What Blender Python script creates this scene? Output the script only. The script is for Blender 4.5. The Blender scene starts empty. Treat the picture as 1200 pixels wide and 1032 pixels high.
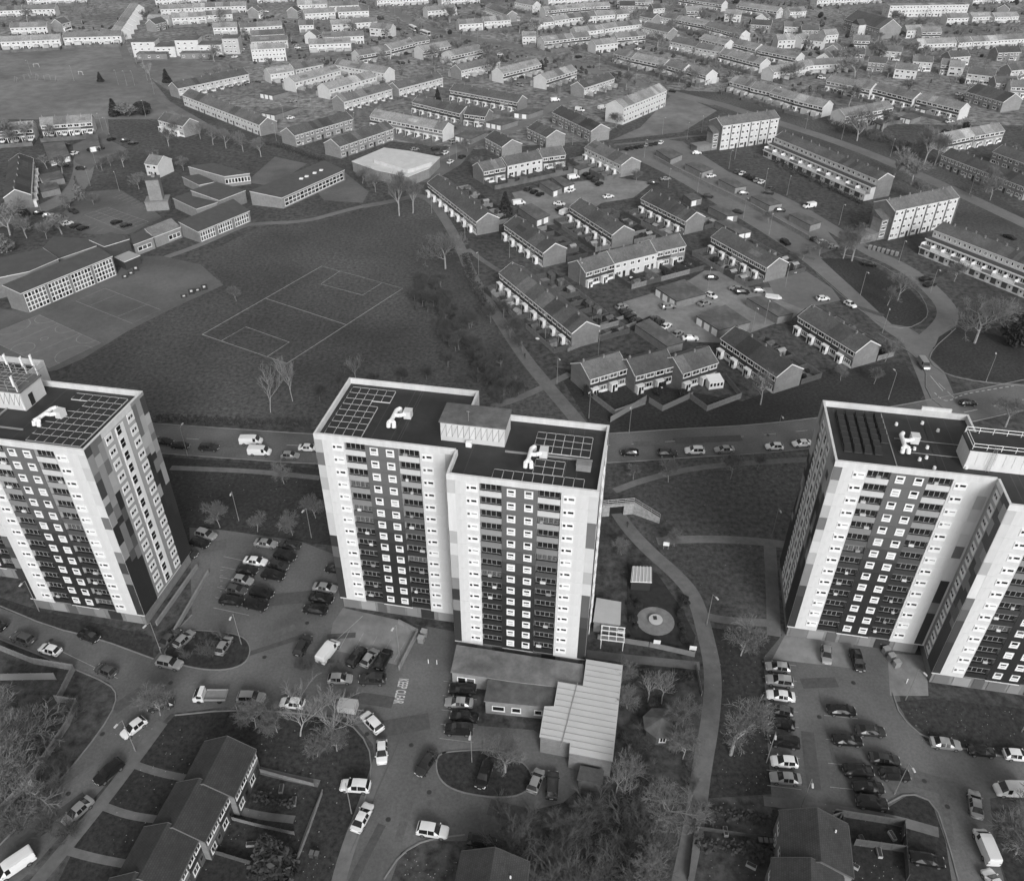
import bpy, math, random
from mathutils import Vector, Matrix
random.seed(7)
R = math.radians
S = bpy.context.scene
# ------------------------------------------------------------------ camera
H = 115.0
FPX, PITCH, ROLL = 980.6, R(36.07), R(-0.348)
_X = Vector((1, 0, 0)); _F = Vector((0, math.cos(PITCH), -math.sin(PITCH))); _D = Vector((0, -math.sin(PITCH), -math.cos(PITCH)))
CX = _X * math.cos(ROLL) + _D * math.sin(ROLL)
CD = -_X * math.sin(ROLL) + _D * math.cos(ROLL)
cam_d = bpy.data.cameras.new('camera'); cam = bpy.data.objects.new('camera', cam_d)
S.collection.objects.link(cam); S.camera = cam
cam_d.sensor_width = 36; cam_d.sensor_fit = 'HORIZONTAL'; cam_d.lens = 36 * FPX / 1200
cam_d.clip_start = 1; cam_d.clip_end = 6000
cam.matrix_world = Matrix(((CX.x, -CD.x, -_F.x, 0), (CX.y, -CD.y, -_F.y, 0), (CX.z, -CD.z, -_F.z, H), (0, 0, 0, 1)))
# ------------------------------------------------------------------ light: thin winter overcast with a soft sun behind the camera, to the right
SUN_EL, SUN_AZ = R(29), R(164)          # azimuth clockwise from +Y (the view direction)
w = bpy.data.worlds.new('World'); S.world = w; w.use_nodes = True
nt = w.node_tree; nt.nodes.clear()
sky = nt.nodes.new('ShaderNodeTexSky'); sky.sky_type = 'NISHITA'; sky.sun_disc = False
sky.sun_elevation = SUN_EL; sky.sun_rotation = SUN_AZ; sky.dust_density = 4; sky.air_density = 1.5
bw = nt.nodes.new('ShaderNodeRGBToBW'); bg = nt.nodes.new('ShaderNodeBackground'); bg.inputs[1].default_value = 0.14
wo = nt.nodes.new('ShaderNodeOutputWorld')
nt.links.new(sky.outputs[0], bw.inputs[0]); nt.links.new(bw.outputs[0], bg.inputs[0]); nt.links.new(bg.outputs[0], wo.inputs[0])
sd = bpy.data.lights.new('sun', 'SUN'); sd.energy = 1.75; sd.angle = R(18); sd.color = (1, 1, 1)
sun = bpy.data.objects.new('sun', sd); S.collection.objects.link(sun)
sdir = Vector((math.sin(SUN_AZ) * math.cos(SUN_EL), math.cos(SUN_AZ) * math.cos(SUN_EL), math.sin(SUN_EL)))
sun.rotation_euler = sdir.to_track_quat('Z', 'Y').to_euler()
sun.location = (150, -150, 200)
S.view_settings.view_transform = 'Standard'; S.view_settings.look = 'None'
S.view_settings.exposure = 0.12; S.view_settings.gamma = 1
S.render.engine = 'CYCLES'

# ------------------------------------------------------------------ helpers
def G(px, py, z=0.0):
    """photo pixel -> point on the horizontal plane z"""
    d = CX * (px - 600) + CD * (py - 516) + _F * FPX
    t = (z - H) / d.z
    return Vector((d.x * t, d.y * t, z))
COL = S.collection
def link(name, data, parent=None, loc=(0, 0, 0), rz=0.0, sc=None):
    o = bpy.data.objects.new(name, data); COL.objects.link(o)
    o.location = loc
    if rz: o.rotation_euler = (0, 0, rz)
    if sc: o.scale = sc if hasattr(sc, '__len__') else (sc, sc, sc)
    if parent: o.parent = parent
    return o
def tag(o, label, cat, group=None):
    o['label'] = label; o['category'] = cat
    if group: o['group'] = group
    return o
def structure(o): o['kind'] = 'structure'; return o
def stuff(o): o['kind'] = 'stuff'; return o

MATS = {}
def mat(name, a, rough=0.8, var=0.0, scale=1.0, metal=0.0, spec=0.5, world=False, bump=0.0, bscale=8.0, var2=0.0, scale2=0.1, stretch=None):
    if name in MATS: return MATS[name]
    m = bpy.data.materials.new(name); m.use_nodes = True; MATS[name] = m
    n = m.node_tree; b = n.nodes['Principled BSDF']
    b.inputs['Base Color'].default_value = (a, a, a, 1); b.inputs['Roughness'].default_value = rough
    b.inputs['Metallic'].default_value = metal; b.inputs['Specular IOR Level'].default_value = spec
    if var or bump:
        if world:
            g = n.nodes.new('ShaderNodeNewGeometry'); co = g.outputs['Position']
        else:
            g = n.nodes.new('ShaderNodeTexCoord'); co = g.outputs['Object']
        if stretch:
            mp = n.nodes.new('ShaderNodeMapping'); mp.inputs['Scale'].default_value = stretch
            n.links.new(co, mp.inputs[0]); co = mp.outputs[0]
    if var:
        t = n.nodes.new('ShaderNodeTexNoise'); t.inputs['Scale'].default_value = scale; t.inputs['Detail'].default_value = 6; t.inputs['Roughness'].default_value = 0.65
        n.links.new(co, t.inputs['Vector'])
        mr = n.nodes.new('ShaderNodeMapRange'); mr.inputs[1].default_value = 0.3; mr.inputs[2].default_value = 0.7
        mr.inputs[3].default_value = a * (1 - var); mr.inputs[4].default_value = a * (1 + var)
        n.links.new(t.outputs[0], mr.inputs[0]); out = mr.outputs[0]
        if var2:
            t2 = n.nodes.new('ShaderNodeTexNoise'); t2.inputs['Scale'].default_value = scale2; t2.inputs['Detail'].default_value = 4
            n.links.new(co, t2.inputs['Vector'])
            m2 = n.nodes.new('ShaderNodeMapRange'); m2.inputs[1].default_value = 0.3; m2.inputs[2].default_value = 0.7
            m2.inputs[3].default_value = 1 - var2; m2.inputs[4].default_value = 1 + var2
            mu = n.nodes.new('ShaderNodeMath'); mu.operation = 'MULTIPLY'
            n.links.new(t2.outputs[0], m2.inputs[0]); n.links.new(out, mu.inputs[0]); n.links.new(m2.outputs[0], mu.inputs[1]); out = mu.outputs[0]
        n.links.new(out, b.inputs['Base Color'])
    if bump:
        t3 = n.nodes.new('ShaderNodeTexNoise'); t3.inputs['Scale'].default_value = bscale; t3.inputs['Detail'].default_value = 3
        n.links.new(co, t3.inputs['Vector'])
        bp = n.nodes.new('ShaderNodeBump'); bp.inputs['Strength'].default_value = bump; bp.inputs['Distance'].default_value = 0.1
        n.links.new(t3.outputs[0], bp.inputs['Height']); n.links.new(bp.outputs[0], b.inputs['Normal'])
    return m
def roof_mat(name, a, var=0.25):
    """tiled roof: courses run along local x, stepped down local y"""
    if name in MATS: return MATS[name]
    m = mat(name, a, 0.85, var, 0.9, var2=0.25, scale2=0.15)
    n = m.node_tree; b = n.nodes['Principled BSDF']
    tc = n.nodes.new('ShaderNodeTexCoord'); br = n.nodes.new('ShaderNodeTexBrick')
    br.inputs['Scale'].default_value = 1.0; br.inputs['Brick Width'].default_value = 0.33; br.inputs['Row Height'].default_value = 0.28
    br.inputs['Mortar Size'].default_value = 0.03; br.inputs['Color1'].default_value = (1, 1, 1, 1); br.inputs['Color2'].default_value = (.72, .72, .72, 1); br.inputs['Mortar'].default_value = (.45, .45, .45, 1)
    n.links.new(tc.outputs['Object'], br.inputs['Vector'])
    src = b.inputs['Base Color'].links[0].from_socket
    mx = n.nodes.new('ShaderNodeMix'); mx.data_type = 'RGBA'; mx.blend_type = 'MULTIPLY'; mx.inputs[0].default_value = 0.8
    n.links.new(src, mx.inputs[6]); n.links.new(br.outputs[0], mx.inputs[7]); n.links.new(mx.outputs[2], b.inputs['Base Color'])
    bp = n.nodes.new('ShaderNodeBump'); bp.inputs['Strength'].default_value = 0.5; bp.inputs['Distance'].default_value = 0.05
    n.links.new(br.outputs[0], bp.inputs['Height']); n.links.new(bp.outputs[0], b.inputs['Normal'])
    return m
def brick_mat(name, a, var=0.15):
    if name in MATS: return MATS[name]
    m = mat(name, a, 0.9, var, 1.2, var2=0.12, scale2=0.2)
    n = m.node_tree; b = n.nodes['Principled BSDF']
    tc = n.nodes.new('ShaderNodeTexCoord'); br = n.nodes.new('ShaderNodeTexBrick')
    mp = n.nodes.new('ShaderNodeMapping'); mp.inputs['Rotation'].default_value = (R(90), 0, R(20))
    br.inputs['Brick Width'].default_value = 0.45; br.inputs['Row Height'].default_value = 0.15; br.inputs['Scale'].default_value = 1
    br.inputs['Mortar Size'].default_value = 0.02; br.inputs['Color1'].default_value = (1.0, 1.0, 1.0, 1); br.inputs['Color2'].default_value = (.7, .7, .7, 1); br.inputs['Mortar'].default_value = (.95, .95, .95, 1)
    n.links.new(tc.outputs['Object'], mp.inputs[0]); n.links.new(mp.outputs[0], br.inputs['Vector'])
    src = b.inputs['Base Color'].links[0].from_socket
    mx = n.nodes.new('ShaderNodeMix'); mx.data_type = 'RGBA'; mx.blend_type = 'MULTIPLY'; mx.inputs[0].default_value = 0.6
    n.links.new(src, mx.inputs[6]); n.links.new(br.outputs[0], mx.inputs[7]); n.links.new(mx.outputs[2], b.inputs['Base Color'])
    return m

class MB:
    def __init__(s): s.v = []; s.f = []; s.m = []
    def quad(s, a, b, c, d, m=0):
        k = len(s.v); s.v += [tuple(a), tuple(b), tuple(c), tuple(d)]; s.f.append((k, k+1, k+2, k+3)); s.m.append(m)
    def poly(s, pts, m=0):
        k = len(s.v); s.v += [tuple(p) for p in pts]; s.f.append(tuple(range(k, k+len(pts)))); s.m.append(m)
    def box(s, x0, x1, y0, y1, z0, z1, m=0, bottom=True):
        k = len(s.v); s.v += [(x0,y0,z0),(x1,y0,z0),(x1,y1,z0),(x0,y1,z0),(x0,y0,z1),(x1,y0,z1),(x1,y1,z1),(x0,y1,z1)]
        fs = [(k,k+1,k+5,k+4),(k+1,k+2,k+6,k+5),(k+2,k+3,k+7,k+6),(k+3,k,k+4,k+7),(k+4,k+5,k+6,k+7)]
        if bottom: fs.append((k+3,k+2,k+1,k))
        s.f += fs; s.m += [m]*len(fs)
    def prism(s, pts, z0, z1, m=0, mt=None):
        """pts: ccw xy; z0/z1 number or list"""
        n = len(pts); k = len(s.v)
        za = z0 if hasattr(z0, '__len__') else [z0]*n; zb = z1 if hasattr(z1, '__len__') else [z1]*n
        s.v += [(p[0], p[1], za[i]) for i, p in enumerate(pts)] + [(p[0], p[1], zb[i]) for i, p in enumerate(pts)]
        for i in range(n):
            j = (i+1) % n; s.f.append((k+i, k+j, k+n+j, k+n+i)); s.m.append(m)
        s.f.append(tuple(k+n+i for i in range(n))); s.m.append(m if mt is None else mt)
    def tube(s, p0, p1, r0, r1, n=6, m=0, cap=True):
        p0 = Vector(p0); p1 = Vector(p1); d = (p1-p0)
        if d.length < 1e-6: return
        d.normalize(); a = d.orthogonal().normalized(); b = d.cross(a); k = len(s.v)
        for p, r in ((p0, r0), (p1, r1)):
            for i in range(n):
                t = 2*math.pi*i/n; q = p + a*(r*math.cos(t)) + b*(r*math.sin(t)); s.v.append((q.x, q.y, q.z))
        for i in range(n):
            j = (i+1) % n; s.f.append((k+i, k+j, k+n+j, k+n+i)); s.m.append(m)
        if cap: s.f.append(tuple(k+n+i for i in range(n))); s.m.append(m); s.f.append(tuple(k+n-1-i for i in range(n))); s.m.append(m)
    def mesh(s, name, mats, smooth=False):
        me = bpy.data.meshes.new(name); me.from_pydata(s.v, [], s.f)
        if not hasattr(mats, '__len__'): mats = [mats]
        for mm in mats: me.materials.append(mm)
        if len(mats) > 1: me.polygons.foreach_set('material_index', s.m)
        if smooth: me.polygons.foreach_set('use_smooth', [True]*len(s.f))
        me.update(); return me
    def build(s, name, mats, parent=None, loc=(0,0,0), rz=0.0, smooth=False):
        return link(name, s.mesh(name, mats, smooth), parent, loc, rz)
CACHE = {}
def cached(key, fn):
    if key not in CACHE: CACHE[key] = fn()
    return CACHE[key]
def ccw(pts):
    a = sum(pts[i][0]*pts[(i+1) % len(pts)][1]-pts[(i+1) % len(pts)][0]*pts[i][1] for i in range(len(pts)))
    return pts if a > 0 else pts[::-1]

# ------------------------------------------------------------------ materials
M_WHITE = mat('white_cladding', 0.61, 0.5, 0.10, 0.6, var2=0.07, scale2=0.12, stretch=(1.6, 1.6, .25))
M_TRIM = mat('white_trim', 0.78, 0.5)
M_GLASS = mat('window_glass', 0.015, 0.12, spec=0.6)
M_GLASS2 = mat('curtained_glass', 0.10, 0.15, 0.8, 3.0)
M_BLIND = mat('blind_behind_glass', 0.42, 0.2, 0.2, 2.0)
M_BRICK = brick_mat('mid_brick', 0.20)
M_BRICKD = brick_mat('dark_brick', 0.07)
M_BRICKL = brick_mat('pale_brick', 0.25)
M_RENDER = mat('pale_render', 0.43, 0.8, 0.12, 0.6)
M_RENDW = mat('white_render', 0.56, 0.8, 0.08, 0.6)
M_ROOF = roof_mat('dark_roof_tiles', 0.085)
M_ROOFM = roof_mat('mid_roof_tiles', 0.13)
M_ROOFL = roof_mat('light_roof_tiles', 0.25)
M_FELT = mat('roof_felt', 0.105, 0.85, 0.35, 0.6, var2=0.3, scale2=0.12)
M_FELTD = mat('dark_roof_felt', 0.022, 0.6, 0.35, 0.5, var2=0.3, scale2=0.15)
M_CONC = mat('concrete', 0.21, 0.85, 0.2, 0.8)
M_CLADD = mat('dark_tile_hanging', 0.03, 0.7, 0.15, 1.0)
M_METAL = mat('galvanised_steel', 0.42, 0.45, metal=0.6)
M_BLACKMETAL = mat('dark_metal', 0.03, 0.5)
M_WOOD = mat('weathered_fence_wood', 0.2, 0.85, 0.3, 1.5)
M_WOODD = mat('dark_stained_wood', 0.075, 0.85, 0.3, 1.5)
M_ASPH = mat('asphalt', 0.115, 0.9, 0.2, 2.2, world=True, var2=0.3, scale2=0.09)
M_ASPHD = mat('dark_asphalt', 0.105, 0.9, 0.15, 0.8, world=True, var2=0.3, scale2=0.06)
M_YARD = mat('yard_concrete', 0.20, 0.9, 0.2, 0.5, world=True, var2=0.25, scale2=0.08)
M_PATH = mat('path_paving', 0.135, 0.9, 0.2, 0.7, world=True, var2=0.2, scale2=0.1)
M_KERB = mat('kerb_stone', 0.19, 0.85, 0.2, 0.6, world=True)
M_PAINT = mat('road_paint', 0.42, 0.8, 0.3, 2.0, world=True)
M_PAINTF = mat('faded_line_paint', 0.30, 0.85, 0.3, 1.0, world=True)
M_GRASS = mat('winter_grass', 0.024, 0.95, 0.85, 1.4, world=True, bump=0.5, bscale=3.0, var2=0.5, scale2=0.05)
M_FIELD = mat('playing_field_grass', 0.062, 0.95, 0.7, 1.0, world=True, bump=0.4, bscale=2.0, var2=0.5, scale2=0.022)
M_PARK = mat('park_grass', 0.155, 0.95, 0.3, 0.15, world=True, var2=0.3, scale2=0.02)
M_EARTH = mat('garden_ground', 0.055, 0.95, 0.9, 0.6, world=True, bump=0.4, bscale=2.0, var2=0.35, scale2=0.03)
M_BARK = mat('bare_bark', 0.27, 0.9, 0.3, 2.0)
M_TWIG = mat('bare_twigs', 0.15, 0.9)
M_TWIGD = mat('dark_twigs', 0.11, 0.9)
M_BIRCH = mat('pale_bark', 0.34, 0.8, 0.4, 3.0)
M_LEAF = mat('evergreen_leaves', 0.03, 0.7, 0.4, 1.0)
M_LEAFL = mat('pale_leaves', 0.16, 0.7, 0.4, 1.0)
M_HEDGE = mat('hedge_leaves', 0.04, 0.9, 0.5, 1.5)
M_TYRE = mat('tyre_rubber', 0.012, 0.8)
M_RIM = mat('alloy_rim', 0.3, 0.35, metal=0.7)
M_LAMP = mat('headlamp_lens', 0.55, 0.1)
M_TAIL = mat('tail_lamp_lens', 0.07, 0.2)
def grey(a, rough=0.6): return mat('grey_%03d' % round(a*1000), a, rough, 0.06, 0.5)
M_ROADL = mat('pale_estate_asphalt', 0.15, 0.9, 0.14, 0.5, world=True, var2=0.2, scale2=0.05)  # paler asphalt tone for estate roads, courts and one footpath
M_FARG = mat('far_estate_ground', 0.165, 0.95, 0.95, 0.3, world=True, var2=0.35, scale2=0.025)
# ------------------------------------------------------------------ ground, roads, paths
LAYER = [0.008]
def lay():
    """every flat sheet lies a little above the one laid before it"""
    LAYER[0] += 0.0004; return LAYER[0]
def sheet(name, px, m, z):
    z = lay() if z < .1 else z; pts = ccw([G(x, y) for x, y in px]); b = MB(); b.poly([(p.x, p.y, z) for p in pts]); return structure(b.build(name, m))
def smooth(pts, it=2):
    for _ in range(it):
        q = [pts[0]]
        for a, c in zip(pts[:-1], pts[1:]): q += [a*0.75+c*0.25, a*0.25+c*0.75]
        pts = q + [pts[-1]]
    return pts
def ribbon_pts(px, wd, sm=2):
    p = smooth([G(x, y) for x, y in px], sm); L, Rr = [], []
    for i, a in enumerate(p):
        d = (p[min(i+1, len(p)-1)] - p[max(i-1, 0)]); d.z = 0; d.normalize(); n = Vector((-d.y, d.x, 0))
        L.append(a+n*wd/2); Rr.append(a-n*wd/2)
    return L, Rr
def ribbon(name, px, wd, m, z, sm=2, h=0.0):
    L, Rr = ribbon_pts(px, wd, sm); b = MB()
    if not h: z = lay()
    for i in range(len(L)-1):
        q = [Rr[i], Rr[i+1], L[i+1], L[i]]
        if h: b.prism([(v.x, v.y) for v in q], z-0.05, z+h)
        else: b.quad(*[(v.x, v.y, z) for v in q])
    return structure(b.build(name, m))
def round_px(px, it=2):
    for _ in range(it):
        q = []
        for (a, b_), (c_, d_) in zip(px, px[1:]+px[:1]): q += [(a*.75+c_*.25, b_*.75+d_*.25), (a*.25+c_*.75, b_*.25+d_*.75)]
        px = q
    return px
def kerb(px, closed=False, z=0.0):
    if closed: px = list(px)+[px[0], px[1]]
    return ribbon('kerb', px, 0.2, M_KERB, z, 0 if closed else 1, 0.17)
def dashes(px, on, off, wd=0.14, z=0.075, name='road_marking', m=None):
    p = smooth([G(x, y) for x, y in px], 2); b = MB(); acc = 0.0; z = lay()
    for a, c in zip(p[:-1], p[1:]):
        d = c-a; Ln = d.length; d.normalize(); n = Vector((-d.y, d.x, 0))*wd/2; s = 0.0
        while s < Ln:
            ph = acc % (on+off); step = min((on-ph) if ph < on else (on+off-ph), Ln-s)
            if ph < on:
                u, v = a+d*s, a+d*(s+step); b.quad(*[(q.x, q.y, z) for q in (u-n, v-n, v+n, u+n)])
            s += step+1e-6; acc += step+1e-6
    return structure(b.build(name, m or M_PAINT))
def line(px, wd=0.12, z=0.075, m=None, closed=False, name='line_marking'):
    if closed: px = list(px)+[px[0]]
    return ribbon(name, px, wd, m or M_PAINT, z, 0)
b = MB(); b.quad((-2500, -400, 0), (2500, -400, 0), (2500, 3600, 0), (-2500, 3600, 0)); structure(b.build('ground', M_EARTH))
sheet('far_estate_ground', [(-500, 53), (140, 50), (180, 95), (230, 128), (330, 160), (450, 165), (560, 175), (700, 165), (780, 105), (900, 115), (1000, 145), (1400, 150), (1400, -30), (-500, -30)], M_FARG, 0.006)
# grass areas
sheet('playing_field', [(70, 470), (85, 425), (190, 360), (262, 333), (235, 300), (300, 268), (360, 263), (455, 240), (500, 215), (530, 300), (560, 345), (600, 400), (640, 455), (690, 500), (400, 505), (180, 490)], M_FIELD, 0.012)
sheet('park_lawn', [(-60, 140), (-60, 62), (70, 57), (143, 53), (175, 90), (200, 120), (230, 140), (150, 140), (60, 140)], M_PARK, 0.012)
sheet('lawn', [(190, 535), (375, 549), (400, 640), (350, 635), (240, 622), (215, 640)], M_GRASS, 0.012)
sheet('lawn', [(700, 540), (960, 528), (940, 640), (920, 745), (840, 745), (770, 640), (720, 600)], M_FIELD, 0.012)
sheet('lawn', [(650, 430), (870, 470), (980, 430), (1060, 425), (1085, 460), (1060, 490), (880, 500), (700, 512)], M_GRASS, 0.012)
sheet('lawn', [(830, 735), (920, 745), (895, 775), (905, 930), (830, 935), (845, 830)], M_GRASS, 0.012)
sheet('lawn', [(180, 60), (290, 85), (210, 110), (175, 90)], M_PARK, 0.013)
sheet('lawn', [(780, 105), (900, 150), (1080, 240), (1200, 300), (1200, 250), (1100, 190), (980, 150), (880, 110)], M_FIELD, 0.012)
sheet('lawn', [(715, 165), (800, 155), (840, 130), (790, 108), (750, 150)], M_PARK, 0.013)
# main road and estate roads
MAIN = [(-260, 470), (-60, 497), (180, 513), (280, 520), (367, 526), (540, 531), (716, 525), (800, 519), (880, 515), (957, 507), (1040, 495), (1110, 482), (1200, 462), (1400, 420)]
ribbon('main_road', MAIN, 11.0, M_ASPH, 0.03)
for sgn in (1, -1):
    Lk, Rk = ribbon_pts(MAIN, 11.2)
    side = Lk if sgn > 0 else Rk; bb = MB()
    for i in range(len(side)-1):
        d = (side[i+1]-side[i]).normalized(); n = Vector((-d.y, d.x, 0))*0.1
        q = ccw([(v.x, v.y) for v in (side[i]-n, side[i+1]-n, side[i+1]+n, side[i]+n)]); bb.prism(q, -0.02, 0.15)
    structure(bb.build('kerb', M_KERB))
dashes([(180, 511), (280, 518), (367, 523), (540, 528), (716, 522), (800, 516), (880, 511), (957, 503)], 3, 5)
EST = [(1108, 484), (1098, 455), (1085, 425), (1074, 400), (1045, 382), (1010, 352), (975, 322), (940, 294), (900, 268), (855, 242), (815, 216), (775, 195), (735, 178)]
ribbon('estate_road', EST, 7.5, M_ROADL, 0.034)
ribbon('estate_road', [(1078, 405), (1100, 388), (1112, 372), (1108, 356), (1080, 328), (1055, 311), (1020, 296), (992, 278), (965, 262), (930, 240), (890, 222), (850, 203)], 6.0, M_ROADL, 0.038)
dashes([(1095, 460), (1108, 472), (1128, 462), (1150, 458), (1188, 452)], 1.0, 0.8, 0.3)
dashes([(1100, 449), (1118, 466)], 3, 1, 0.2); line([(1090, 440), (1105, 458)], 0.2)
dashes([(1130, 483), (1200, 468)], 4, 5, 0.2)
kerb([(1112, 483), (1085, 462), (1085, 430), (1060, 408), (1030, 392)]); kerb([(1200, 452), (1150, 448), (1110, 440), (1088, 425), (1092, 410), (1120, 385)])
kerb([(956, 320), (990, 350), (1030, 380), (1062, 386), (1085, 375), (1088, 362), (1075, 340), (1045, 318), (1020, 305), (985, 298)])
sheet('lawn', [(962, 303), (1000, 303), (1030, 315), (1062, 334), (1084, 358), (1086, 370), (1070, 384), (1045, 380), (1010, 347), (980, 320)], M_GRASS, 0.05)
sheet('lawn', [(1100, 395), (1120, 382), (1200, 400), (1200, 450), (1150, 446), (1108, 437), (1090, 420)], M_GRASS, 0.05)
# garage courts and yards
sheet('garage_court', [(600, 226), (650, 216), (720, 208), (765, 214), (742, 232), (705, 238), (668, 262), (640, 264), (612, 248)], M_YARD, 0.03)
sheet('garage_court', [(730, 354), (770, 342), (808, 328), (826, 317), (846, 318), (878, 337), (905, 337), (955, 345), (950, 356), (930, 372), (895, 384), (850, 402), (796, 400), (762, 370), (746, 377), (732, 366)], M_YARD, 0.03)
sheet('garage_court', [(900, 330), (945, 318), (975, 338), (985, 352), (940, 362), (910, 350)], M_ROADL, 0.044)
sheet('deck_car_park', [(726, 178), (775, 163), (800, 166), (830, 186), (870, 212), (920, 238), (965, 265), (985, 290), (955, 300), (930, 285), (880, 250), (830, 218), (790, 195), (750, 190)], M_ROADL, 0.042)
sheet('shop_forecourt', [(470, 214), (505, 214), (540, 193), (562, 166), (538, 163), (522, 176), (505, 196)], M_ASPH, 0.03)
ribbon('estate_road', [(455, 210), (510, 186), (548, 170), (590, 157), (628, 138), (650, 122), (690, 108), (740, 98)], 6.0, M_ROADL, 0.034)
ribbon('estate_road', [(840, 122), (790, 110), (740, 96), (690, 82), (640, 62), (560, 46), (500, 36), (455, 8)], 9.0, M_ROADL, 0.03)
ribbon('estate_road', [(840, 121), (900, 140), (1000, 172), (1100, 215), (1250, 285)], 7.0, M_ROADL, 0.03)
ribbon('estate_road', [(-20, 268), (50, 245), (88, 225), (99, 200), (97, 180), (118, 160), (116, 140)], 8.0, M_ROADL, 0.03)
sheet('estate_yard', [(85, 170), (122, 155), (130, 165), (150, 175), (120, 185), (105, 200), (88, 190)], M_ASPH, 0.034)
ribbon('park_path', [(142, 50), (150, 72), (163, 93), (185, 115), (215, 133), (245, 150)], 5.0, M_PATH, 0.03)
ribbon('park_path', [(-20, 82), (30, 92), (90, 97), (140, 102), (185, 117)], 2.0, M_PATH, 0.034)
ribbon('estate_road', [(265, 75), (300, 78), (345, 66), (380, 62)], 6.0, M_ROADL, 0.03)
ribbon('estate_road', [(955, 62), (1010, 50), (1080, 56), (1150, 62), (1210, 60)], 6.0, M_ROADL, 0.03)
ribbon('estate_road', [(560, 35), (620, 25), (615, 12), (600, 2)], 6.0, M_ROADL, 0.03)
ribbon('footpath', [(425, 242), (400, 248), (358, 260), (300, 262), (283, 265), (233, 288), (190, 303)], 2.8, M_ROADL, 0.03)
ribbon('footpath', [(425, 242), (460, 236), (500, 226), (525, 262), (540, 290), (550, 317), (563, 340), (587, 377), (613, 417), (640, 450), (683, 500), (705, 530)], 3.6, M_PATH, 0.028)
ribbon('footpath', [(548, 292), (575, 312), (600, 325)], 2.0, M_PATH, 0.026)
ribbon('footpath', [(570, 478), (600, 470), (632, 456), (668, 438)], 2.2, M_PATH, 0.026)
ribbon('footpath', [(720, 595), (735, 618), (760, 645), (795, 675), (815, 700), (826, 740), (837, 790), (832, 850), (822, 900), (815, 960), (800, 1032), (790, 1080)], 2.9, M_PATH, 0.026)
ribbon('footpath', [(770, 634), (820, 631), (880, 633), (935, 640)], 2.2, M_PATH, 0.03)
ribbon('footpath', [(902, 638), (905, 690), (907, 745)], 2.4, M_PATH, 0.032)
ribbon('footpath', [(820, 720), (850, 727), (905, 730)], 1.8, M_PATH, 0.024)
ribbon('footpath', [(680, 765), (740, 772), (820, 780)], 1.8, M_PATH, 0.024)
ribbon('footpath', [(200, 548), (300, 552), (375, 560)], 1.6, M_PATH, 0.022)
ribbon('footpath', [(720, 575), (760, 560), (830, 545), (950, 538)], 1.8, M_PATH, 0.022)
ribbon('footpath', [(720, 170), (770, 165), (806, 160), (835, 158)], 2.2, M_PATH, 0.03)
# lower car parks and drives
sheet('car_park', [(222, 618), (262, 621), (352, 634), (398, 652), (405, 716), (545, 742), (545, 790), (530, 800), (560, 850), (625, 855), (700, 905), (660, 940), (600, 955), (575, 985), (500, 985), (470, 998), (448, 1060), (385, 1060), (425, 960), (442, 905), (437, 872), (412, 842), (340, 830), (265, 828), (200, 836), (165, 872), (110, 935), (30, 1026), (-30, 1080), (-60, 1040), (0, 990), (50, 938), (100, 880), (130, 838), (138, 815), (128, 800), (80, 780), (0, 748), (-60, 728), (-60, 690), (0, 710), (60, 735), (115, 748), (180, 772), (225, 720)], M_ASPH, 0.02)
sheet('car_park', [(918, 742), (1000, 745), (1085, 770), (1050, 800), (1060, 840), (1085, 868), (1140, 880), (1260, 895), (1260, 960), (1195, 930), (1160, 935), (1165, 990), (1185, 1060), (1115, 1060), (1105, 985), (1080, 935), (1040, 945), (1020, 960), (905, 945), (898, 850), (895, 770)], M_ASPH, 0.02)
sheet('paved_forecourt', [(402, 712), (470, 727), (490, 745), (478, 765), (470, 780), (385, 760), (390, 730)], M_YARD, 0.026)
sheet('paved_forecourt', [(920, 744), (1000, 748), (1000, 783), (905, 772)], M_YARD, 0.026)
sheet('paved_forecourt', [(1040, 765), (1085, 768), (1088, 815), (1043, 815)], M_YARD, 0.026)
ISL = [(185, 770), (215, 738), (255, 740), (285, 745), (295, 760), (288, 778), (262, 786), (225, 783)]; ISL = round_px(ISL)
sheet('traffic_island', ISL, M_GRASS, 0.13); kerb(ISL, True)
ISL2 = [(511, 885), (530, 880), (590, 878), (622, 900), (624, 922), (605, 934), (570, 934), (530, 926), (512, 910)]; ISL2 = round_px(ISL2)
sheet('traffic_island', ISL2, M_GRASS, 0.132); kerb(ISL2, True)
VERGE = [(205, 838), (265, 832), (340, 834), (408, 845), (432, 872), (436, 905), (420, 955), (385, 1050), (60, 1050), (115, 936), (170, 874)]
sheet('lawn', VERGE, M_GRASS, 0.06); kerb([(205, 838), (265, 832), (340, 834), (408, 845), (432, 872), (436, 905), (425, 945)]); 
ribbon('pavement', [(190, 846), (165, 880), (120, 940), (45, 1032), (0, 1080)], 2.0, M_PATH, 0.08)
ribbon('pavement', [(445, 890), (432, 930), (405, 1000), (390, 1060)], 2.0, M_PATH, 0.085)
for q in ([(296, 900), (335, 910), (374, 918)], [(268, 945), (300, 955), (345, 960)], [(262, 962), (285, 935), (300, 905)], [(150, 893), (185, 905), (220, 912)], [(115, 942), (150, 955), (185, 960)], [(75, 995), (110, 1005), (148, 1012)]): ribbon('garden_path', q, 1.2, M_PATH, 0.085)
kerb([(0, 749), (80, 781), (128, 801), (138, 815), (130, 838), (100, 880), (50, 938), (0, 990)]); kerb([(0, 710), (60, 735), (115, 748), (180, 772)])
kerb([(450, 1030), (470, 1000), (500, 983), (545, 978)])
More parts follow.
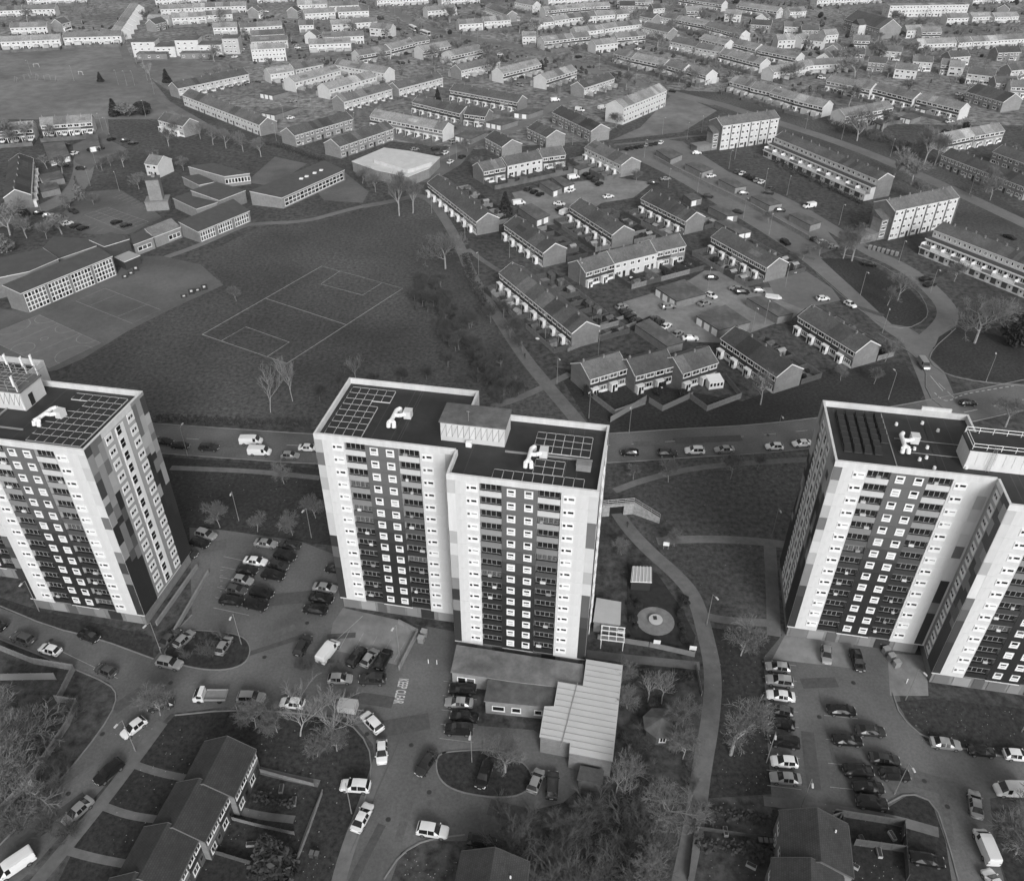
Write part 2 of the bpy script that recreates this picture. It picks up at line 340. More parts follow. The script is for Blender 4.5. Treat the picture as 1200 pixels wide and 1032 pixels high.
kerb([(1046, 812), (1055, 840), (1085, 866), (1140, 880), (1200, 890)]); kerb([(1035, 944), (1065, 928), (1095, 940), (1112, 990), (1125, 1040)])
LV = [(1040, 946), (1066, 930), (1092, 940), (1108, 985), (1118, 1050), (900, 1050), (905, 948)]
sheet('lawn', LV, M_GRASS, 0.06)
ribbon('pavement', [(895, 938), (960, 946), (1040, 958), (1100, 975)], 1.6, M_PATH, 0.08)
sheet('lawn', [(1165, 990), (1175, 945), (1260, 960), (1260, 1060), (1190, 1060)], M_GRASS, 0.06)
sheet('lawn', [(1050, 822), (1090, 818), (1240, 835), (1240, 880), (1140, 872), (1090, 862), (1065, 845)], M_GRASS, 0.05)
sheet('lawn', [(0, 712), (60, 735), (115, 748), (180, 772), (178, 745), (50, 716), (0, 700)], M_GRASS, 0.05)
line([(225, 720), (190, 757)], .3, .1, M_KERB)
# parking bay lines, KEEP CLEAR
for i in range(9): line([(262+i*0.0-1*i*0.5, 668+i*6.2), (258, 668+i*6.2)], .1, .07, M_PAINTF)
tc = bpy.data.curves.new('keep_clear', 'FONT'); tc.body = 'KEEP CLEAR'; tc.align_x = 'CENTER'; tc.align_y = 'CENTER'; tc.size = 1.5; tc.offset = .02
to = bpy.data.objects.new('road_lettering', tc); COL.objects.link(to); p0, p1 = G(473, 795), G(466, 824); d = p1-p0
c0 = (p0+p1)/2; to.location = (c0.x, c0.y, lay()); to.rotation_euler = (0, 0, math.atan2(d.y, d.x)); tc.materials.append(M_PAINT)
me = None
bpy.context.view_layer.update(); dg = bpy.context.evaluated_depsgraph_get(); me = bpy.data.meshes.new_from_object(to.evaluated_get(dg))
me.materials.clear(); me.materials.append(mat('lettering_paint', 0.55, 0.8))
xs = [v.co.x for v in me.vertices]; ys = [v.co.y for v in me.vertices]; fx = d.length/(max(xs)-min(xs)); fy = 1.7/(max(ys)-min(ys))
for v in me.vertices: v.co.x *= fx; v.co.y *= fy
lo = link('road_lettering', me, None, to.location, to.rotation_euler.z); structure(lo); bpy.data.objects.remove(to)
kerb([(378, 925), (362, 965), (338, 1032)])
# football pitch
FP = [(237, 392), (377, 312), (472, 338), (336, 426)]
line(FP, .28, .04, M_PAINTF, True); line([(312, 350), (407, 381)], .22, .04, M_PAINTF)
line([(260, 399), (288, 383), (339, 401), (313, 418)], .22, .04, M_PAINTF); line([(447, 332), (425, 346), (376, 333), (398, 318)], .22, .04, M_PAINTF)
# school playground
sheet('school_playground', [(-40, 372), (0, 362), (33, 365), (138, 320), (150, 300), (190, 300), (235, 310), (262, 334), (197, 364), (150, 388), (98, 420), (66, 434), (0, 445), (-40, 450)], M_ASPHD, 0.022)
sheet('netball_court', [(46, 369), (118, 402), (58, 431), (-20, 395)], mat('court_surface', 0.15, .9, .15, .5, world=True), 0.03)
CT = [(46, 369), (118, 402), (58, 431), (-20, 395)]
line(CT, .12, .04, M_PAINTF, True); line([(68, 379), (4, 406)], .1, .04, M_PAINTF); line([(93, 391), (30, 418)], .1, .04, M_PAINTF)
def arc(c, r, a0, a1, n=28):
    C = G(*c); b = MB(); z = lay()
    CQ = [G(*q) for q in CT]
    def inside(x, y): return all((v.x-u.x)*(y-u.y)-(v.y-u.y)*(x-u.x) < 0 for u, v in zip(CQ, CQ[1:]+CQ[:1]))
    for i in range(n):
        tm = R(a0+(a1-a0)*(i+.5)/n)
        if not inside(C.x+r*math.cos(tm), C.y+r*math.sin(tm)): continue
        t0, t1 = R(a0+(a1-a0)*i/n), R(a0+(a1-a0)*(i+1)/n)
        b.quad(*[(C.x+q*math.cos(t), C.y+q*math.sin(t), z) for q, t in ((r-.06, t0), (r-.06, t1), (r+.06, t1), (r+.06, t0))][::-1])
    structure(b.build('line_marking', M_PAINTF))
arc((52, 397), 1.0, 0, 360); arc((13, 382), 5, 0, 180+180); arc((88, 416), 5, 0, 360); arc((54, 373), 3, 0, 360); arc((78, 384), 3, 0, 360); arc((103, 396), 3, 0, 360); arc((27, 408), 3, 0, 360)
line([(123, 338), (188, 363), (155, 379), (89, 353)], .12, .04, M_PAINTF, True); line([(106, 358), (140, 344)], .1, .04, M_PAINTF); line([(138, 371), (172, 357)], .1, .04, M_PAINTF)
# school car park with bay lines
sheet('school_car_park', [(60, 262), (100, 225), (140, 222), (178, 245), (190, 255), (150, 275), (105, 275)], M_ASPHD, 0.024)
for i in range(9):
    t = i/8; a0, a1 = (100+28*t*0, 251), (128, 242)
    line([(99+t*46, 252+t*19), (126+t*48, 243+t*17)], .12, .04, M_PAINTF)
line([(99, 252), (145, 271)], .12, .04, M_PAINTF); line([(126, 243), (174, 260)], .12, .04, M_PAINTF); line([(112, 248), (160, 265)], .12, .04, M_PAINTF)
for i in range(8):
    t = i/7; line([(133+t*36, 232+t*13), (146+t*34, 227+t*13)], .12, .04, M_PAINTF)
for i in range(5): line([(82+i*8, 262+i*2.5), (90+i*8, 258+i*2.5)], .12, .04, M_PAINTF)
sheet('school_yard', [(288, 214), (322, 184), (360, 192), (340, 205), (310, 217)], M_ASPH, 0.024)
sheet('nursery_yard', [(365, 218), (405, 203), (432, 225), (425, 238), (380, 235)], M_ASPHD, 0.024)

# tarmac repairs, covers and bay lines
rp = random.Random(41)
for (x, y, L, W, a) in [(470, 850, 9, 3, 12), (440, 820, 6, 2.2, -10), (350, 700, 12, 3, 8), (330, 740, 5, 1.5, 30), (150, 820, 5, 2, 50), (95, 900, 8, 1.4, 52), (60, 960, 10, 1.3, 50), (960, 800, 6, 2, 3), (1000, 880, 6, 3, 5), (950, 890, 10, 2, 80), (1100, 920, 7, 3, -20), (520, 930, 5, 3, 10), (480, 940, 12, 1.2, 80), (430, 1000, 9, 1.2, 70), (310, 760, 14, 1.0, 25), (400, 745, 5, 1.2, 5), (250, 640, 5, 3, 15), (600, 952, 7, 2.5, -15), (1110, 960, 9, 1.1, 75), (280, 521, 12, 2.5, -3), (830, 515, 16, 2.4, 5), (760, 520, 7, 2, 2), (1020, 365, 8, 2, -42), (940, 300, 9, 2, -40)]:
    c0 = G(x, y); z = lay(); b = MB(); a = R(a); u = Vector((math.cos(a), math.sin(a), 0)); v = Vector((-u.y, u.x, 0))
    b.quad(*[(q.x, q.y, z) for q in (c0-u*L/2-v*W/2, c0+u*L/2-v*W/2, c0+u*L/2+v*W/2, c0-u*L/2+v*W/2)])
    structure(b.build('tarmac_patch', mat('tarmac_repair', .072, .9, .25, 1.5, world=True) if rp.random() < .6 else mat('pale_tarmac_repair', .105, .9, .25, 1.5, world=True)))
for (x, y) in [(482, 873), (503, 928), (120, 860), (80, 930), (310, 770), (360, 730), (240, 760), (960, 840), (1000, 800), (1083, 915), (1110, 945), (430, 860), (200, 800), (60, 750), (455, 960), (985, 900), (250, 525), (790, 515), (900, 510), (1050, 372)]:
    c0 = G(x, y); z = lay(); b = MB(); b.poly([(c0.x+.38*math.cos(R(30*i)), c0.y+.38*math.sin(R(30*i)), z) for i in range(12)]); structure(b.build('manhole_cover', grey(.03)))
def bays(x0, y0, x1, y1, n, dx, dy):
    for i in range(n+1):
        t = i/n; x, y = x0+(x1-x0)*t, y0+(y1-y0)*t; line([(x, y), (x+dx, y+dy)], .1, .07, M_PAINTF, name='bay_line')
bays(893, 775, 899, 920, 8, 40, 5); bays(262, 652, 250, 712, 5, 42, 9); bays(398, 760, 462, 775, 4, 12, -22); bays(520, 798, 515, 865, 4, 40, 5); bays(965, 838, 975, 950, 4, 40, 4)
line([(425, 722), (372, 770)], .12, .07, M_PAINTF); line([(70, 762), (138, 795)], .12, .07, M_PAINTF); line([(480, 840), (410, 1000)], .06, .07, M_ASPHD); line([(955, 790), (985, 930)], .06, .07, M_ASPHD)
# fallen leaves and litter on the near lawns
LB = MB(); rl = random.Random(3)
for (x0, y0, x1, y1, n) in ((130, 850, 400, 1030, 170), (830, 750, 900, 930, 70), (200, 545, 360, 615, 40), (820, 940, 1060, 1030, 90), (470, 1000, 560, 1032, 40), (1060, 830, 1190, 868, 40), (730, 550, 930, 720, 40)):
    for i in range(n):
        q = G(rl.uniform(x0, x1), rl.uniform(y0, y1)); s = rl.uniform(.03, .085); z = .15; LB.quad((q.x-s, q.y-s, z), (q.x+s, q.y-s*.6, z+.02), (q.x+s*.8, q.y+s, z), (q.x-s*.7, q.y+s*.8, z+.03))
stuff(tag(LB.build('litter', grey(.3)), 'scattered pale leaves and litter on the near lawns', 'litter'))
# ------------------------------------------------------------------ terraces and houses
FOOT = []         # footprints, to keep scattered trees off buildings
STY = {  # wall, gable, upper cladding (or None), roof, porch
 'a': (M_BRICKD, M_BRICK, 'dark', M_ROOF, True), 'b': (M_BRICK, M_BRICK, 'dark', M_ROOFM, True), 'c': (M_RENDW, M_BRICK, None, M_ROOFM, False),
 'p': (M_RENDER, M_BRICKL, None, M_ROOFM, True), 'w': (M_RENDW, M_RENDW, None, M_ROOFL, False), 'q': (M_RENDER, M_RENDW, 'dark', M_ROOFL, True),
 'f': (M_BRICKL, M_BRICKL, None, M_ROOFM, False), 'd': (M_BRICK, M_BRICKL, None, M_ROOF, False), 'l': (M_RENDW, M_BRICK, None, M_ROOFM, False)}
def hwin(wd, ht, bars=1, dk=True):
    def mk():
        b = MB(); f = 0.15
        b.box(0, wd, -.05, .0, 0, f, 0); b.box(0, wd, -.05, 0, ht-f, ht, 0); b.box(0, f, -.05, 0, f, ht-f, 0); b.box(wd-f, wd, -.05, 0, f, ht-f, 0)
        for i in range(1, bars+1): x = wd*i/(bars+1); b.box(x-.045, x+.045, -.05, 0, f, ht-f, 0)
        b.box(f, wd-f, -.025, -.005, f, ht-f, 1); b.box(-.05, wd+.05, -.1, 0, -.08, 0, 0)
        return b.mesh('window', [M_TRIM, M_GLASS if dk else M_GLASS2])
    return cached(('hwin', wd, ht, bars, dk), mk)
def door_mesh(a):
    def mk(): b = MB(); b.box(0, .95, -.06, 0, 0, 2.05, 0); b.box(.2, .75, -.075, -.062, 1.2, 1.85, 1); return b.mesh('door', [grey(a), M_GLASS])
    return cached(('door', a), mk)
def porch_mesh():
    def mk():
        b = MB(); b.box(0, 1.9, -1.1, -.002, 0, 2.3, 0); b.box(-.15, 2.05, -1.25, -.002, 2.302, 2.45, 0); b.box(.35, 1.0, -1.13, -1.102, .05, 2.0, 1); b.box(1.15, 1.7, -1.13, -1.102, 1.0, 2.0, 1)
        return b.mesh('porch', [M_TRIM, M_GLASS])
    return cached('porch', mk)
def chim_mesh():
    def mk():
        b = MB(); b.box(-.32, .32, -.25, .25, -.6, .75, 0); b.box(-.37, .37, -.3, .3, .752, .84, 1); b.tube((-.12, 0, .84), (-.12, 0, 1.15), .09, .08, 6, 1); b.tube((.14, 0, .84), (.14, 0, 1.1), .09, .08, 6, 1)
        return b.mesh('chimney', [M_BRICKL, M_CONC])
    return cached('chim', mk)
def gable_thing(name, p1, p2, w, eave, ridge, sty, n, seed, lod=0, chim=True, storeys=2, over=0.14, porch=None, trim=None, roofk=None):
    """ridge ends p1->p2 (left to right as seen), front faces the viewer"""
    rnd = random.Random(seed); d = p2-p1; Ln = math.hypot(d.x, d.y); rz = math.atan2(d.y, d.x); c = (p1+p2)/2
    wall, gab, upper, roofm, pf = STY[sty]
    if porch is not None: pf = porch
    root = link(name, None, None, (c.x, c.y, 0), rz); h = Ln/2; hw = w/2
    FOOT.append((c.x, c.y, rz, h+1.5, hw+1.5))
    b = MB(); b.box(-h, h, -hw, hw, -.2, eave, 0)
    for s in (-1, 1):
        x = s*h; tri = [(x, -hw, eave), (x, hw, eave), (x, 0, ridge-.1)]
        b.poly(tri if s > 0 else tri[::-1], 1)
    b.m[1] = 1; b.m[3] = 1
    b.build('wall', [wall, gab], root)
    sl = (ridge-eave)/hw; ey = hw+over; ez = eave-over*sl+0.12; rr = ridge+.12; x0, x1 = -h-.15, h+.15; t = .12
    b = MB()
    for s in (-1, 1):
        A = (x0, s*ey, ez); B = (x1, s*ey, ez); C = (x1, 0, rr); D = (x0, 0, rr)
        top = [A, B, C, D] if s < 0 else [B, A, D, C]; b.poly(top)
        b.poly([(q[0], q[1], q[2]-t) for q in top][::-1]); e = [A, B]
        b.poly([(A[0], A[1], A[2]-t), (B[0], B[1], B[2]-t), B, A] if s < 0 else [(B[0], B[1], B[2]-t), (A[0], A[1], A[2]-t), A, B])
        for xx, sg in ((x0, -1), (x1, 1)):
            q = [(xx, s*ey, ez-t), (xx, 0, rr-t), (xx, 0, rr), (xx, s*ey, ez)]; b.poly(q if s*sg < 0 else q[::-1])
    rk = roofk or rnd.choice((.8, 1, 1.2, 1.35)); base = {M_ROOF: .085, M_ROOFM: .13, M_ROOFL: .25}[roofm]
    roof = b.build('roof', roof_mat('roof_tiles_%03d' % round(base*rk*1000), base*rk), root)
    for i in range(n):
        if rnd.random() < .28 and not roofk:      # a re-tiled or patched stretch of roof
            s = -1; xa = x0+.2+(x1-x0-.4)*i/n; xb = xa+(x1-x0-.4)/n*rnd.choice((1, 1, .5)); t0, t1 = rnd.choice(((0, 1), (0, 1), (.3, .7)))
            P = [(xx, -ey*(1-t), ez+(rr-ez)*t+.012) for xx, t in ((xa, t0+.02), (xb, t0+.02), (xb, t1-.02), (xa, t1-.02))]; q = MB(); q.poly(P); k2 = rnd.choice((.6, 1.5, .75)); q.build('roof_patch', roof_mat('roof_tiles_%03d' % round(base*rk*k2*1000), base*rk*k2), roof)
    for xx, sg in ((x0, -1), (x1, 1)):        # white verge boards
        b = MB()
        for s in (-1, 1):
            a0 = (xx+sg*.002, s*ey, ez-.28); q = [(s*ey, ez-.26), (0, rr-.26), (0, rr+.03), (s*ey, ez+.03)]
            u, v = sorted((xx+sg*.003, xx+sg*.06)); f1 = [(v, *k) for k in q]; f0 = [(u, *k) for k in q]
            b.poly(f1 if s < 0 else f1[::-1]); b.poly(f0[::-1] if s < 0 else f0)
            b.poly([f0[3], f0[2], f1[2], f1[3]]); b.poly([f0[0], f0[1], f1[1], f1[0]])
        b.build('bargeboard', trim or M_TRIM, roof)
    b = MB(); b.box(-h, h, -ey-.1, -ey-.003, ez-.2, ez-.03); b.build('gutter', trim or M_TRIM, roof)
    u = Ln/n
    if chim:
        for i in range(n):
            o = link('chimney', chim_mesh(), roof, (-h+u*(i+.15), rnd.choice((-.3, .3)), ridge+.08), 0, .7)
    nst = storeys; fh = eave/nst
    if upper == 'dark' and nst == 2:
        for i in range(n):
            b = MB(); b.box(-h+u*i+.04, -h+u*(i+1)-.04, -hw-.05, -hw-.003, fh+.0, fh+.95); b.build('cladding_panel', M_CLADD if rnd.random() < .8 else M_BRICK, root)
    yf = -hw-.003
    for i in range(n):
        xa = -h+u*i
        if upper == 'dark' and nst == 2:
            b0 = hwin(round(u*.40, 1), 1.3, 1, rnd.random() < .45); b1 = hwin(round(u*.40, 1), 1.3, 1, rnd.random() < .6)
            link('window', b0, root, (xa+.25, yf, fh+1.05)); link('window', b1, root, (xa+u*.55, yf, fh+1.05))
        else:
            for k in range(1, nst):
                link('window', hwin(round(u*.28, 1), 1.2, 1, rnd.random() < .6), root, (xa+u*.1, yf, fh*k+.85)); link('window', hwin(round(u*.22, 1), 1.2, 0, rnd.random() < .6), root, (xa+u*.6, yf, fh*k+.85))
        if pf:
            link('porch', porch_mesh(), root, (xa+.35, -hw, 0)); 
            link('window', hwin(round(u-3.2, 1) if u > 4.6 else 1.4, 1.4, 2, rnd.random() < .6), root, (xa+2.6, yf, .75))
            if rnd.random() < .85:
                b = MB(); b.box(xa+2.45, xa+u-.1, -hw-.04, -hw-.004, .05, .66); b.build('spandrel_panel', M_TRIM, root)
        else:
            link('door', door_mesh(rnd.choice((.03, .12, .6))), root, (xa+u*.62, yf, 0)); link('window', hwin(round(u*.38, 1), 1.35, 1, rnd.random() < .6), root, (xa+u*.12, yf, .8))
    # back windows for the far side
    if lod == 0:
        for i in range(n):
            o = link('window', hwin(1.6, 1.1, 1), root, (-h+u*i+u*.7, hw+.003, fh+.9), R(180)); o = link('window', hwin(1.6, 1.2, 1), root, (-h+u*i+u*.6, hw+.003, .8), R(180))
    return root
ZR = 7.5
def terrace(x1, y1, x2, y2, n, sty, label, group=None, w=8.8, eave=5.0, ridge=ZR, lod=0, name='terraced_houses', cat='terrace', **kw):
    p1, p2 = G(x1, y1, ridge), G(x2, y2, ridge)
    if n is None: n = max(1, round((p2-p1).length/5.6))
    return tag(gable_thing(name, p1, p2, w, eave, ridge, sty, n, int(x1*13+y1*7), lod, **kw), label, cat, group)
# --- middle estate, each with its own description
NEAR = [
 (513, 205, 571.5, 249.5, 'a', 'dark roofed terrace beside the playing field with white porches nearest the shops'),
 (604, 253, 650.6, 285, 'a', 'short dark roofed terrace with white porches between two longer field side rows'),
 (600, 308, 687, 376.6, 'a', 'long dark roofed terrace with eight chimneys along the footpath and field'),
 (680, 232.7, 731, 264.3, 'a', 'dark roofed terrace with white porches next to the white parked van court'),
 (763, 223, 816, 248.6, 'a', 'brick terrace with white porches between the allotment gardens and the bridge road'),
 (847, 267, 913, 302, 'a', 'dark roofed terrace with white window band above the lower garage court'),
 (951.7, 358, 1020, 399, 'a', 'dark roofed terrace beside the road junction with white vans'),
 (861.7, 383, 928, 426.7, 'a', 'dark roofed terrace behind a bare tree on the verge by the main road'),
]
for x1, y1, x2, y2, s, lab in NEAR: terrace(x1, y1, x2, y2, None, s, lab, 'terraces of the middle estate')
for k, (x1, y1, x2, y2, s, lab) in enumerate(((676.7, 305, 711.7, 295, 'b', 'left section of the stepped terrace, brick with dark upper panels'), (711.7, 294.2, 761.7, 282.4, 'c', 'middle section of the stepped terrace, white rendered front'), (761.7, 281, 795.5, 274, 'b', 'right section of the stepped terrace, brick with porches and fenced gardens'))):
    terrace(x1, y1, x2, y2, None, s, lab, 'stepped terrace', ridge=7.4+.35*k, eave=4.9+.35*k)
for x1, y1, x2, y2, lab in ((681, 425, 725, 412.4, 'brick pair of houses with mossy roof beside the footpath'), (735, 421, 781, 409.6, 'middle brick pair of houses with a bushy tree at the front'), (789, 418.6, 830, 406, 'brick pair of houses with a white conservatory at the front')):
    terrace(x1, y1, x2, y2, 2, 'b', lab, 'paired houses by the main road', name='paired_houses', cat='house')
for k, (x1, y1, x2, y2, s, lab) in enumerate(((560, 190.4, 586, 185.6, 'b', 'low left section of the terrace beside the shop forecourt'), (588, 184, 629, 176, 'c', 'white fronted middle section of the terrace by the shops'), (631, 174.4, 658, 171, 'b', 'right section of the terrace near the upper garages'))):
    terrace(x1, y1, x2, y2, None, s, lab, 'terrace by the shops')
MIDH = [
 (580, 153, 600, 163.6, 'd', 'short gabled brick block with dark roof beside the shop road'), (629, 142, 651.6, 152.6, 'd', 'short gabled brick block next to the longer flats'),
 (658, 124, 704, 145.6, 'd', 'two storey brick flats with dark roof beside the parked vans'), (697, 164.4, 740, 184.4, 'p', 'pale terrace with brick gable beside the diagonal parking bays'),
]
for x1, y1, x2, y2, s, lab in MIDH: terrace(x1, y1, x2, y2, None, s, lab, 'gabled blocks of the middle estate', w=10)
terrace(721, 118, 772, 98, None, 'w', 'tall white terrace with pale gable beside the green', ridge=10.5, eave=7.8, storeys=3, w=10)
terrace(336, 150, 405, 131, 6, 'f', 'brick flats with paired white windows, the row behind the other', 'brick flats by the school', w=9.5, chim=False, name='flats', cat='flats')
terrace(388, 163, 452, 142, 6, 'f', 'brick flats with paired white windows beside the school entrance', 'brick flats by the school', w=9.5, chim=False, name='flats', cat='flats')
# maisonettes
def maisonette(x1, y1, x2, y2, n, label):
    p1, p2 = G(x1, y1, 13.0), G(x2, y2, 13.0)
    r = gable_thing('maisonette_block', p1, p2, 9.5, 10.6, 13.0, 'l', n, 11, 0, True, 4); tag(r, label, 'maisonettes')
    Ln = (p2-p1).length; h = Ln/2
    for i in range(n+1):
        b = MB(); x = -h+Ln*i/n; b.box(x-.18, x+.18, -5.05, -4.752, 0, 10.5); b.build('dividing_pier', grey(.12), r)
    for i in range(n):
        for z in (2.3, 7.2):
            if (i*3+int(z)) % 3 == 0:
                b = MB(); b.box(-h+Ln*i/n+.4, -h+Ln*(i+1)/n-.4, -4.85, -4.753, z, z+.9); b.build('dark_panel', grey(.06), r)
    b = MB(); b.box(-h-3.2, -h-.002, -3.2, 1.0, 0, 7.4); 
    st = b.build('stair_tower', M_BRICKL, r); b = MB(); b.prism([(-h-3.4, -3.5), (-h-.01, -3.5), (-h-.01, 1.2), (-h-3.4, 1.2)], 7.402, [7.5, 7.5, 9.6, 9.6]); b.build('stair_roof', M_ROOFM, st)
    for z in (1.2, 3.6, 5.6):
        link('window', hwin(2.2, 1.2, 2), st, (-h-2.7, -3.204, z))
    b = MB(); b.box(-h-11, -h-3.4, -3.2, 1.0, 0, 2.6); b.box(-h-11.4, -h-3.4, -3.6, 1.4, 2.602, 2.95); b.build('side_garage', [M_BRICK], r)
    return r
maisonette(840, 138, 907, 129, 6, 'white four storey maisonettes with side stair tower beside the green')
maisonette(1039, 234, 1114, 219, 6, 'white four storey maisonettes with stair tower beside the large bins')
def stepped_block(x1, y1, x2, y2, n, label):
    p1, p2 = G(x1, y1, 9.6), G(x2, y2, 9.6)
    r = gable_thing('terraced_maisonettes', p1, p2, 8.4, 7.6, 9.6, 'l', n, 21, 0, True, 3); tag(r, label, 'maisonettes', 'balcony maisonettes')
    Ln = (p2-p1).length; h = Ln/2; u = Ln/n
    b = MB(); b.box(-h, h, -6.6, -4.203, 0, 5.0); b.build('middle_wall', M_RENDW, r)
    b = MB(); b.box(-h-.3, h+.3, -7.2, -4.26, 5.05, 5.3); b.build('upper_canopy', grey(.05), r)
    b = MB(); b.box(-h, h, -9.0, -6.602, 0, 2.6); b.build('lower_wall', M_RENDW, r)
    b = MB(); b.box(-h-.3, h+.3, -9.3, -6.65, 2.602, 2.8); b.build('lower_canopy', M_CONC, r)
    b = MB(); b.box(-h-.3, h+.3, -9.42, -9.302, 2.5, 2.9); b.build('canopy_fascia', M_TRIM, r)
    b = MB(); b.box(-h-.3, h+.3, -7.32, -7.202, 4.95, 5.35); b.build('canopy_fascia', M_TRIM, r)
    for i in range(n):
        x = -h+u*i
        b = MB(); b.box(x+.3, x+u*.55, -9.06, -9.003, .5, 2.35); b.build('recess_shade_panel', grey(.06), r)  # dark panel proud of the flat wall, a recess's shade put into its colour
        link('door', door_mesh(.6), r, (x+u*.68, -9.003, 0)); link('window', hwin(1.2, 1.2, 0), r, (x+u*.6, -6.604, 3.4)); link('window', hwin(1.6, 1.5, 1), r, (x+.3, -6.604, 3.1))
        b = MB(); b.box(x-.08, x+.08, -9.0, -6.61, 2.81, 4.2); b.build('balcony_divider', M_TRIM, r)
        b = MB(); b.box(x+.2, x+u-.2, -8.95, -8.85, 2.81, 3.7); b.build('balcony_rail', M_TRIM if i % 3 else grey(.2), r)
    return r
stepped_block(918, 154, 1040, 203, 11, 'long white maisonette row with stepped balconies and dark canopies, opposite the parked cars')
stepped_block(1106, 260, 1245, 312, 11, 'long white maisonette row with stepped balconies beside the bare trees on the corner')
terrace(1115, 173.6, 1215, 211, 11, 'd', 'long brick terrace with dark roof and white doors facing the grass strip', porch=False)
b_rows = [(975, 88, 1026, 98), (1030, 97, 1078, 109), (1082, 109, 1133, 121)]
for k, (x1, y1, x2, y2) in enumerate(b_rows): terrace(x1, y1, x2, y2, None, 'q', ('pale terrace with dark window band beyond the stepped maisonettes', 'pale terrace with dark panels between two matching rows', 'pale terrace with chimneys ending by the grass and parked car')[k], 'pale window band terraces')
terrace(984, 128, 1040, 118, None, 'q', 'pale terrace with white gable facing the estate shrubs', w=9)
terrace(1104, 156, 1134, 150, None, 'q', 'short pale terrace with dark window band behind the tall bare trees', 'short pale terraces'); terrace(1136, 150, 1170, 144, None, 'q', 'short pale terrace with light roof at the grass corner', 'short pale terraces')
terrace(1175, 170, 1215, 184, None, 'd', 'dark roofed brick house row by the right hand trees')
terrace(1146, 98, 1190, 110, 4, 'd', 'large brick block with wide gable and dark roof behind the estate', w=14, ridge=8.5)
# left estate and school side
terrace(201.7, 96.7, 285, 80, None, 'p', 'pale terrace with many chimneys and a dark rooflight above the parked cars')
terrace(222, 104, 313, 138, None, 'c', 'long white fronted terrace behind the line of bare trees', w=9)
terrace(193, 132, 222, 139, None, 'p', 'short pale terrace with brick gable among trees near the green')
terrace(-12, 145, 38, 141.7, None, 'q', 'pale terrace with flat roofed extensions at the edge of the park', 'park edge terraces'); terrace(47, 138, 107, 134, None, 'q', 'pale terrace with white extensions beside the two street lamps', 'park edge terraces')
terrace(17.3, 222, 22, 180, 6, 'a', 'dark terrace seen end on with a white gable', w=9)
terrace(176, 181, 191, 183, 1, 'w', 'small white detached house with brick side by the school', name='detached_house', cat='house')
MID2 = [(395, 112, 452, 97, 'p'), (460, 97, 512, 84, 'p'), (533, 98, 612, 112, 'a'), (490, 112, 546, 125, 'a'), (548, 125, 573, 128, 'a'), (440, 128, 525, 144, 'q')]
labs = ['pale terrace with tall white panels and a brick gable behind the flats', 'pale terrace with chimneys stepping up the lane', 'long dark roofed terrace with brick gable beside the white van', 'long dark roofed terrace behind the upper garages', 'end section of the dark terrace next to the flat garages', 'long terrace with white window band above the shop forecourt']
for (x1, y1, x2, y2, s), lab in zip(MID2, labs): terrace(x1, y1, x2, y2, None, s, lab, 'terraces above the shops')
# --- far estates
FARR = '''490 54 523 48 q|523 60 560 52 q|480 44 498 41 q|534 76 580 66 p|583 80 628 69 q|633 87 669 76 q|677 96 713 85 p|338 90 392 76 w|378 98 434 83 w|312 80 340 76 w|340 75 373 69 p|416 59 452 53 q|452 52 480 45 q|397 69 456 79 w
498 8 532 5 w|574 4 600 13 p|536 23 564 21.5 w|565 20 596 18 w|636 8 662 5.6 q|662 5.6 682 4 q|682 3.6 713 2.4 q|623 22 646 20 w|646 19 663 17 w|663 16.4 696 13.6 w|697 13.6 718 12 w|672 32 704 29 w|704 28.6 720 26 w|634 43 669 39 q|669 39 688 37 q|694 47 720 44 w|612 37 628 37 w|608 -2 629 2 w
720 12 735 11 w|755 14 770 17 p|779 15 798 18 p|797 18 834 25 q|832 25 874 36 q|758 26 789 33 p|791 43 821 49 p|820 50 849 55 p|850 57 898 69 q|826 40 856 47 q|858 44 892 52 q|894 53 939 62 q|726 57 746 62 q|746 62 784 70 q|782 69 807 76 q|806 74 835 82 q|863 89 888 96 q|886 96 914 102 q|910 102 939 110 q|938 110 972 118 q|901 78 946 70 w|946 70 990 67 w|720 39 753 36 q|720 26 748 23 w|923 9 942 8 w
240 3.6 252 3.2 w|253 3 270 2.6 w|270 2.4 288 2 w|240 13 248 12.6 w|248 12.4 271 11.4 w|249 27 277 26 w|280 27 329 24.4 w|293 36 332 34 p|293 43 336 41 p|355 11 391 9 w|395 9 431 7.6 w|348 1 383 0 w|384 2.4 419 1 w|350 24 367 23.6 w|387 23.6 410 22.4 w|412 21.6 440 20 w|378 38 425 36 w|361 46 410 44 w
-10 8 25 6.6 w|25 6 65 5.6 w|12 27 55 25.6 w|0 43 36 41.4 w|36 41.4 70 40 w|74 38 142 36 w|187 6 225 4.4 w|226 4 252 3 w|174 17.6 198 17.6 w|200 16 240 14 w
1074 45.6 1118 44 w|1120 44 1136 43 w|1137 43 1166 41.6 w|1166 41 1205 39 w|1108 16 1133 15.6 w|1137 15 1160 14 w|1163 15 1191 14 w
440 -4 500 -7 w|515 -5 560 -8 w|640 -5 700 -9 w|725 -3 765 -1 q|800 -6 850 1 q|868 2 915 9 q|955 -4 1030 -8 w|1138 -6 1200 -9 w|300 -8 360 -10 w|180 -6 240 -9 w|30 -6 100 -9 w'''
NUM = ['', 'one', 'two', 'three', 'four', 'five', 'six', 'seven', 'eight', 'nine', 'ten', 'eleven', 'twelve', 'thirteen', 'fourteen', 'fifteen', 'sixteen', 'seventeen', 'eighteen', 'nineteen', 'twenty']
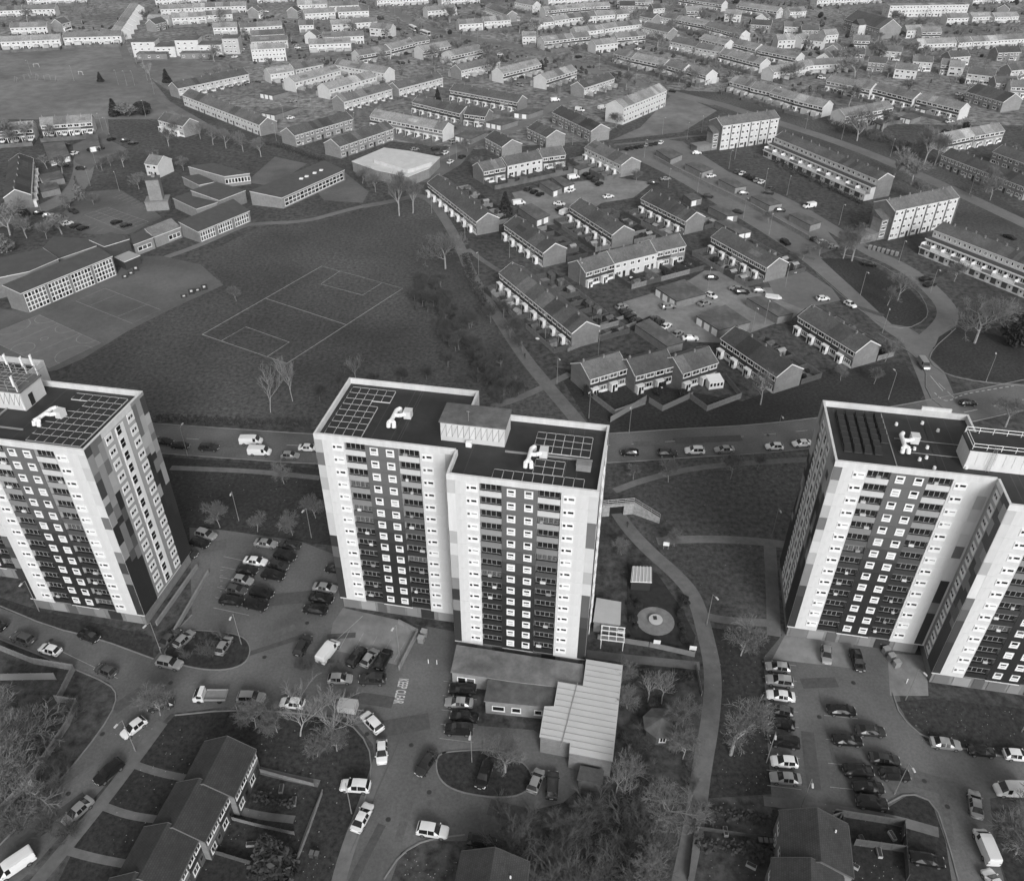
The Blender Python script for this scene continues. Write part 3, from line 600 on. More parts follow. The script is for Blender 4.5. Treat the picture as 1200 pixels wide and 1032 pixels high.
FL = {'w': 'pale rendered terrace of %s houses with light roof ', 'p': 'pale terrace of %s houses with brick gables ', 'q': 'pale terrace of %s houses with a dark window band '}
FZ = ['on the slope above the shops', 'beyond the bus road', 'in the estate behind the green', 'among the parallel white rows', 'along the top of the park', 'by the trees of the hall', 'at the town edge']
for zi, ln in enumerate(FARR.split('\n')):
    for e in ln.split('|'):
        q = e.split(); x1, y1, x2, y2 = map(float, q[:4]); n = max(1, round((G(x2, y2, ZR)-G(x1, y1, ZR)).length/5.6))
        terrace(x1, y1, x2, y2, n, q[4], FL[q[4]] % NUM[min(n, 20)]+FZ[zi], 'far terraces '+FZ[zi], lod=1)
terrace(293, 52, 333, 50, 5, 'w', 'three storey white terrace in a stack of parallel rows', ridge=9.5, eave=7.2, storeys=3, lod=1)
# detached and semi-detached houses: centre pixel of ridge, length m, heading deg, gable to front
DET = [(298, 8, 8, 80), (344, 8, 8, 80), (366, 36, 8, 75), (448, 28, 16, -20), (70, 22, 9, 75), (182, 22, 12, 70), (1115, 70, 10, -20), (1123, 72, 8, -25), (1152, 81, 14, -30), (1178, 90, 12, 0), (1196, 95, 10, -10),
 (972, 35, 10, 20), (978, 52, 9, 60), (1002, 57, 12, -15), (1010, 42, 10, -10), (1026, 50, 8, 60), (1046, 54, 12, -20), (1030, 67, 10, -25), (968, 62, 8, 60), (1064, 75, 12, -25), (1082, 66, 11, -15), (893, 24, 14, -20), (895, 16, 9, 60), (920, 41, 12, 10), (929, 26, 11, -10), (949, 30, 12, 0),
 (1090, 32, 14, 5), (1070, 30, 12, 10), (1122, 60, 14, 15), (1180, 55, 16, 10), (940, 40, 10, 40), (958, 42, 10, -30), (1190, 75, 12, 20), (1178, 5, 10, 60), (812, 8, 12, 10), (860, 12, 12, -15), (770, 5, 10, 20), (735, 2, 12, 0)]
for k, (x, y, Ln, a) in enumerate(DET):
    c = G(x, y, 7.5); d = Vector((math.cos(R(a)), math.sin(R(a)), 0))*Ln/2
    s = 'pdqw'[k % 4]
    tag(gable_thing('detached_house', c-d, c+d, 8.4, 5.0, 7.8, s, 2 if Ln > 9 else 1, k, 1), {'p': 'pale rendered house with brick gable among far gardens', 'd': 'brick house with dark roof among far gardens', 'q': 'pale house with light roof and dark panels among far gardens', 'w': 'white house with light roof among far gardens'}[s], 'house', 'far detached houses')
# stepped diagonal row at the park corner
for k in range(6):
    t = k/5; c = G(140+t*18, 31-t*26, 7.5); d = Vector((-4.2, 3.4, 0))
    tag(gable_thing('terraced_house', c-d, c+d, 7.5, 5.0, 7.5, 'w', 1, k, 1), 'narrow house with dark roof in a stepped diagonal row by the park', 'house', 'stepped diagonal row')
# pale stepped flats by the park, flat roofs
r = link('stepped_flats', None, None, G(210, 68), R(6)); tag(r, 'white flat roofed stepped flats at the corner of the park', 'flats')
for k, (x0, x1, y0, y1, z, m) in enumerate(((-28, -14, 4, 16, 8.5, M_RENDW), (-14, -2, 2, 14, 6, M_RENDW), (-2, 12, 5, 17, 9, M_RENDW), (12, 26, 3, 15, 6.5, M_RENDW), (-24, -6, -4, 3.9, 3.2, M_BRICK), (2, 22, -4, 2.9, 3.2, M_BRICK), (26, 36, 8, 20, 9, M_RENDER))):
    b = MB(); b.box(x0, x1-.01, y0, y1, 0, z); wv = b.build('wall', m, r); b = MB(); b.box(x0-.1, x1-.15, y0-.1, y1+.1, z+.002, z+.2); b.build('roof', M_FELT, r)
    for f in range(int(z//2.8)):
        for i in range(3): link('window', hwin(1.4, 1.1, 1), r, (x0+1.2+i*(x1-x0-2)/3, y0-.003, f*2.8+1.1))
# long white three storey slab, far right
p1, p2 = G(1040, 5, 8.5), G(1132, 3.5, 8.5)
rr_ = gable_thing('slab_block', p1, p2, 10, 8.0, 8.6, 'w', 12, 5, 1, False, 3, porch=False); tag(rr_, 'long white three storey slab block on the far right skyline', 'flats')
# hall with big dark roof
p1, p2 = G(1004, 14, 11), G(1046, 25, 11)
hl = gable_thing('hall', p1, p2, 18, 6.5, 12, 'd', 7, 5, 1, False, 2, porch=False); tag(hl, 'large hall with steep dark roof and a white windowed wing', 'hall')
b = MB(); b.box(-3, 5, -15, -9.1, 0, 7); b.build('front_wing', M_RENDW, hl); b = MB(); b.prism([(-3.3, -15.3), (1, -15.3), (1, -9.2), (-3.3, -9.2)], 7.002, [7.1, 10, 10, 7.1]); b.prism([(1.002, -15.3), (5.3, -15.3), (5.3, -9.2), (1.002, -9.2)], 7.002, [10, 7.1, 7.1, 10]); b.build('wing_roof', M_ROOF, hl)
for i in range(3):
    for f in range(2): link('window', hwin(1.4, 1.6, 1), hl, (-2.3+i*2.5, -15.003, 1+f*3))
# ------------------------------------------------------------------ tower blocks
TA = R(-10.2)                        # the three towers stand parallel
BW, BD, SX, SY = 22.4, 16.8, 22.75, 5.9
GF, NF = 2.8, 14
ROOFZ, PAR = 38.1, 39.15
FH = (ROOFZ - GF) / NF
ramp = lambda k, top, bot, p=1.0: bot + (top-bot)*((k/(NF-1))**p)   # k floor index from the bottom
def win_mesh(wd, ht, kind):
    def mk():
        b = MB(); f = 0.10 if kind != 'thin' else .045
        if kind == 'panel':      # white panel with a shallow opening near its head
            b.box(0, wd, -0.09, 0, 0, ht, 0); return b.mesh('window', M_TRIM)
        b.box(0, wd, -0.06, 0, 0, f, 0); b.box(0, wd, -0.06, 0, ht-f, ht, 0); b.box(0, f, -0.06, 0, f, ht-f, 0); b.box(wd-f, wd, -0.06, 0, f, ht-f, 0)
        n = max(1, round(wd/(0.9 if kind != 'thin' else .78)))
        for i in range(1, n): x = wd*i/n; b.box(x-0.035, x+0.035, -0.06, 0, f, ht-f, 0)
        return b.mesh('window', M_TRIM if kind != 'thin' else grey(.3))
    return cached(('win', round(wd, 2), round(ht, 2), kind), mk)
def pane_mesh(wd, ht, dk):
    def mk():
        b = MB(); b.box(0, wd, -0.02, 0, 0, ht); return b.mesh('pane', (M_GLASS2, M_GLASS, M_BLIND)[dk])
    return cached(('pane', round(wd, 2), round(ht, 2), dk), mk)
def tower(origin, label, right_rng, seed, roofkind):
    rnd = random.Random(seed)
    root = link('tower_block', None, None, (origin[0], origin[1], 0), TA)
    tag(root, label, 'tower block', 'tower blocks')
    blocks = [(0, 0), (SX, -SY)]
    # bands across a front, metres from its left corner
    BANDS = [('s', 0, 4.9), ('b', 4.9, 8.3), ('c', 8.3, 13.55), ('b', 13.55, 17.0), ('s', 17.0, BW)]
    for bi, (ox, oy) in enumerate(blocks):
        mb = MB(); wx = ox+BW if bi else SX-0.004
        mb.box(ox, wx, oy+1.3, oy+BD, GF-0.3, ROOFZ, 0)
        for t, x0, x1 in BANDS:
            if not bi and x1 == BW: x1 = SX-0.004
            if t == 's': mb.box(ox+x0, ox+x1, oy, oy+1.3, GF-0.3, ROOFZ, 0)
        mb.box(ox+8.3, ox+13.55, oy, oy+1.3, GF-0.3, ROOFZ, 0)
        mb.build('wall', M_WHITE, root)
        # recessed ground floor, brick and concrete
        g = MB(); g.box(ox+0.35, ox+BW-0.35, oy+0.3, oy+BD-0.35, -0.2, GF-0.302, 0); g.build('ground_floor', M_BRICK, root)
        for k, (x0, x1, a) in enumerate(((0.8, 3.2, 0.16), (3.8, 6.4, 0.28), (6.9, 8.6, 0.10), (9.2, 12.0, 0.15), (12.4, 14.2, 0.22), (15.0, 17.4, 0.03), (18.2, 21.3, 0.25))):
            d = MB(); d.box(ox+x0, ox+x1, oy+0.22, oy+0.298, 0.15, 2.3)
            d.build('door_panel', grey(a), root)
        # parapet with coping
        p = MB(); th = 0.35; z0 = ROOFZ+0.002
        if bi == 0:
            p.box(0, SX-.004, 0, th, z0, PAR); p.box(0, SX-.004, BD-th, BD, z0, PAR); p.box(0, th, th, BD-th, z0, PAR); p.box(SX-.004-th, SX-.004, BD-SY, BD-th, z0, PAR)
            rx = (th, SX-.004)
        else:
            p.box(ox, ox+BW, oy, oy+th, z0, PAR); p.box(ox, ox+BW, oy+BD-th, oy+BD, z0, PAR); p.box(ox, ox+th, oy+th, -0.002, z0, PAR); p.box(ox+BW-th, ox+BW, oy+th, oy+BD-th, z0, PAR)
            rx = (ox, ox+BW-th)
        p.build('parapet', M_WHITE, root)
        rf = MB(); rf.box(rx[0], rx[1], oy+th, oy+BD-th, ROOFZ+0.004+0.003*bi, ROOFZ+0.06); rf.build('roof', M_FELTD, root)
        # felt lap seams and gullies
        for k in range(5):
            s = MB(); x = ox+2+rnd.random()*18; s.box(x, x+0.12, oy+0.6, oy+BD-0.6, ROOFZ+0.062, ROOFZ+0.075); s.build('roof_seam', grey(0.05), root)
        # floor by floor
        for k in range(NF):
            z = GF + k*FH
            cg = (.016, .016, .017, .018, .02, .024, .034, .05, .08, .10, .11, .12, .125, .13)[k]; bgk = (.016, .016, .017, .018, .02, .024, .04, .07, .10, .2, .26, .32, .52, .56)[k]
            # centre band panels
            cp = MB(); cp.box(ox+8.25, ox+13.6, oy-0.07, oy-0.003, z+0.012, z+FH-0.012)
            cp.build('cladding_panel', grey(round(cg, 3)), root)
            for xx in (9.05, 11.65):
                wv = link('window', win_mesh(1.3, 1.4, 'panel'), root, (ox+xx, oy-0.073, z+0.75))
                dk = rnd.choice((1, 1, 1, 1, 0, 2, 1))
                link('pane', pane_mesh(0.86, rnd.choice((.34, .34, .5, .26)), dk), wv, (0.2, -0.092, 0.8)); link('pane', pane_mesh(0.86, 0.07, True), wv, (0.2, -0.092, 0.42))
            # white cladding sheets with open joints
            for x0, x1 in ((1.27, 4.88), (17.02, 21.03)):
                link('cladding_panel', cached(('wp', round(x1-x0, 2)), lambda: (lambda q: (q.box(0, x1-x0, -.03, -.003, .014, FH-.014), q.mesh('cladding_panel', M_WHITE))[1])(MB())), root, (ox+x0, oy, z))
            # outer small windows: a toilet light and a bedroom light in a white panel
            for xx in (2.9, 17.35):
                wv = link('window', win_mesh(1.75, 1.3, 'panel'), root, (ox+xx, oy-0.033, z+0.75))
                if rnd.random() < 0.75:
                    link('pane', pane_mesh(0.36, 0.42, rnd.random() < 0.8), wv, (0.14, -0.092, 0.55)); link('pane', pane_mesh(0.8, 0.36, rnd.random() < 0.8), wv, (0.78, -0.092, 0.66))
                else:
                    link('pane', pane_mesh(0.36, 0.42, False), wv, (0.14, -0.092, 0.55)); link('pane', pane_mesh(0.8, 0.12, False), wv, (0.78, -0.092, 0.8))
            # balconies
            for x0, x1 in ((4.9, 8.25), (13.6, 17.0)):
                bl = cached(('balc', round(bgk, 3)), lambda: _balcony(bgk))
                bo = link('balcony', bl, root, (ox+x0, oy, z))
                wv = link('window', win_mesh(3.1, 1.15, 'thin'), root, (ox+x0+0.12, oy+0.45, z+1.12))
                link('pane', pane_mesh(2.95, 1.0, rnd.choice((1, 1, 1, 1, 0, 1, 1, 1, 1, 2 if k > 7 else 1))), wv, (0.08, -0.01, 0.08))
                if rnd.random() < 0.4:
                    c = MB(); cx = rnd.uniform(0.3, 2.2); c.box(0, rnd.uniform(.4, .9), 0, 0.25, 0, 0.5); c.build('washing', grey(rnd.choice((.3, .5, .7))), bo, (cx, 0.12, 1.0))
            # corner strip panels (patchwork)
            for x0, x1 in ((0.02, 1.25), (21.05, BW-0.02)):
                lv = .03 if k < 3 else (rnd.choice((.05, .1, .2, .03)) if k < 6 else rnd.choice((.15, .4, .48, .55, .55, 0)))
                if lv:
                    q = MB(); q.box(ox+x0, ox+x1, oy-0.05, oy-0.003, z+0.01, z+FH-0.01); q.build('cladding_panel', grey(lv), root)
    # flank faces: patchwork panels, stair window strip, window columns
    def flank(x, sgn, y0, y1, full=True):
        """a face at local x, outward normal sgn*x"""
        base = MB()
        xo = x + sgn*0.003; xi = x + sgn*0.05
        L = y1-y0
        def slab(a, b, za, zb, m, nm, t=0.05, off=0.003):
            q = MB(); u = sorted((x+sgn*off, x+sgn*(off+t))); q.box(u[0], u[1], y0+a, y0+b, za, zb); return q.build(nm, m, root)
        if full:
            cols = [(0.03, 1.5), (1.51, 3.0), (3.01, 4.3)]; rear = [(12.9, 14.1), (14.11, 15.4), (15.41, 16.75)]
        else:
            cols = [(0.03, 1.5), (1.51, 2.9)]; rear = []
        mid = (cols[-1][1]+0.01, (rear[0][0]-0.01) if rear else L-0.02)
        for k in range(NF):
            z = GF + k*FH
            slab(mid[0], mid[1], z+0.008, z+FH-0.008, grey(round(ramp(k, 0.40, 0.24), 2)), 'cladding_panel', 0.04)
        for cs in (cols, rear):
            for ci, (a, b) in enumerate(cs):
                z = GF - 0.2; lastc = None
                while z < ROOFZ+1.0:
                    hh = rnd.choice((1.4, 2.0, 2.53, 2.53, 3.4)); z1 = min(z+hh, PAR-0.1)
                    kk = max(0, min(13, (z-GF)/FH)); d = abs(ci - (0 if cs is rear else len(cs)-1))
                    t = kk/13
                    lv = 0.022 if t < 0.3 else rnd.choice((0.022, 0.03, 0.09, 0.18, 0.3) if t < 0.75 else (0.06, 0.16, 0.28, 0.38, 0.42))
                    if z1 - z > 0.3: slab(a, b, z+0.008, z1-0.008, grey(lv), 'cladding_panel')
                    z = z1
                    if z1 >= PAR-0.11: break
        wcols = (4.9, 11.1) if full else (3.3,)
        for k in range(NF):
            z = GF + k*FH + 0.7
            for wy in wcols:
                rz = R(90) if sgn > 0 else R(-90)
                yy = y0+wy if sgn > 0 else y0+wy+1.55
                wv = link('window', win_mesh(1.75, 1.7, 'panel'), root, (x+sgn*0.045, yy, z), rz)
                link('pane', pane_mesh(0.5, 0.5, rnd.random() < .8), wv, (0.15, -0.092, 0.7)); link('pane', pane_mesh(0.5, 0.5, rnd.random() < .7), wv, (0.85, -0.092, 0.7))
        if full:
            slab(7.6, 9.9, GF+0.4, ROOFZ-0.4, M_TRIM, 'stair_strip', 0.06, 0.046)
            for k in range(NF):
                z = GF + k*FH + 0.55
                rz = R(90) if sgn > 0 else R(-90)
                yy = y0+7.75 if sgn > 0 else y0+9.75 - 0.65
                wv = link('window', win_mesh(1.3, 1.75, 'bars'), root, (x+sgn*0.108, yy, z), rz)
                link('pane', pane_mesh(1.16, 1.6, True), wv, (0.07, -0.01, 0.07))
                q = MB(); q.box(0.06, 1.24, -0.045, -0.03, 0.83, 0.9); q.build('glazing_bar', M_TRIM, wv)
    flank(SX+BW, 1, -SY, -SY+BD); flank(0, -1, 0, BD); flank(SX, -1, -SY, -0.02, False)
    # roof furniture
    def solar(px, py, wd, dp, tilt=0.12):
        def mk():
            b = MB(); e = 0.055
            b.quad((0, 0, .16), (wd, 0, .16), (wd, dp, .16+tilt), (0, dp, .16+tilt), 0)
            b.box(0, wd, -e, 0, 0.02, .2, 1); b.box(0, wd, dp, dp+e, 0.02, .2+tilt, 1); b.box(-e, 0, -e, dp+e, 0.02, .2, 1); b.box(wd, wd+e, -e, dp+e, 0.02, .2, 1)
            return b.mesh('solar_panel', [grey(0.02, 0.2), grey(.55) if tilt < .3 else grey(.05)])
        link('solar_panel', cached(('solar', wd, dp, tilt), mk), root, (px, py, ROOFZ+0.07))
    def duct(cx, cy, rz, s=1.0):
        e = link('air_duct', None, root, (cx, cy, ROOFZ+0.07), rz); r = 0.3*s
        b = MB(); pts = [(-.3, -2.1, .15), (-.3, -1.9, .9), (0, -1.2, 1.0), (0, 0.2, 1.0), (0.0, 1.6, 1.0), (0.4, 2.2, 1.0), (0.4, 2.35, .3)]
        for a, c in zip(pts[:-1], pts[1:]): b.tube(a, c, r, r, 10)
        for a, c in (((0, -1.2, 1.0), (.55, -1.8, .95)), ((.55, -1.8, .95), (.6, -2.1, .15)), ((0, .2, 1.0), (.9, .3, .95)), ((.9, .3, .95), (1.7, .9, .95))): b.tube(a, c, r, r, 10)
        b.build('duct_pipe', M_TRIM, e, smooth=False)
        c = MB(); c.box(1.4, 2.6, 0.6, 1.9, 0.15, 1.45); c.box(1.35, 2.65, .55, 1.95, 1.452, 1.52); c.build('fan_unit', grey(0.6), e)
    cells = lambda x0, y0, nx, ny, wd, dp, skip=(): [solar(x0+i*(wd+.1), y0+j*(dp+.1), wd, dp) for i in range(nx) for j in range(ny) if (i, j) not in skip]
    if roofkind == 'B':
        cells(1.2, 1.5, 5, 8, 1.42, 1.6, {(4, j) for j in range(6)} | {(3, 5)})
        duct(10.9, 7.0, R(0), 1.15); 
        cells(34.2, 2.9, 6, 3, 1.36, 1.6, ()); cells(35.0, -2.4, 3, 2, 1.4, 1.6)
        cells(29.3, -4.9, 9, 1, 1.4, 2.2, ()); duct(34.0, 0.8, R(0), 1.1)
        b = MB(); b.box(0, 2.2, 0, 1.2, 0, 1.1); b.box(-.05, 2.25, -.05, 1.25, 1.102, 1.2); b.build('roof_vent_box', M_CONC, root, (41.2, -0.5, ROOFZ+.07))
        b = MB(); b.box(30, 43.4, 2.0, 2.25, ROOFZ+.09, ROOFZ+.35); b.build('cable_tray', M_METAL, root)
    if roofkind == 'A':
        cells(34.0, -4.2, 6, 8, 1.45, 1.58, {(0, j) for j in (3, 4, 5, 6)} | {(1, 5), (1, 6)})
        duct(33.4, 1.6, R(-8), 1.1); 
        b = MB(); b.box(SX+2.5, SX+9, -SY+4, -SY+4.25, ROOFZ+.09, ROOFZ+.3); b.box(SX+2.5, SX+2.75, -SY+4.26, 4, ROOFZ+.09, ROOFZ+.3); b.build('cable_tray', M_METAL, root)
    if roofkind == 'C':
        for i in range(5):       # rows of steeply tilted modules
            for j in range(7 if i < 4 else 5):
                solar(2.0+i*1.5, 4.0+j*1.55+(3.4 if i == 4 else 0), 1.0, 1.5, 0.5)
        duct(10.9, 7.2, R(0), 1.1)
        for k in range(9):
            b = MB(); b.tube((0, 0, 0), (0, 0, .45), .28, .22, 8); b.build('roof_vent', M_TRIM, root, (rnd.uniform(11, 21), rnd.uniform(2, 15.5), ROOFZ+.07))
        b = MB(); b.box(9.2, 9.35, .6, 16, ROOFZ+.08, ROOFZ+.16); b.box(10.16, 21.9, 5.6, 5.7, ROOFZ+.08, ROOFZ+.16); b.box(10.16, 21.9, 9.0, 9.1, ROOFZ+.08, ROOFZ+.16); b.build('lightning_tape', M_METAL, root)
    # plant room across the two blocks
    px0, px1, py0, py1 = {'A': (18.6, 28.8, 3.2, 8.4), 'B': (19.6, 29.7, 3.3, 8.3), 'C': (18.95, 33, 3.0, 7.4)}[roofkind]
    PZ = 41.6
    b = MB(); b.box(px0, px1, py0, py1, ROOFZ+0.065, PZ); pr = b.build('plant_room', M_WHITE if roofkind == 'C' else grey(0.55), root)
    b = MB(); b.box(px0-.2, px1+.2, py0-.2, py1+.2, PZ+0.002, PZ+.22); b.build('plant_room_roof', M_FELT if roofkind != 'C' else M_FELTD, pr)
    n = 11
    for i in range(n):           # cladding sheets with standing ribs and cross bracing
        x0 = px0 + (px1-px0)*i/n; x1 = px0+(px1-px0)*(i+1)/n
        b = MB(); b.box(x0+.03, x1-.03, py0-.06, py0-.003, ROOFZ+1.0, PZ-.25); b.build('cladding_sheet', M_WHITE if roofkind == 'C' else grey(0.62 if i % 2 else 0.56), pr)
        if roofkind != 'C':
            b = MB(); b.tube((x0+.05, py0-.09, ROOFZ+1.1), (x1-.05, py0-.09, PZ-.4), .03, .03, 4); b.tube((x0+.02, py0-.09, ROOFZ+1.0), (x0+.02, py0-.09, PZ-.25), .03, .03, 4); b.build('brace', grey(0.15), pr)
    if roofkind == 'A':          # steel mast frame and aerials
        b = MB()
        for i in range(6):
            x = px0 + (px1-px0)*i/5
            for y in (py0, py1): b.tube((x, y, PZ+.2), (x, y, PZ+2.0), .06, .06, 5)
            b.tube((x, py0, PZ+2.0), (x, py1, PZ+2.0), .05, .05, 5); b.tube((x, py0, PZ+1.2), (x, py1, PZ+1.2), .04, .04, 5)
        for y in (py0, (py0+py1)/2, py1):
            for z in (.6, 1.2, 2.0): b.tube((px0, y, PZ+z), (px1, y, PZ+z), .05, .05, 5)
        b.build('mast_frame', M_METAL, pr)
        for x, y, z in ((px1-.3, py0, 3.3), (px1-.3, py1, 4.2), (px0+5, py1, 3.8), (px1-2.3, py1, 3.6)):
            b = MB(); b.tube((x, y, ROOFZ+.3), (x, y, PZ+z), .09, .07, 6); b.box(x-.16, x+.16, y-.3, y-.1, PZ+z-2, PZ+z-.1); b.build('antenna', M_TRIM, pr)
        b = MB(); b.box(px1+.01, px1+.06, py0+1.4, py0+2.4, ROOFZ+.2, ROOFZ+2.3); b.build('door', grey(0.02), pr)
    if roofkind == 'C':
        b = MB()
        for y in (py0, py1):
            for z in (.65, 1.2): b.tube((px0+.2, y, PZ+z), (px1, y, PZ+z), .05, .05, 5)
            for i in range(8): x = px0+.2+(px1-px0-.2)*i/7; b.tube((x, y, PZ+.2), (x, y, PZ+1.2), .05, .05, 5)
        for z in (.65, 1.2): b.tube((px0+.2, py0, PZ+z), (px0+.2, py1, PZ+z), .05, .05, 5)
        b.build('guard_rail', M_TRIM, pr)
        b = MB()
        for x in (px0+3.0, px0+3.5): b.tube((x, py0-.35, ROOFZ+.1), (x, py0-.35, PZ+1.2), .035, .035, 5)
        for i in range(14): b.tube((px0+3.0, py0-.35, ROOFZ+.3+i*.33), (px0+3.5, py0-.35, ROOFZ+.3+i*.33), .025, .025, 4)
        b.build('access_ladder', M_METAL, pr)
        b = MB(); b.box(0, 4.6, 0, .3, 0, 1.9); b.build('tank_cover', M_WHITE, root, (15.5, BD+.02, ROOFZ-.3))
    elif roofkind == 'B':
        b = MB(); b.tube((0, 0, 0), (0, 0, 1.9), .05, .04, 6); b.box(-.3, .3, -.02, .02, 1.7, 1.78); b.build('aerial', M_METAL, pr, (px0+4.3, py0+.8, PZ+.2))
        b = MB(); b.box(0, .9, 0, .6, 0, .9); b.build('junction_box', M_TRIM, root, (px0+4.2, py0-1.1, ROOFZ+.07))
    return root
def _balcony(a):
    b = MB(); b.box(0.02, 3.33, 0.0, 1.29, 0.0, 0.14, 1); b.box(0.02, 3.33, -0.02, 0.08, 0.142, 1.08, 0); b.box(0.0, 3.35, -0.03, 0.1, 1.082, 1.13, 0)
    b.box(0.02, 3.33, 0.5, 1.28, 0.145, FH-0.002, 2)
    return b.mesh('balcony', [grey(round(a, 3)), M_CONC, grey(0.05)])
def offs(pt, du, dv): return (pt[0]+du*math.cos(TA)-dv*math.sin(TA), pt[1]+du*math.sin(TA)+dv*math.cos(TA))
PB = (-30.94, 105.7); PC = (48.4, 99.5)
PA = offs((-64.68, 101.0), -(SX+BW), SY)
tower(PB, 'white tower block with framed roof panels beside the keep clear car park', None, 3, 'B')
tower(PA, 'white tower block with a steel aerial frame on its roof', None, 4, 'A')
tower(PC, 'white tower block with rows of tilted solar panels and rooftop guard rails', None, 5, 'C')
# ------------------------------------------------------------------ foreground houses
FG = [(238.6, 917, 265.7, 863.4, 'dark roofed house highest in the stepped foreground row'), (203, 968, 233, 913, 'dark roofed house in the middle of the stepped foreground row'), (163, 1028, 196, 965, 'dark roofed house with mossy slope lowest of the stepped foreground row'), (128, 1090, 158, 1023, 'house mostly cut off, next below the stepped foreground row')]
for k, (x1, y1, x2, y2, lab) in enumerate(FG):
    p1, p2 = G(x1, y1, 7.3), G(x2, y2, 7.3); r = gable_thing('terraced_house', p1, p2, 8.0, 5.0, 7.3, 'a', 2, 60+k, 0, False, 2, porch=False, trim=grey(.14), roofk=.5); tag(r, lab, 'house', 'stepped foreground row')
for x1, y1, x2, y2, lab in ((962, 1008, 957.3, 947.5, 'brick house with light right roof slope beside the car park'), (951, 1075, 950, 1006, 'brick house with small vents, lower of the right foreground pair'), (566, 1075, 580, 994, 'dark roofed house half hidden by thicket at the frame edge')):
    p1, p2 = G(x1, y1, 7.3), G(x2, y2, 7.3); r = gable_thing('terraced_house', p1, p2, 9.0, 5.0, 7.3, 'b', 2, int(x1), 0, False, 2, porch=False, trim=grey(.09), roofk=.42); tag(r, lab, 'house', 'foreground houses')
    b = MB(); b.tube((0, 0, 0), (0, 0, .5), .12, .12, 6); b.build('vent_pipe', M_TRIM, r, (1.5, -2.5, 6.1))
# ------------------------------------------------------------------ flat or skew roofed buildings from their roof corners
def roofed(name, px, zs, label, cat, group=None, wall=None, roof=None, trim=True, over=.25):
    """px: roof corners in order round the roof, zs: roof height at each (or one number)"""
    n = len(px); z = zs if hasattr(zs, '__len__') else [zs]*n
    P = [G(x, y, zz) for (x, y), zz in zip(px, z)]; c = sum(P, Vector())/n; c.z = 0
    a = sum(P[i].x*P[(i+1) % n].y-P[(i+1) % n].x*P[i].y for i in range(n))
    if a < 0: P = P[::-1]
    root = link(name, None, None, c); tag(root, label, cat, group); FOOT.append((c.x, c.y, 0, max((p-c).xy.length for p in P)*.8, max((p-c).xy.length for p in P)*.8))
    Q = [(p.x-c.x, p.y-c.y) for p in P]; zz = [p.z for p in P]
    sh = [(q[0]*(1-over/max(1, math.hypot(*q))), q[1]*(1-over/max(1, math.hypot(*q)))) for q in Q]
    b = MB(); b.prism(sh, -.2, [v-.2 for v in zz]); b.build('wall', wall or M_BRICK, root)
    b = MB(); b.prism(Q, [v-.198 for v in zz], zz, 1 if trim else 0, 0)
    b.poly([(q[0], q[1], v-.198) for q, v in zip(Q, zz)][::-1], 0)
    b.build('roof', [roof or M_FELT, M_TRIM if trim is True else (trim or M_FELTD)], root)
    return root, c, sh, zz
def face_grid(root, A, B, z0, z1, cols, rows, name='window', dark=.5, seed=1):
    """glazing grid between two local points on a wall; one window object per bay column"""
    rnd = random.Random(seed); A = Vector((A[0], A[1], 0)); B = Vector((B[0], B[1], 0)); d = B-A; L = d.length; rz = math.atan2(d.y, d.x); cw = L/cols; rh = (z1-z0)/rows
    for i in range(cols):
        for j in range(rows):
            p = A+d*(i/cols); n = Vector((d.y, -d.x, 0)).normalized()*.01
            link(name, hwin(round(cw, 2), round(rh, 2), 0, rnd.random() < dark), root, (p.x+n.x, p.y+n.y, z0+j*rh), rz)
def near_edge(sh): return sh[0], sh[1]
# school
SR = M_FELT; sm = mat('school_roof', .07, .7, .2, .4)
r, c, sh, zz = roofed('school_building', [(24, 344), (132, 300), (114, 289), (2, 334)], [6.4, 6.4, 7.6, 7.6], 'two storey school block with white gridded glazing beside the playground', 'school', 'school buildings', M_BRICK, sm)
a, e = near_edge(sh); a = Vector(a); e = Vector(e)
for k in range(4): face_grid(r, a.lerp(e, k/4+.015), a.lerp(e, (k+1)/4-.015), .3, 5.9, 6, 4, dark=.35, seed=k)
roofed('school_building', [(-25, 330), (34, 318), (69, 303), (49, 291), (0, 302)], 6.5, 'school hall with dark hipped roof and white rooflight edge', 'school', 'school buildings', M_BRICK, sm)
roofed('school_building', [(69, 303), (113, 288), (105, 280), (62, 277), (50, 290)], 4.0, 'low flat roofed school link with small rooflights', 'school', 'school buildings', M_BRICK, sm)
roofed('school_building', [(122, 289), (152, 280), (130, 272), (104, 281)], [4.2, 4.2, 5.6, 5.6], 'small pitched school building with white verge', 'school', 'school buildings', M_BRICKD, sm)
roofed('school_canopy', [(145.6, 307), (164.5, 299), (151, 294), (134, 301)], 3.0, 'pale open canopy over the school playground door', 'canopy', None, grey(.05), grey(.35))  # its near-black wall solid is painted shade under the open canopy
r, c, sh, zz = roofed('school_building', [(156, 287), (180, 278), (169, 268), (153, 276)], 4.0, 'low grey school link building with three windows', 'school', 'school buildings', M_BRICKL, sm); a, e = near_edge(sh); face_grid(r, Vector(a).lerp(Vector(e), .15), Vector(a).lerp(Vector(e), .85), 1.2, 2.6, 3, 1)
r, c, sh, zz = roofed('school_building', [(180, 278), (212, 266), (200.5, 255.6), (169, 268)], [3.8, 3.8, 5.4, 5.4], 'school entrance building with pale pitched roof', 'school', 'school buildings', M_BRICKL, M_ROOFL); a, e = near_edge(sh); face_grid(r, Vector(a).lerp(Vector(e), .5), Vector(a).lerp(Vector(e), .95), .8, 2.4, 3, 1)
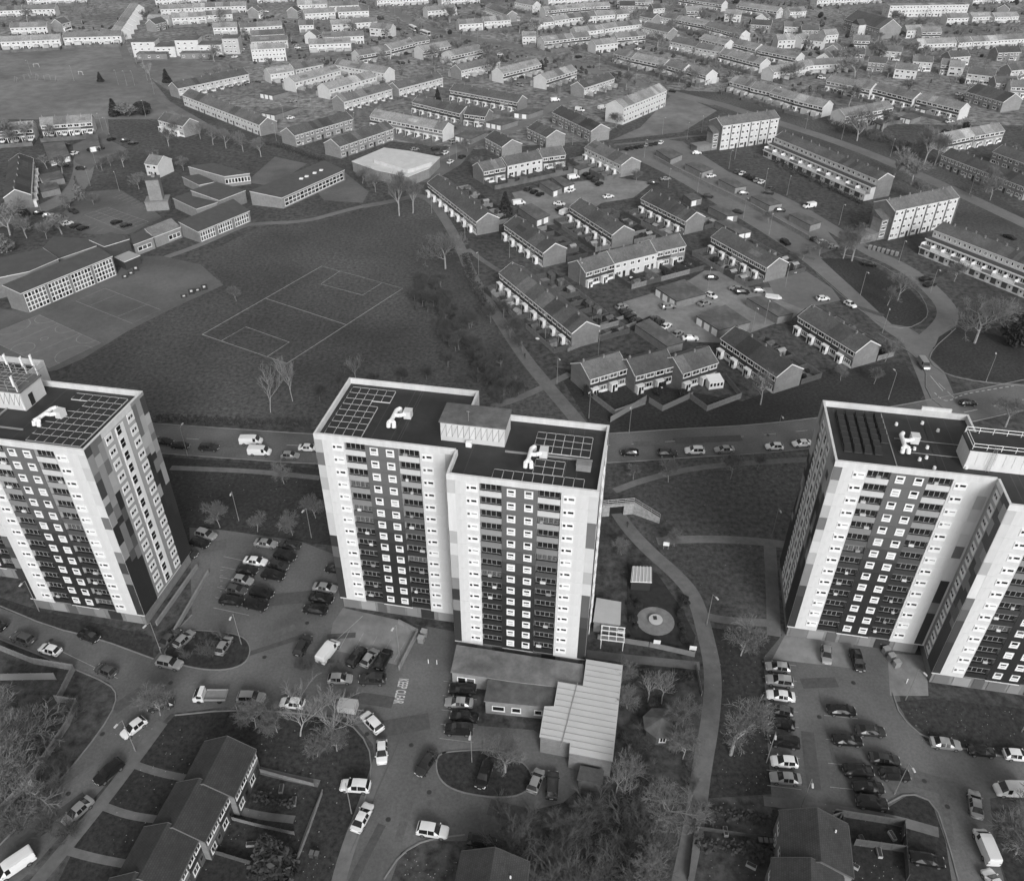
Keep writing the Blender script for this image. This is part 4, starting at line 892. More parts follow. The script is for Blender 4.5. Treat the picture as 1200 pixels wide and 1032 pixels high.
r, c, sh, zz = roofed('school_building', [(232, 272), (293, 247), (273, 233), (209, 260)], [4.0, 4.0, 5.4, 5.4], 'school classroom block with dark roof and white glazed bays by the path', 'school', 'school buildings', M_BRICK, sm); a, e = near_edge(sh)
for k in range(3): face_grid(r, Vector(a).lerp(Vector(e), k/3+.02), Vector(a).lerp(Vector(e), (k+1)/3-.04), .4, 3.5, 6, 2, dark=.4, seed=k)
roofed('school_building', [(230, 245), (255, 237), (227, 223), (202, 232)], 4.0, 'flat roofed school core with round rooflights', 'school', 'school buildings', M_BRICKL, sm)
roofed('school_building', [(257, 235), (288, 223), (253, 213), (223, 223)], [4.8, 4.8, 6.2, 6.2], 'gabled school hall roof with white verge', 'school', 'school buildings', M_BRICK, sm)
r, c, sh, zz = roofed('school_building', [(263, 207), (293, 203), (250, 191), (220, 195)], [4.4, 4.4, 5.4, 5.4], 'long low school wing with white window strip behind the hall', 'school', 'school buildings', M_BRICKL, sm); 
for q in range(1): a, e = near_edge(sh); face_grid(r, a, e, 1.4, 3.2, 8, 1)
roofed('school_building', [(233, 217), (253, 213), (233, 204), (213, 207)], 3.4, 'low school wing with white fascia beside the tower', 'school', 'school buildings', M_BRICKL, sm)
r, c, sh, zz = roofed('school_building', [(330, 232), (404, 199), (380, 188), (292, 224)], [4.2, 4.2, 5.4, 5.4], 'long school wing with rooflights next to the nursery play yard', 'school', 'school buildings', M_BRICKL, sm); a, e = near_edge(sh); face_grid(r, Vector(a).lerp(Vector(e), .03), Vector(a).lerp(Vector(e), .97), .6, 3.4, 16, 2, dark=.4)
for t, v in ((.5, .5), (.58, .45), (.7, .55), (.8, .5)):
    p = Vector(sh[0]).lerp(Vector(sh[1]), t); q = Vector(sh[3]).lerp(Vector(sh[2]), t); w_ = p.lerp(q, .5); b = MB(); b.box(-.7, .7, -.7, .7, 0, .35); b.build('rooflight', M_TRIM, r, (w_.x, w_.y, 4.85))
p = G(187, 243); tw = link('school_tower', None, None, p, R(12)); tag(tw, 'square brick tank tower standing among the school roofs', 'tower'); b = MB(); b.box(-2.3, 2.3, -2.3, 2.3, 0, 11); b.build('shaft', M_BRICKL, tw); b = MB(); b.box(-2.45, 2.45, -2.45, 2.45, 11.002, 11.3); b.build('cap', M_FELT, tw); b = MB(); b.tube((.3, .6, 11.3), (.3, .6, 12.2), .7, .7, 10); b.build('flue', M_BRICKL, tw); b = MB(); b.box(-4, 4, -3.6, 3, 0, 3.2); b.build('base', M_BRICKL, tw); b = MB(); b.box(-4.2, 4.2, -3.8, 3.2, 3.202, 3.5); b.build('base_roof', M_CONC, tw)
# shops
r, c, sh, zz = roofed('shop_building', [(412, 189), (440, 199), (478, 207), (503, 197), (516, 184), (480, 177), (450, 173)], 4.2, 'flat white roofed shop building on the estate corner', 'shop', None, M_BRICKL, mat('white_roof_sheet', .56, .6, .12, .3))
b = MB(); b.prism([((G(x, y, 5.6)-c).x, (G(x, y, 5.6)-c).y) for x, y in ((438, 187), (478, 199), (506, 190), (465, 177))], 4.21, 5.6); b.build('raised_roof', MATS['white_roof_sheet'], r)
# garages
GAR = [((607, 243), (629, 258), (645, 252), (623, 238)), ((768, 337), (793, 353), (828, 344), (802, 327)), ((816, 370), (843, 387), (880, 377), (850, 357)), ((875, 349), (912, 371), (930, 367), (894, 346)), ((744, 380), (782, 406), (801, 401), (761, 373)),
 ((880, 230), (902, 241), (917, 238), (896, 227)), ((925, 251), (950, 264), (963, 260), (937, 248)), ((769, 176), (786, 187), (800, 181), (783, 172)), ((803, 192), (823, 202), (836, 198), (816, 189)), ((842, 210), (862, 220), (875, 218), (856, 207)),
 ((632, 214), (648, 224), (659, 220), (643, 211)), ((646, 208), (661, 219), (674, 215), (658, 207)), ((672, 196), (679, 199), (692, 195), (683, 191)), ((830, 242), (852, 253), (865, 252), (844, 240)), ((838, 259), (866, 274), (881, 271), (854, 257)), ((801, 228), (810, 235), (823, 232), (813, 226)),
 ((569, 143), (588, 147), (607, 141), (592, 137)), ((533, 159), (552, 163), (570, 155), (550, 151)), ((602, 132), (620, 134), (637, 128), (620, 125.6)), ((306, 132), (322, 135), (349, 126), (333, 124)), ((304, 109), (320, 112), (338, 107), (322, 102)),
 ((1072, 126), (1086, 129), (1100, 125), (1088, 122)), ((1055, 137), (1068, 140), (1080, 136), (1068, 132)), ((1022, 142), (1034, 147), (1041, 143), (1030, 139)), ((50, 168), (58, 188), (82, 182), (75, 166)), ((100, 158), (104, 172), (117, 170), (114, 157)), ((45, 205), (50, 213), (75, 208), (70, 200)), ((45, 215), (48, 225), (70, 220), (66, 213))]
GL = {0: 'flat roofed garage row with dark edging nearest the conifer', 1: 'garage block with white doors below the stepped terrace', 2: 'garage block with three white doors in the lower court', 3: 'flat roofed garage row beside the white trailer', 4: 'long brick garage row behind the paired houses'}
for k, q in enumerate(GAR):
    grp = 'garage rows'
    r, c, sh, zz = roofed('garage_block', q, 2.5, GL.get(k, 'flat felt roofed '+('brick garage block on the raised deck behind the long wall' if k < 10 else 'garage block among the upper court cars' if k < 13 else 'garage block along the deck road' if k < 16 else 'garage row above the shops' if k < 19 else 'garage row behind the brick flats' if k < 21 else 'garage behind the long maisonettes' if k < 24 else 'garage beside the school road terrace')), 'garage', grp, M_BRICKL if 5 <= k < 10 else M_BRICK, M_FELT, M_FELTD, .12)
    # doors along the left-front long side
    E_ = sorted(((sh[i], sh[(i+1) % 4]) for i in range(4)), key=lambda e: (e[0][0]+e[1][0])/2+(e[0][1]+e[1][1]))[0] if k not in (4,) else None
    if E_ and k not in (5, 6, 7, 8, 9, 3):
        a, e = Vector(E_[0]), Vector(E_[1]); L = (e-a).length; m = max(1, int(L//2.7)); d = e-a; rz = math.atan2(d.y, d.x)
        for i in range(m):
            pnt = a.lerp(e, (i+.08)/m); b = cached('gdoor', lambda: (lambda z: (z.box(0, 2.2, -.05, -.003, .05, 2.05), z.mesh('garage_door', M_TRIM))[1])(MB())); link('garage_door', b, r, (pnt.x, pnt.y, 0), rz)
# retaining wall of the raised parking deck
def wall_line(name, px, h, t, m, label, cat, group=None, cap=None, z=0):
    P = [G(*q) for q in px]; c = sum(P, Vector())/len(P); root = link(name, None, None, (c.x, c.y, z)); tag(root, label, cat, group)
    b = MB(); cp = MB()
    for i in range(len(P)-1):
        u, v = P[i]-c, P[i+1]-c; d = (v-u).normalized(); n = Vector((-d.y, d.x, 0))
        if i: u = u+d*(t/2+.004)
        q = ccw([(w_.x, w_.y) for w_ in (u-n*t/2, v-n*t/2, v+n*t/2, u+n*t/2)]); b.prism(q, -.1, h)
        q = ccw([(w_.x, w_.y) for w_ in (u-n*(t/2+.05), v-n*(t/2+.05), v+n*(t/2+.05), u+n*(t/2+.05))]); cp.prism(q, h+.002, h+.09); 
    b.build('wall_body', m, root); cp.build('coping', cap or M_CONC, root); return root
wall_line('retaining_wall', [(766, 186), (790, 199), (832, 220), (880, 243), (924, 268), (948, 281)], 1.4, .3, M_BRICKL, 'long pale brick wall along the raised garage deck', 'wall')
for q, lab in (([(745, 380), (700, 398), (665, 412)], 'low wall between the long terrace and the garage row'), ([(703, 383), (745, 368)], 'brick garden wall from the terrace gable to the garages'), ([(700, 748), (760, 757), (814, 769)], 'low planted wall round the community garden'), ([(184, 733), (232, 665)], 'low white edged ramp wall beside the aerial tower'), ([(205, 742), (245, 672)], 'outer white ramp wall beside the aerial tower'), ([(467, 730), (490, 742), (468, 785)], 'forecourt wall beside the keep clear lettering')):
    wall_line('low_wall', q, .9, .25, M_CONC, lab, 'wall', 'low walls')
# community annex in front of the middle tower
r, c, sh, zz = roofed('annex', [(528, 787), (600, 798), (683, 808), (684, 778), (535, 755)], 3.4, 'grey flat roofed annex against the foot of the middle tower', 'annex', None, M_BRICKL, mat('annex_felt', .16, .85, .35, .5, var2=.35, scale2=.15), M_CONC)
a, e = near_edge(sh); face_grid(r, Vector(a).lerp(Vector(e), .08), Vector(a).lerp(Vector(e), .38), .8, 2.4, 2, 1)
r, c, sh, zz = roofed('annex', [(567, 821), (647, 829), (653, 802), (573, 792)], 3.2, 'smaller dark flat roofed annex joined to the metal roofed hall', 'annex', None, M_BRICKL, M_FELT, M_CONC)
a, e = near_edge(sh); face_grid(r, Vector(a).lerp(Vector(e), .1), Vector(a).lerp(Vector(e), .3), .9, 2.1, 1, 1); face_grid(r, Vector(a).lerp(Vector(e), .4), Vector(a).lerp(Vector(e), .55), .9, 2.1, 1, 1); face_grid(r, Vector(a).lerp(Vector(e), .75), Vector(a).lerp(Vector(e), .88), .9, 2.1, 1, 1)
HALL = [(632, 863), (668, 870), (667, 882), (718, 892), (730, 779), (687, 772), (683, 803), (654, 798), (649, 827), (638, 827)]
r, c, sh, zz = roofed('community_hall', HALL, 4.2, 'L shaped community hall with pale ribbed metal roof', 'hall', None, M_BRICK, mat('white_metal_roof', .52, .5, .05, .3), M_METAL)
HP = [G(x, y, 4.2) for x, y in HALL]; dr = (G(718, 892, 4.2)-G(667, 882, 4.2)).normalized()
for i in range(1, 16):
    q0 = G(718, 892, 4.2).lerp(G(730, 779, 4.2), i/16); hits = []
    for u, v in zip(HP, HP[1:]+HP[:1]):        # walk left from the right eave to the next edge of the roof
        ex, ey = v.x-u.x, v.y-u.y; den = dr.x*ey-dr.y*ex
        if abs(den) < 1e-6: continue
        s = ((u.x-q0.x)*ey-(u.y-q0.y)*ex)/den; w_ = ((u.x-q0.x)*dr.y-(u.y-q0.y)*dr.x)/den
        if s < -.5 and 0 <= w_ <= 1: hits.append(-s)
    if hits:
        L = min(hits)-.15; a1 = q0-dr*.15-c; b1 = q0-dr*L-c; b = MB(); b.tube((a1.x, a1.y, 4.23), (b1.x, b1.y, 4.23), .05, .05, 4); b.build('roof_rib', grey(.3), r)
p1, p2 = G(668, 800, 4.2)-c, G(655, 875, 4.2)-c; b = MB(); b.tube((p1.x+1.2, p1.y, 4.28), (p2.x+.3, p2.y, 4.28), .08, .08, 4); b.build('roof_rib', M_METAL, r)
roofed('timber_store', [(676, 913), (706, 918), (708, 902), (680, 896)], 2.4, 'dark ribbed timber store behind the metal roofed hall', 'shed', None, M_WOODD, M_WOODD, M_WOODD)
roofed('garden_room', [(695, 728), (727, 732), (728, 705), (699, 700)], 2.8, 'small flat pale roofed garden room beside the middle tower', 'shed', None, M_BRICK, grey(.45), M_CONC)
# ------------------------------------------------------------------ community garden
P = G(768, 728); b = MB(); n = 28
b.poly([(P.x+3.4*math.cos(2*math.pi*i/n), P.y+3.4*math.sin(2*math.pi*i/n), .15) for i in range(n)]); structure(b.build('round_patio', mat('patio_paving', .2, .9, .25, .8, world=True)))
sheet('garden_bed', [(735, 660), (770, 672), (800, 715), (815, 745), (812, 760), (745, 752), (735, 735)], mat('dark_soil', .022, .95, .5, 1.0, world=True), .03)
rb = link('round_sculpture', None, None, (P.x, P.y, .15)); tag(rb, 'round pale metal table disc at the centre of the paved circle', 'table')
b = MB(); b.tube((0, 0, 0), (0, 0, .35), .5, .5, 12); b.build('pedestal', M_CONC, rb); b = MB(); b.tube((0, 0, .352), (0, 0, .47), 1.25, 1.25, 24); b.build('disc', grey(.5), rb); b = MB(); b.box(-.4, .25, -.1, .7, .472, .55); b.build('plate', grey(.03), rb)
r, c, sh, zz = roofed('pergola', [(739, 681), (764, 682), (764, 664), (741, 663)], 2.5, 'white slatted pergola at the head of the community garden', 'pergola', None, grey(.03), grey(.42))  # near-black solid below the slats stands in for the pergola's own shade
for i in range(6):
    t = (i+.5)/6; a1, b1 = (G(739, 681, 2.5)-c).lerp(G(764, 682, 2.5)-c, t), (G(741, 663, 2.5)-c).lerp(G(764, 664, 2.5)-c, t); b = MB(); b.tube((a1.x, a1.y, 2.56), (b1.x, b1.y, 2.56), .08, .08, 4); b.build('slat', M_TRIM, r)
P = G(717, 753); g = link('trellis_frame', None, None, P, R(-8)); tag(g, 'open white timber grid frame beside the garden wall', 'trellis')
for i in range(4):
    b = MB(); b.box(-2+i*1.33-.07, -2+i*1.33+.07, -1.6, 1.6, 2.2, 2.34); b.build('beam', M_TRIM, g); b = MB(); b.box(-2.1, 2.1, -1.6+i*1.06-.07, -1.6+i*1.06+.07, 2.342, 2.48); b.build('beam', M_TRIM, g)
for sx in (-1.9, 1.9):
    for sy in (-1.5, 1.5): b = MB(); b.box(sx-.07, sx+.07, sy-.07, sy+.07, 0, 2.198); b.build('post', M_TRIM, g)
# octagonal pavilion
P = G(773, 857); g = link('octagonal_pavilion', None, None, P, R(22)); tag(g, 'dark octagonal garden pavilion with two white windows among bare trees', 'pavilion')
b = MB(); oc = [(2.6*math.cos(R(45*i)), 2.6*math.sin(R(45*i))) for i in range(8)]; b.prism(oc, 0, 2.3); b.build('wall', M_WOODD, g)
b = MB()
for i in range(8):
    p0, p1 = oc[i], oc[(i+1) % 8]; b.poly([(p0[0]*1.15, p0[1]*1.15, 2.25), (p1[0]*1.15, p1[1]*1.15, 2.25), (0, 0, 3.5)])
b.build('roof', M_FELT, g)
for i in (5, 6):
    m_ = (Vector(oc[i])+Vector(oc[(i+1) % 8]))/2; an = math.atan2(m_.y, m_.x); link('window', hwin(1.1, 1.2, 1), g, (m_.x*1.01-.55*math.cos(an+R(90))*1, m_.y*1.01-.55*math.sin(an+R(90)), .8), an+R(90))
# underpass under the main road
P = G(722, 604); g = link('underpass', None, None, P, R(8)); tag(g, 'pale stone underpass mouth with wing walls and railings below the main road', 'underpass')
b = MB(); b.box(-3.6, -1.5, 0, .6, 0, 3.0); b.box(1.5, 3.6, 0, .6, 0, 3.0); b.box(-1.498, 1.498, 0, .6, 2.4, 3.0); b.build('portal', mat('stone_blockwork', .3, .9, .35, 1.5), g)
b = MB(); b.box(-1.5, 1.5, .62, .7, 0, 2.4); b.build('tunnel_shade_slab', grey(.01), g)  # solid near-black slab, the tunnel's inner shade put into its colour
b = MB(); b.prism([(3.6, 0), (8.2, -3.6), (8.4, -3.2), (3.7, .6)], 0, [3.0, 1.2, 1.2, 3.0]); b.prism([(-3.6, 0.6), (-6.4, -2.0), (-6.2, -2.4), (-3.4, 0)], 0, [3.0, 1.4, 1.4, 3.0]); b.build('wing_wall', MATS['stone_blockwork'], g)
b = MB()
for z in (3.6, 4.1):
    for a1, b1 in (((-3.6, .3, z), (3.6, .3, z)), ((3.6, .3, z), (8.3, -3.4, z-1.7)), ((-3.6, .3, z), (-6.3, -2.2, z-1.6))): b.tube(a1, b1, .04, .04, 5)
for x in (-3.6, -1.8, 0, 1.8, 3.6): b.tube((x, .3, 3.0), (x, .3, 4.1), .04, .04, 5)
for t in (.33, .66, 1): b.tube((3.6+4.7*t, .3-3.7*t, 3-1.8*t), (3.6+4.7*t, .3-3.7*t, 4.1-1.7*t), .04, .04, 5)
b.build('railing', M_METAL, g)
# ------------------------------------------------------------------ fences
def panel_mesh(m, key, hgt=1.75):
    def mk():
        b = MB()
        for i in range(6): b.box(i*.3+.01, i*.3+.29, -.015+.006*(i % 2), .015+.006*(i % 2), .05, hgt-.03*((i*7) % 3)*.3, 0)
        b.box(0, 1.8, .022, .06, .35, .43); b.box(0, 1.8, .022, .06, hgt-.35, hgt-.27); b.box(1.76, 1.84, -.05, .05, 0, hgt+.08)
        return b.mesh('fence_panel', m)
    return cached(('fp', key, hgt), mk)
def fence(P, label, group, m=M_WOOD, key='w', hgt=1.75):
    c = P[0]; root = link('garden_fence', None, None, c); tag(root, label, 'fence', group)
    for u, v in zip(P[:-1], P[1:]):
        d = v-u; L = d.length; n = max(1, round(L/1.8)); rz = math.atan2(d.y, d.x)
        for i in range(n):
            q = u+d*(i/n)-c; link('fence_panel', panel_mesh(m, key, hgt), root, (q.x, q.y, 0), rz, (L/n/1.8, 1, 1))
    return root
def pf(px, *a, **k): return fence([G(*q) for q in px], *a, **k)
pf([(-10, 755), (0, 762), (40, 778), (88, 786), (70, 822)], 'tall board fence round the corner garden beside the road', None)
pf([(0, 797), (66, 796)], 'pale board fence across the corner garden', None, grey(.22), 'l')
pf([(66, 822), (92, 826), (82, 850), (55, 890), (30, 925), (0, 955)], 'board fence under the spreading bare tree by the road', None)
pf([(715, 495), (757, 470)], 'pale panelled fence in front of the left house pair', 'front fences', grey(.2), 'l'); pf([(693, 466), (720, 487), (756, 474)], 'timber fence round the left pair front garden', 'front fences'); pf([(760, 472), (776, 482), (811, 466)], 'pale timber fence round the bushy tree garden', 'front fences', grey(.2), 'l'); pf([(806, 466), (828, 482), (868, 467), (850, 445)], 'timber fence round the conservatory garden', 'front fences')
pf([(938, 972), (985, 958)], 'dark fence behind the right foreground house', None, M_WOODD, 'd'); pf([(976, 955), (1057, 968), (1056, 985)], 'dark timber fence along the pavement by the foreground house', None, M_WOODD, 'd')
pf([(818, 942), (812, 980), (806, 1032)], 'thin fence beside the winding footpath', None, M_WOODD, 'd', hgt=1.1)
pf([(815, 780), (822, 815)], 'pale low fence at the community garden path', None, grey(.25), 'l', hgt=1.1)
pf([(378, 930), (362, 975), (340, 1032)], 'low timber fence along the foreground front gardens', None, hgt=.9)
pf([(300, 903), (332, 912), (368, 921)], 'low timber fence between the upper foreground front gardens', 'foreground plot fences', hgt=.9); pf([(262, 958), (300, 968), (345, 978)], 'low timber fence between the lower foreground front gardens', 'foreground plot fences', hgt=.9); pf([(250, 1000), (290, 1012), (330, 1022)], 'low dark fence beside the drooping conifer', 'foreground plot fences', M_WOODD, 'd', hgt=1.2)
pf([(985, 960), (990, 1032)], 'dark fence beside the right foreground house wall', 'right plot fences', M_WOODD, 'd'); pf([(1000, 990), (1058, 998)], 'timber fence across the right foreground back garden', 'right plot fences', M_WOODD, 'd'); pf([(1057, 968), (1062, 1032)], 'dark fence between back garden and drive', 'right plot fences', M_WOODD, 'd'); pf([(816, 972), (860, 978), (915, 986)], 'low dark fence between the left plots of the right house', 'right plot fences', M_WOODD, 'd', hgt=1.0)
# back gardens of the middle terraces: boundaries and sheds
SHED_M = None
def shed(p, rz, k, label, group):
    def mk():
        b = MB(); b.box(-1.1, 1.1, -.85, .85, 0, 1.9, 0); b.poly([(-1.25, -1.05, 1.88), (1.25, -1.05, 1.88), (1.25, 0, 2.35), (-1.25, 0, 2.35)], 1); b.poly([(1.25, 1.05, 1.88), (-1.25, 1.05, 1.88), (-1.25, 0, 2.35), (1.25, 0, 2.35)], 1)
        for s in (-1, 1): t = [(s*1.1, -.85, 1.9), (s*1.1, .85, 1.9), (s*1.1, 0, 2.33)]; b.poly(t if s > 0 else t[::-1], 0)
        b.box(-.3, .3, -.88, -.852, .05, 1.7, 2); return b.mesh('garden_shed', [M_WOOD if k % 2 else M_WOODD, M_FELT if k % 3 else grey(.3), grey(.15)])
    o = link('garden_shed', cached(('shed', k % 6), mk), None, p, rz); tag(o, label, 'shed', group)
FARF = MB(); SHR = []
def plots(x1, y1, x2, y2, depth, side, n=None, near=True, w=8.8, where='', seed=0):
    rnd = random.Random(seed+int(x1)); p1, p2 = G(x1, y1, ZR), G(x2, y2, ZR); p1.z = p2.z = 0; d = p2-p1; L = d.length; d.normalize(); nrm = Vector((-d.y, d.x, 0))*side
    n = n or max(1, round(L/5.6)); o = w/2+.4
    for i in range(n+1):
        a = p1+d*(L*i/n)+nrm*o; e = a+nrm*depth
        if near:
            m, key = rnd.choice(((M_WOOD, 'w'), (M_WOODD, 'd'), (M_WOODD, 'd'))); fence([a, e], 'timber garden boundary fence '+where, 'garden boundary fences', m, key)
            if i < n:
                if rnd.random() < .6:
                    t0 = rnd.choice((0, .45)); zl = lay(); pa = MB(); pa.quad(*[(k.x, k.y, zl) for k in (a+d*.3+nrm*depth*t0, a+d*(L/n-.3)+nrm*depth*t0, a+d*(L/n-.3)+nrm*depth*(t0+.4), a+d*.3+nrm*depth*(t0+.4))][::side and (1 if side > 0 else -1)]); structure(pa.build('patio_paving', rnd.choice((M_PATH, M_YARD, M_KERB, M_EARTH))))
                for _k in range(2 if depth > 6 else 1):
                    if rnd.random() < .8: SHR.append(a+d*(L/n*rnd.uniform(.15, .85))+nrm*depth*rnd.uniform(.3, .9))
                fence([e, e+d*(L/n)], 'timber end fence '+where, 'garden end fences', M_WOOD if rnd.random() < .5 else M_WOODD, rnd.choice('wd'))
                if rnd.random() < .55: s = e-nrm*1.5+d*(L/n*rnd.uniform(.3, .7)); shed(s, math.atan2(d.y, d.x)+rnd.choice((0, R(90))), rnd.randrange(6), 'small garden shed '+where, 'garden sheds')
        else:
            for u, v in ((a, e),)+(((e, e+d*(L/n)),) if i < n else ()):
                q = (v-u).normalized(); r_ = Vector((-q.y, q.x, 0))*.04; FARF.prism(ccw([(k.x, k.y) for k in (u-r_, v-r_, v+r_, u+r_)]), 0, 1.7)
            if i < n and rnd.random() < .5:
                s = e-nrm*1.6+d*(L/n*.5); hx = rnd.uniform(.9, 1.6); FARF.box(s.x-hx, s.x+hx, s.y-1, s.y+1, 0, 2.0)
for a in ((513, 205, 571.5, 249.5, 8, 1, 'behind the field side row near the shops'), (604, 253, 650.6, 285, 8, 1, 'behind the short field side row'), (600, 308, 687, 376.6, 10, 1, 'behind the long row by the footpath'), (680, 232.7, 731, 264.3, 9, 1, 'behind the row beside the van court'), (763, 223, 816, 248.6, 7, 1, 'behind the row near the deck road'), (847, 267, 913, 302, 8, 1, 'behind the row above the lower court'), (951.7, 358, 1020, 399, 6, 1, 'behind the row at the junction'), (861.7, 383, 928, 426.7, 7, 1, 'behind the row with the verge tree'),
          (600, 308, 687, 376.6, 5, -1, 'in front of the long row by the footpath'), (847, 267, 913, 302, 7, -1, 'in front of the row above the lower court'), (763, 223, 816, 248.6, 7, -1, 'in front of the row near the deck road'), (680, 232.7, 731, 264.3, 6, -1, 'in front of the row beside the van court'), (711.7, 294.2, 795.5, 274, 9, -1, 'in front of the stepped terrace')):
    plots(*a[:6], where=a[6])
for e in FARR.replace('\n', '|').split('|'):
    q = e.split(); x1, y1, x2, y2 = map(float, q[:4])
    plots(x1, y1, x2, y2, 7, -1, near=False)
for a in MID2 + [(201.7, 96.7, 285, 80, 0), (47, 138, 107, 134, 0), (-12, 145, 38, 141.7, 0), (984, 128, 1040, 118, 0), (975, 88, 1026, 98, 0), (1030, 97, 1078, 109, 0), (1082, 109, 1133, 121, 0), (697, 164.4, 740, 184.4, 0), (560, 190, 658, 171, 0)]:
    plots(*a[:4], 8, -1, near=False)
FX = MB(); FP2 = MB(); rx = random.Random(17)
for ln in FARR.split('\n'):
    for e in ln.split('|'):
        q = e.split(); x1, y1, x2, y2 = map(float, q[:4]); p1, p2 = G(x1, y1, ZR), G(x2, y2, ZR); d = (p2-p1); d.z = 0; L = d.length; d.normalize(); nn = Vector((d.y, -d.x, 0)); n = max(1, round(L/5.6))
        for i in range(n):
            for side in (1, -1):
                if rx.random() < .75:
                    s = p1+d*(L*(i+.5)/n)+nn*side*(5.9+rx.random()*.3); hx, hy = rx.uniform(1.2, 2.3), 1.4; cs = [s+d*u+nn*v for u, v in ((-hx, -hy), (hx, -hy), (hx, hy), (-hx, hy))]; z = rx.uniform(2.2, 2.9)
                    FX.prism(ccw([(k.x, k.y) for k in cs]), 0, z)
                if rx.random() < .9:
                    s = p1+d*(L*(i+.5)/n)+nn*side*rx.uniform(8, 11); hx, hy = rx.uniform(1, 2.4), rx.uniform(.8, 2.2); cs = [s+d*u+nn*v for u, v in ((-hx, -hy), (hx, -hy), (hx, hy), (-hx, hy))]
                    FP2.poly([(k[0], k[1], .012+rx.random()*.01) for k in ccw([(k.x, k.y) for k in cs])])
FB = MB()
def blob(s, r, hh):
    k = len(FB.v); n = 6
    for j, (zz, rr_) in enumerate(((0, .8), (hh*.55, 1.0), (hh*.95, .5))):
        for i in range(n): a = 6.283*i/n+rx.random()*.5; q = r*rr_*rx.uniform(.75, 1.2); FB.v.append((s.x+q*math.cos(a), s.y+q*math.sin(a), zz*rx.uniform(.85, 1.1)))
    for j in range(2):
        for i in range(n): FB.f.append((k+j*n+i, k+j*n+(i+1) % n, k+(j+1)*n+(i+1) % n, k+(j+1)*n+i)); FB.m.append(0)
    FB.f.append(tuple(k+2*n+i for i in range(n))); FB.m.append(0)
for ln in FARR.split('\n'):
    for e in ln.split('|'):
        q = e.split(); x1, y1, x2, y2 = map(float, q[:4]); p1, p2 = G(x1, y1, 0), G(x2, y2, 0); d = p2-p1; L = d.length; d.normalize(); nn = Vector((d.y, -d.x, 0))
        for i in range(int(L/1.0)):
            s = p1+d*rx.uniform(-3, L+3)+nn*rx.choice((1, -1, 1))*rx.uniform(6.5, 16); blob(s, rx.uniform(.4, 1.5), rx.uniform(.7, 2.4))
stuff(tag(FB.build('far_garden_shrubs', M_HEDGE), 'mass of small dark shrubs in the far gardens', 'shrubs'))
stuff(tag(FX.build('far_house_extensions', mat('far_extension_render', .38, .8, .5, .05)), 'crowd of small pale lean-to extensions against the far terraces', 'extensions'))
stuff(tag(FP2.build('far_garden_paving', mat('far_paving', .25, .9, .4, .1, world=True)), 'scatter of pale paved patches in the far gardens', 'paving'))
stuff(tag(FARF.build('far_garden_fences', mat('far_fence_wood', .12, .9, .4, .3)), 'maze of low garden fences and sheds between the far terraces', 'fences'))
# ------------------------------------------------------------------ vehicles
PAINT = {'white': mat('white_car_paint', .72, .25, spec=.6), 'silver': mat('silver_car_paint', .38, .28, metal=.5), 'grey': mat('grey_car_paint', .10, .25, metal=.4), 'dark': mat('dark_car_paint', .03, .22), 'black': mat('black_car_paint', .010, .18)}
M_CGLASS = mat('car_glass', .012, .06, spec=.7)
# stations: x, z low, z belt, z top, half width belt, half width top ; flags: roof / windscreen / side glass between stations
CARS = {
 'hatchback': dict(L=4.1, st=[(-2.05, .5, .72, .74, .70, .62), (-2.0, .3, .9, .93, .82, .74), (-1.9, .26, .93, 1.0, .86, .74), (-1.4, .2, .93, 1.42, .87, .60), (-.5, .2, .92, 1.48, .875, .61), (-.42, .2, .92, 1.48, .875, .61), (.25, .2, .9, 1.43, .87, .60), (1.05, .2, .9, .97, .86, .74), (1.75, .24, .78, .82, .82, .70), (2.0, .3, .62, .66, .72, .62), (2.05, .42, .55, .57, .66, .58)], scr=6, rear=2, sg=(3, 5)),
 'saloon': dict(L=4.6, st=[(-2.3, .5, .75, .77, .70, .62), (-2.22, .3, .92, .95, .82, .74), (-1.7, .24, .94, .99, .88, .76), (-1.0, .2, .92, 1.38, .89, .60), (-.3, .2, .92, 1.44, .89, .61), (-.22, .2, .92, 1.44, .89, .61), (.45, .2, .9, 1.38, .88, .60), (1.2, .2, .88, .94, .87, .75), (2.0, .24, .76, .8, .83, .70), (2.25, .3, .62, .66, .73, .62), (2.3, .42, .55, .57, .66, .58)], scr=6, rear=2, sg=(3, 5)),
 'suv': dict(L=4.55, st=[(-2.27, .55, .85, .87, .74, .66), (-2.22, .36, 1.05, 1.08, .88, .80), (-2.1, .32, 1.08, 1.15, .91, .80), (-1.75, .28, 1.08, 1.62, .92, .68), (-.55, .28, 1.06, 1.7, .925, .68), (-.47, .28, 1.06, 1.7, .925, .68), (.4, .28, 1.04, 1.63, .92, .67), (1.1, .28, 1.04, 1.12, .91, .80), (1.95, .32, .95, 1.0, .88, .78), (2.2, .4, .78, .82, .80, .70), (2.27, .5, .65, .67, .72, .64)], scr=6, rear=2, sg=(3, 5)),
 'van': dict(L=5.2, st=[(-2.6, .55, 1.1, 1.75, .88, .78), (-2.55, .34, 1.15, 1.92, .96, .84), (-2.4, .3, 1.15, 1.98, .97, .85), (-.4, .3, 1.15, 2.0, .975, .86), (.55, .3, 1.15, 2.0, .975, .86), (.65, .3, 1.15, 2.0, .975, .85), (1.25, .3, 1.12, 1.92, .96, .80), (1.95, .3, 1.1, 1.2, .94, .82), (2.4, .34, .95, 1.0, .90, .78), (2.55, .42, .75, .78, .82, .70), (2.6, .5, .62, .64, .76, .66)], scr=6, rear=None, sg=(5, 5)),
}
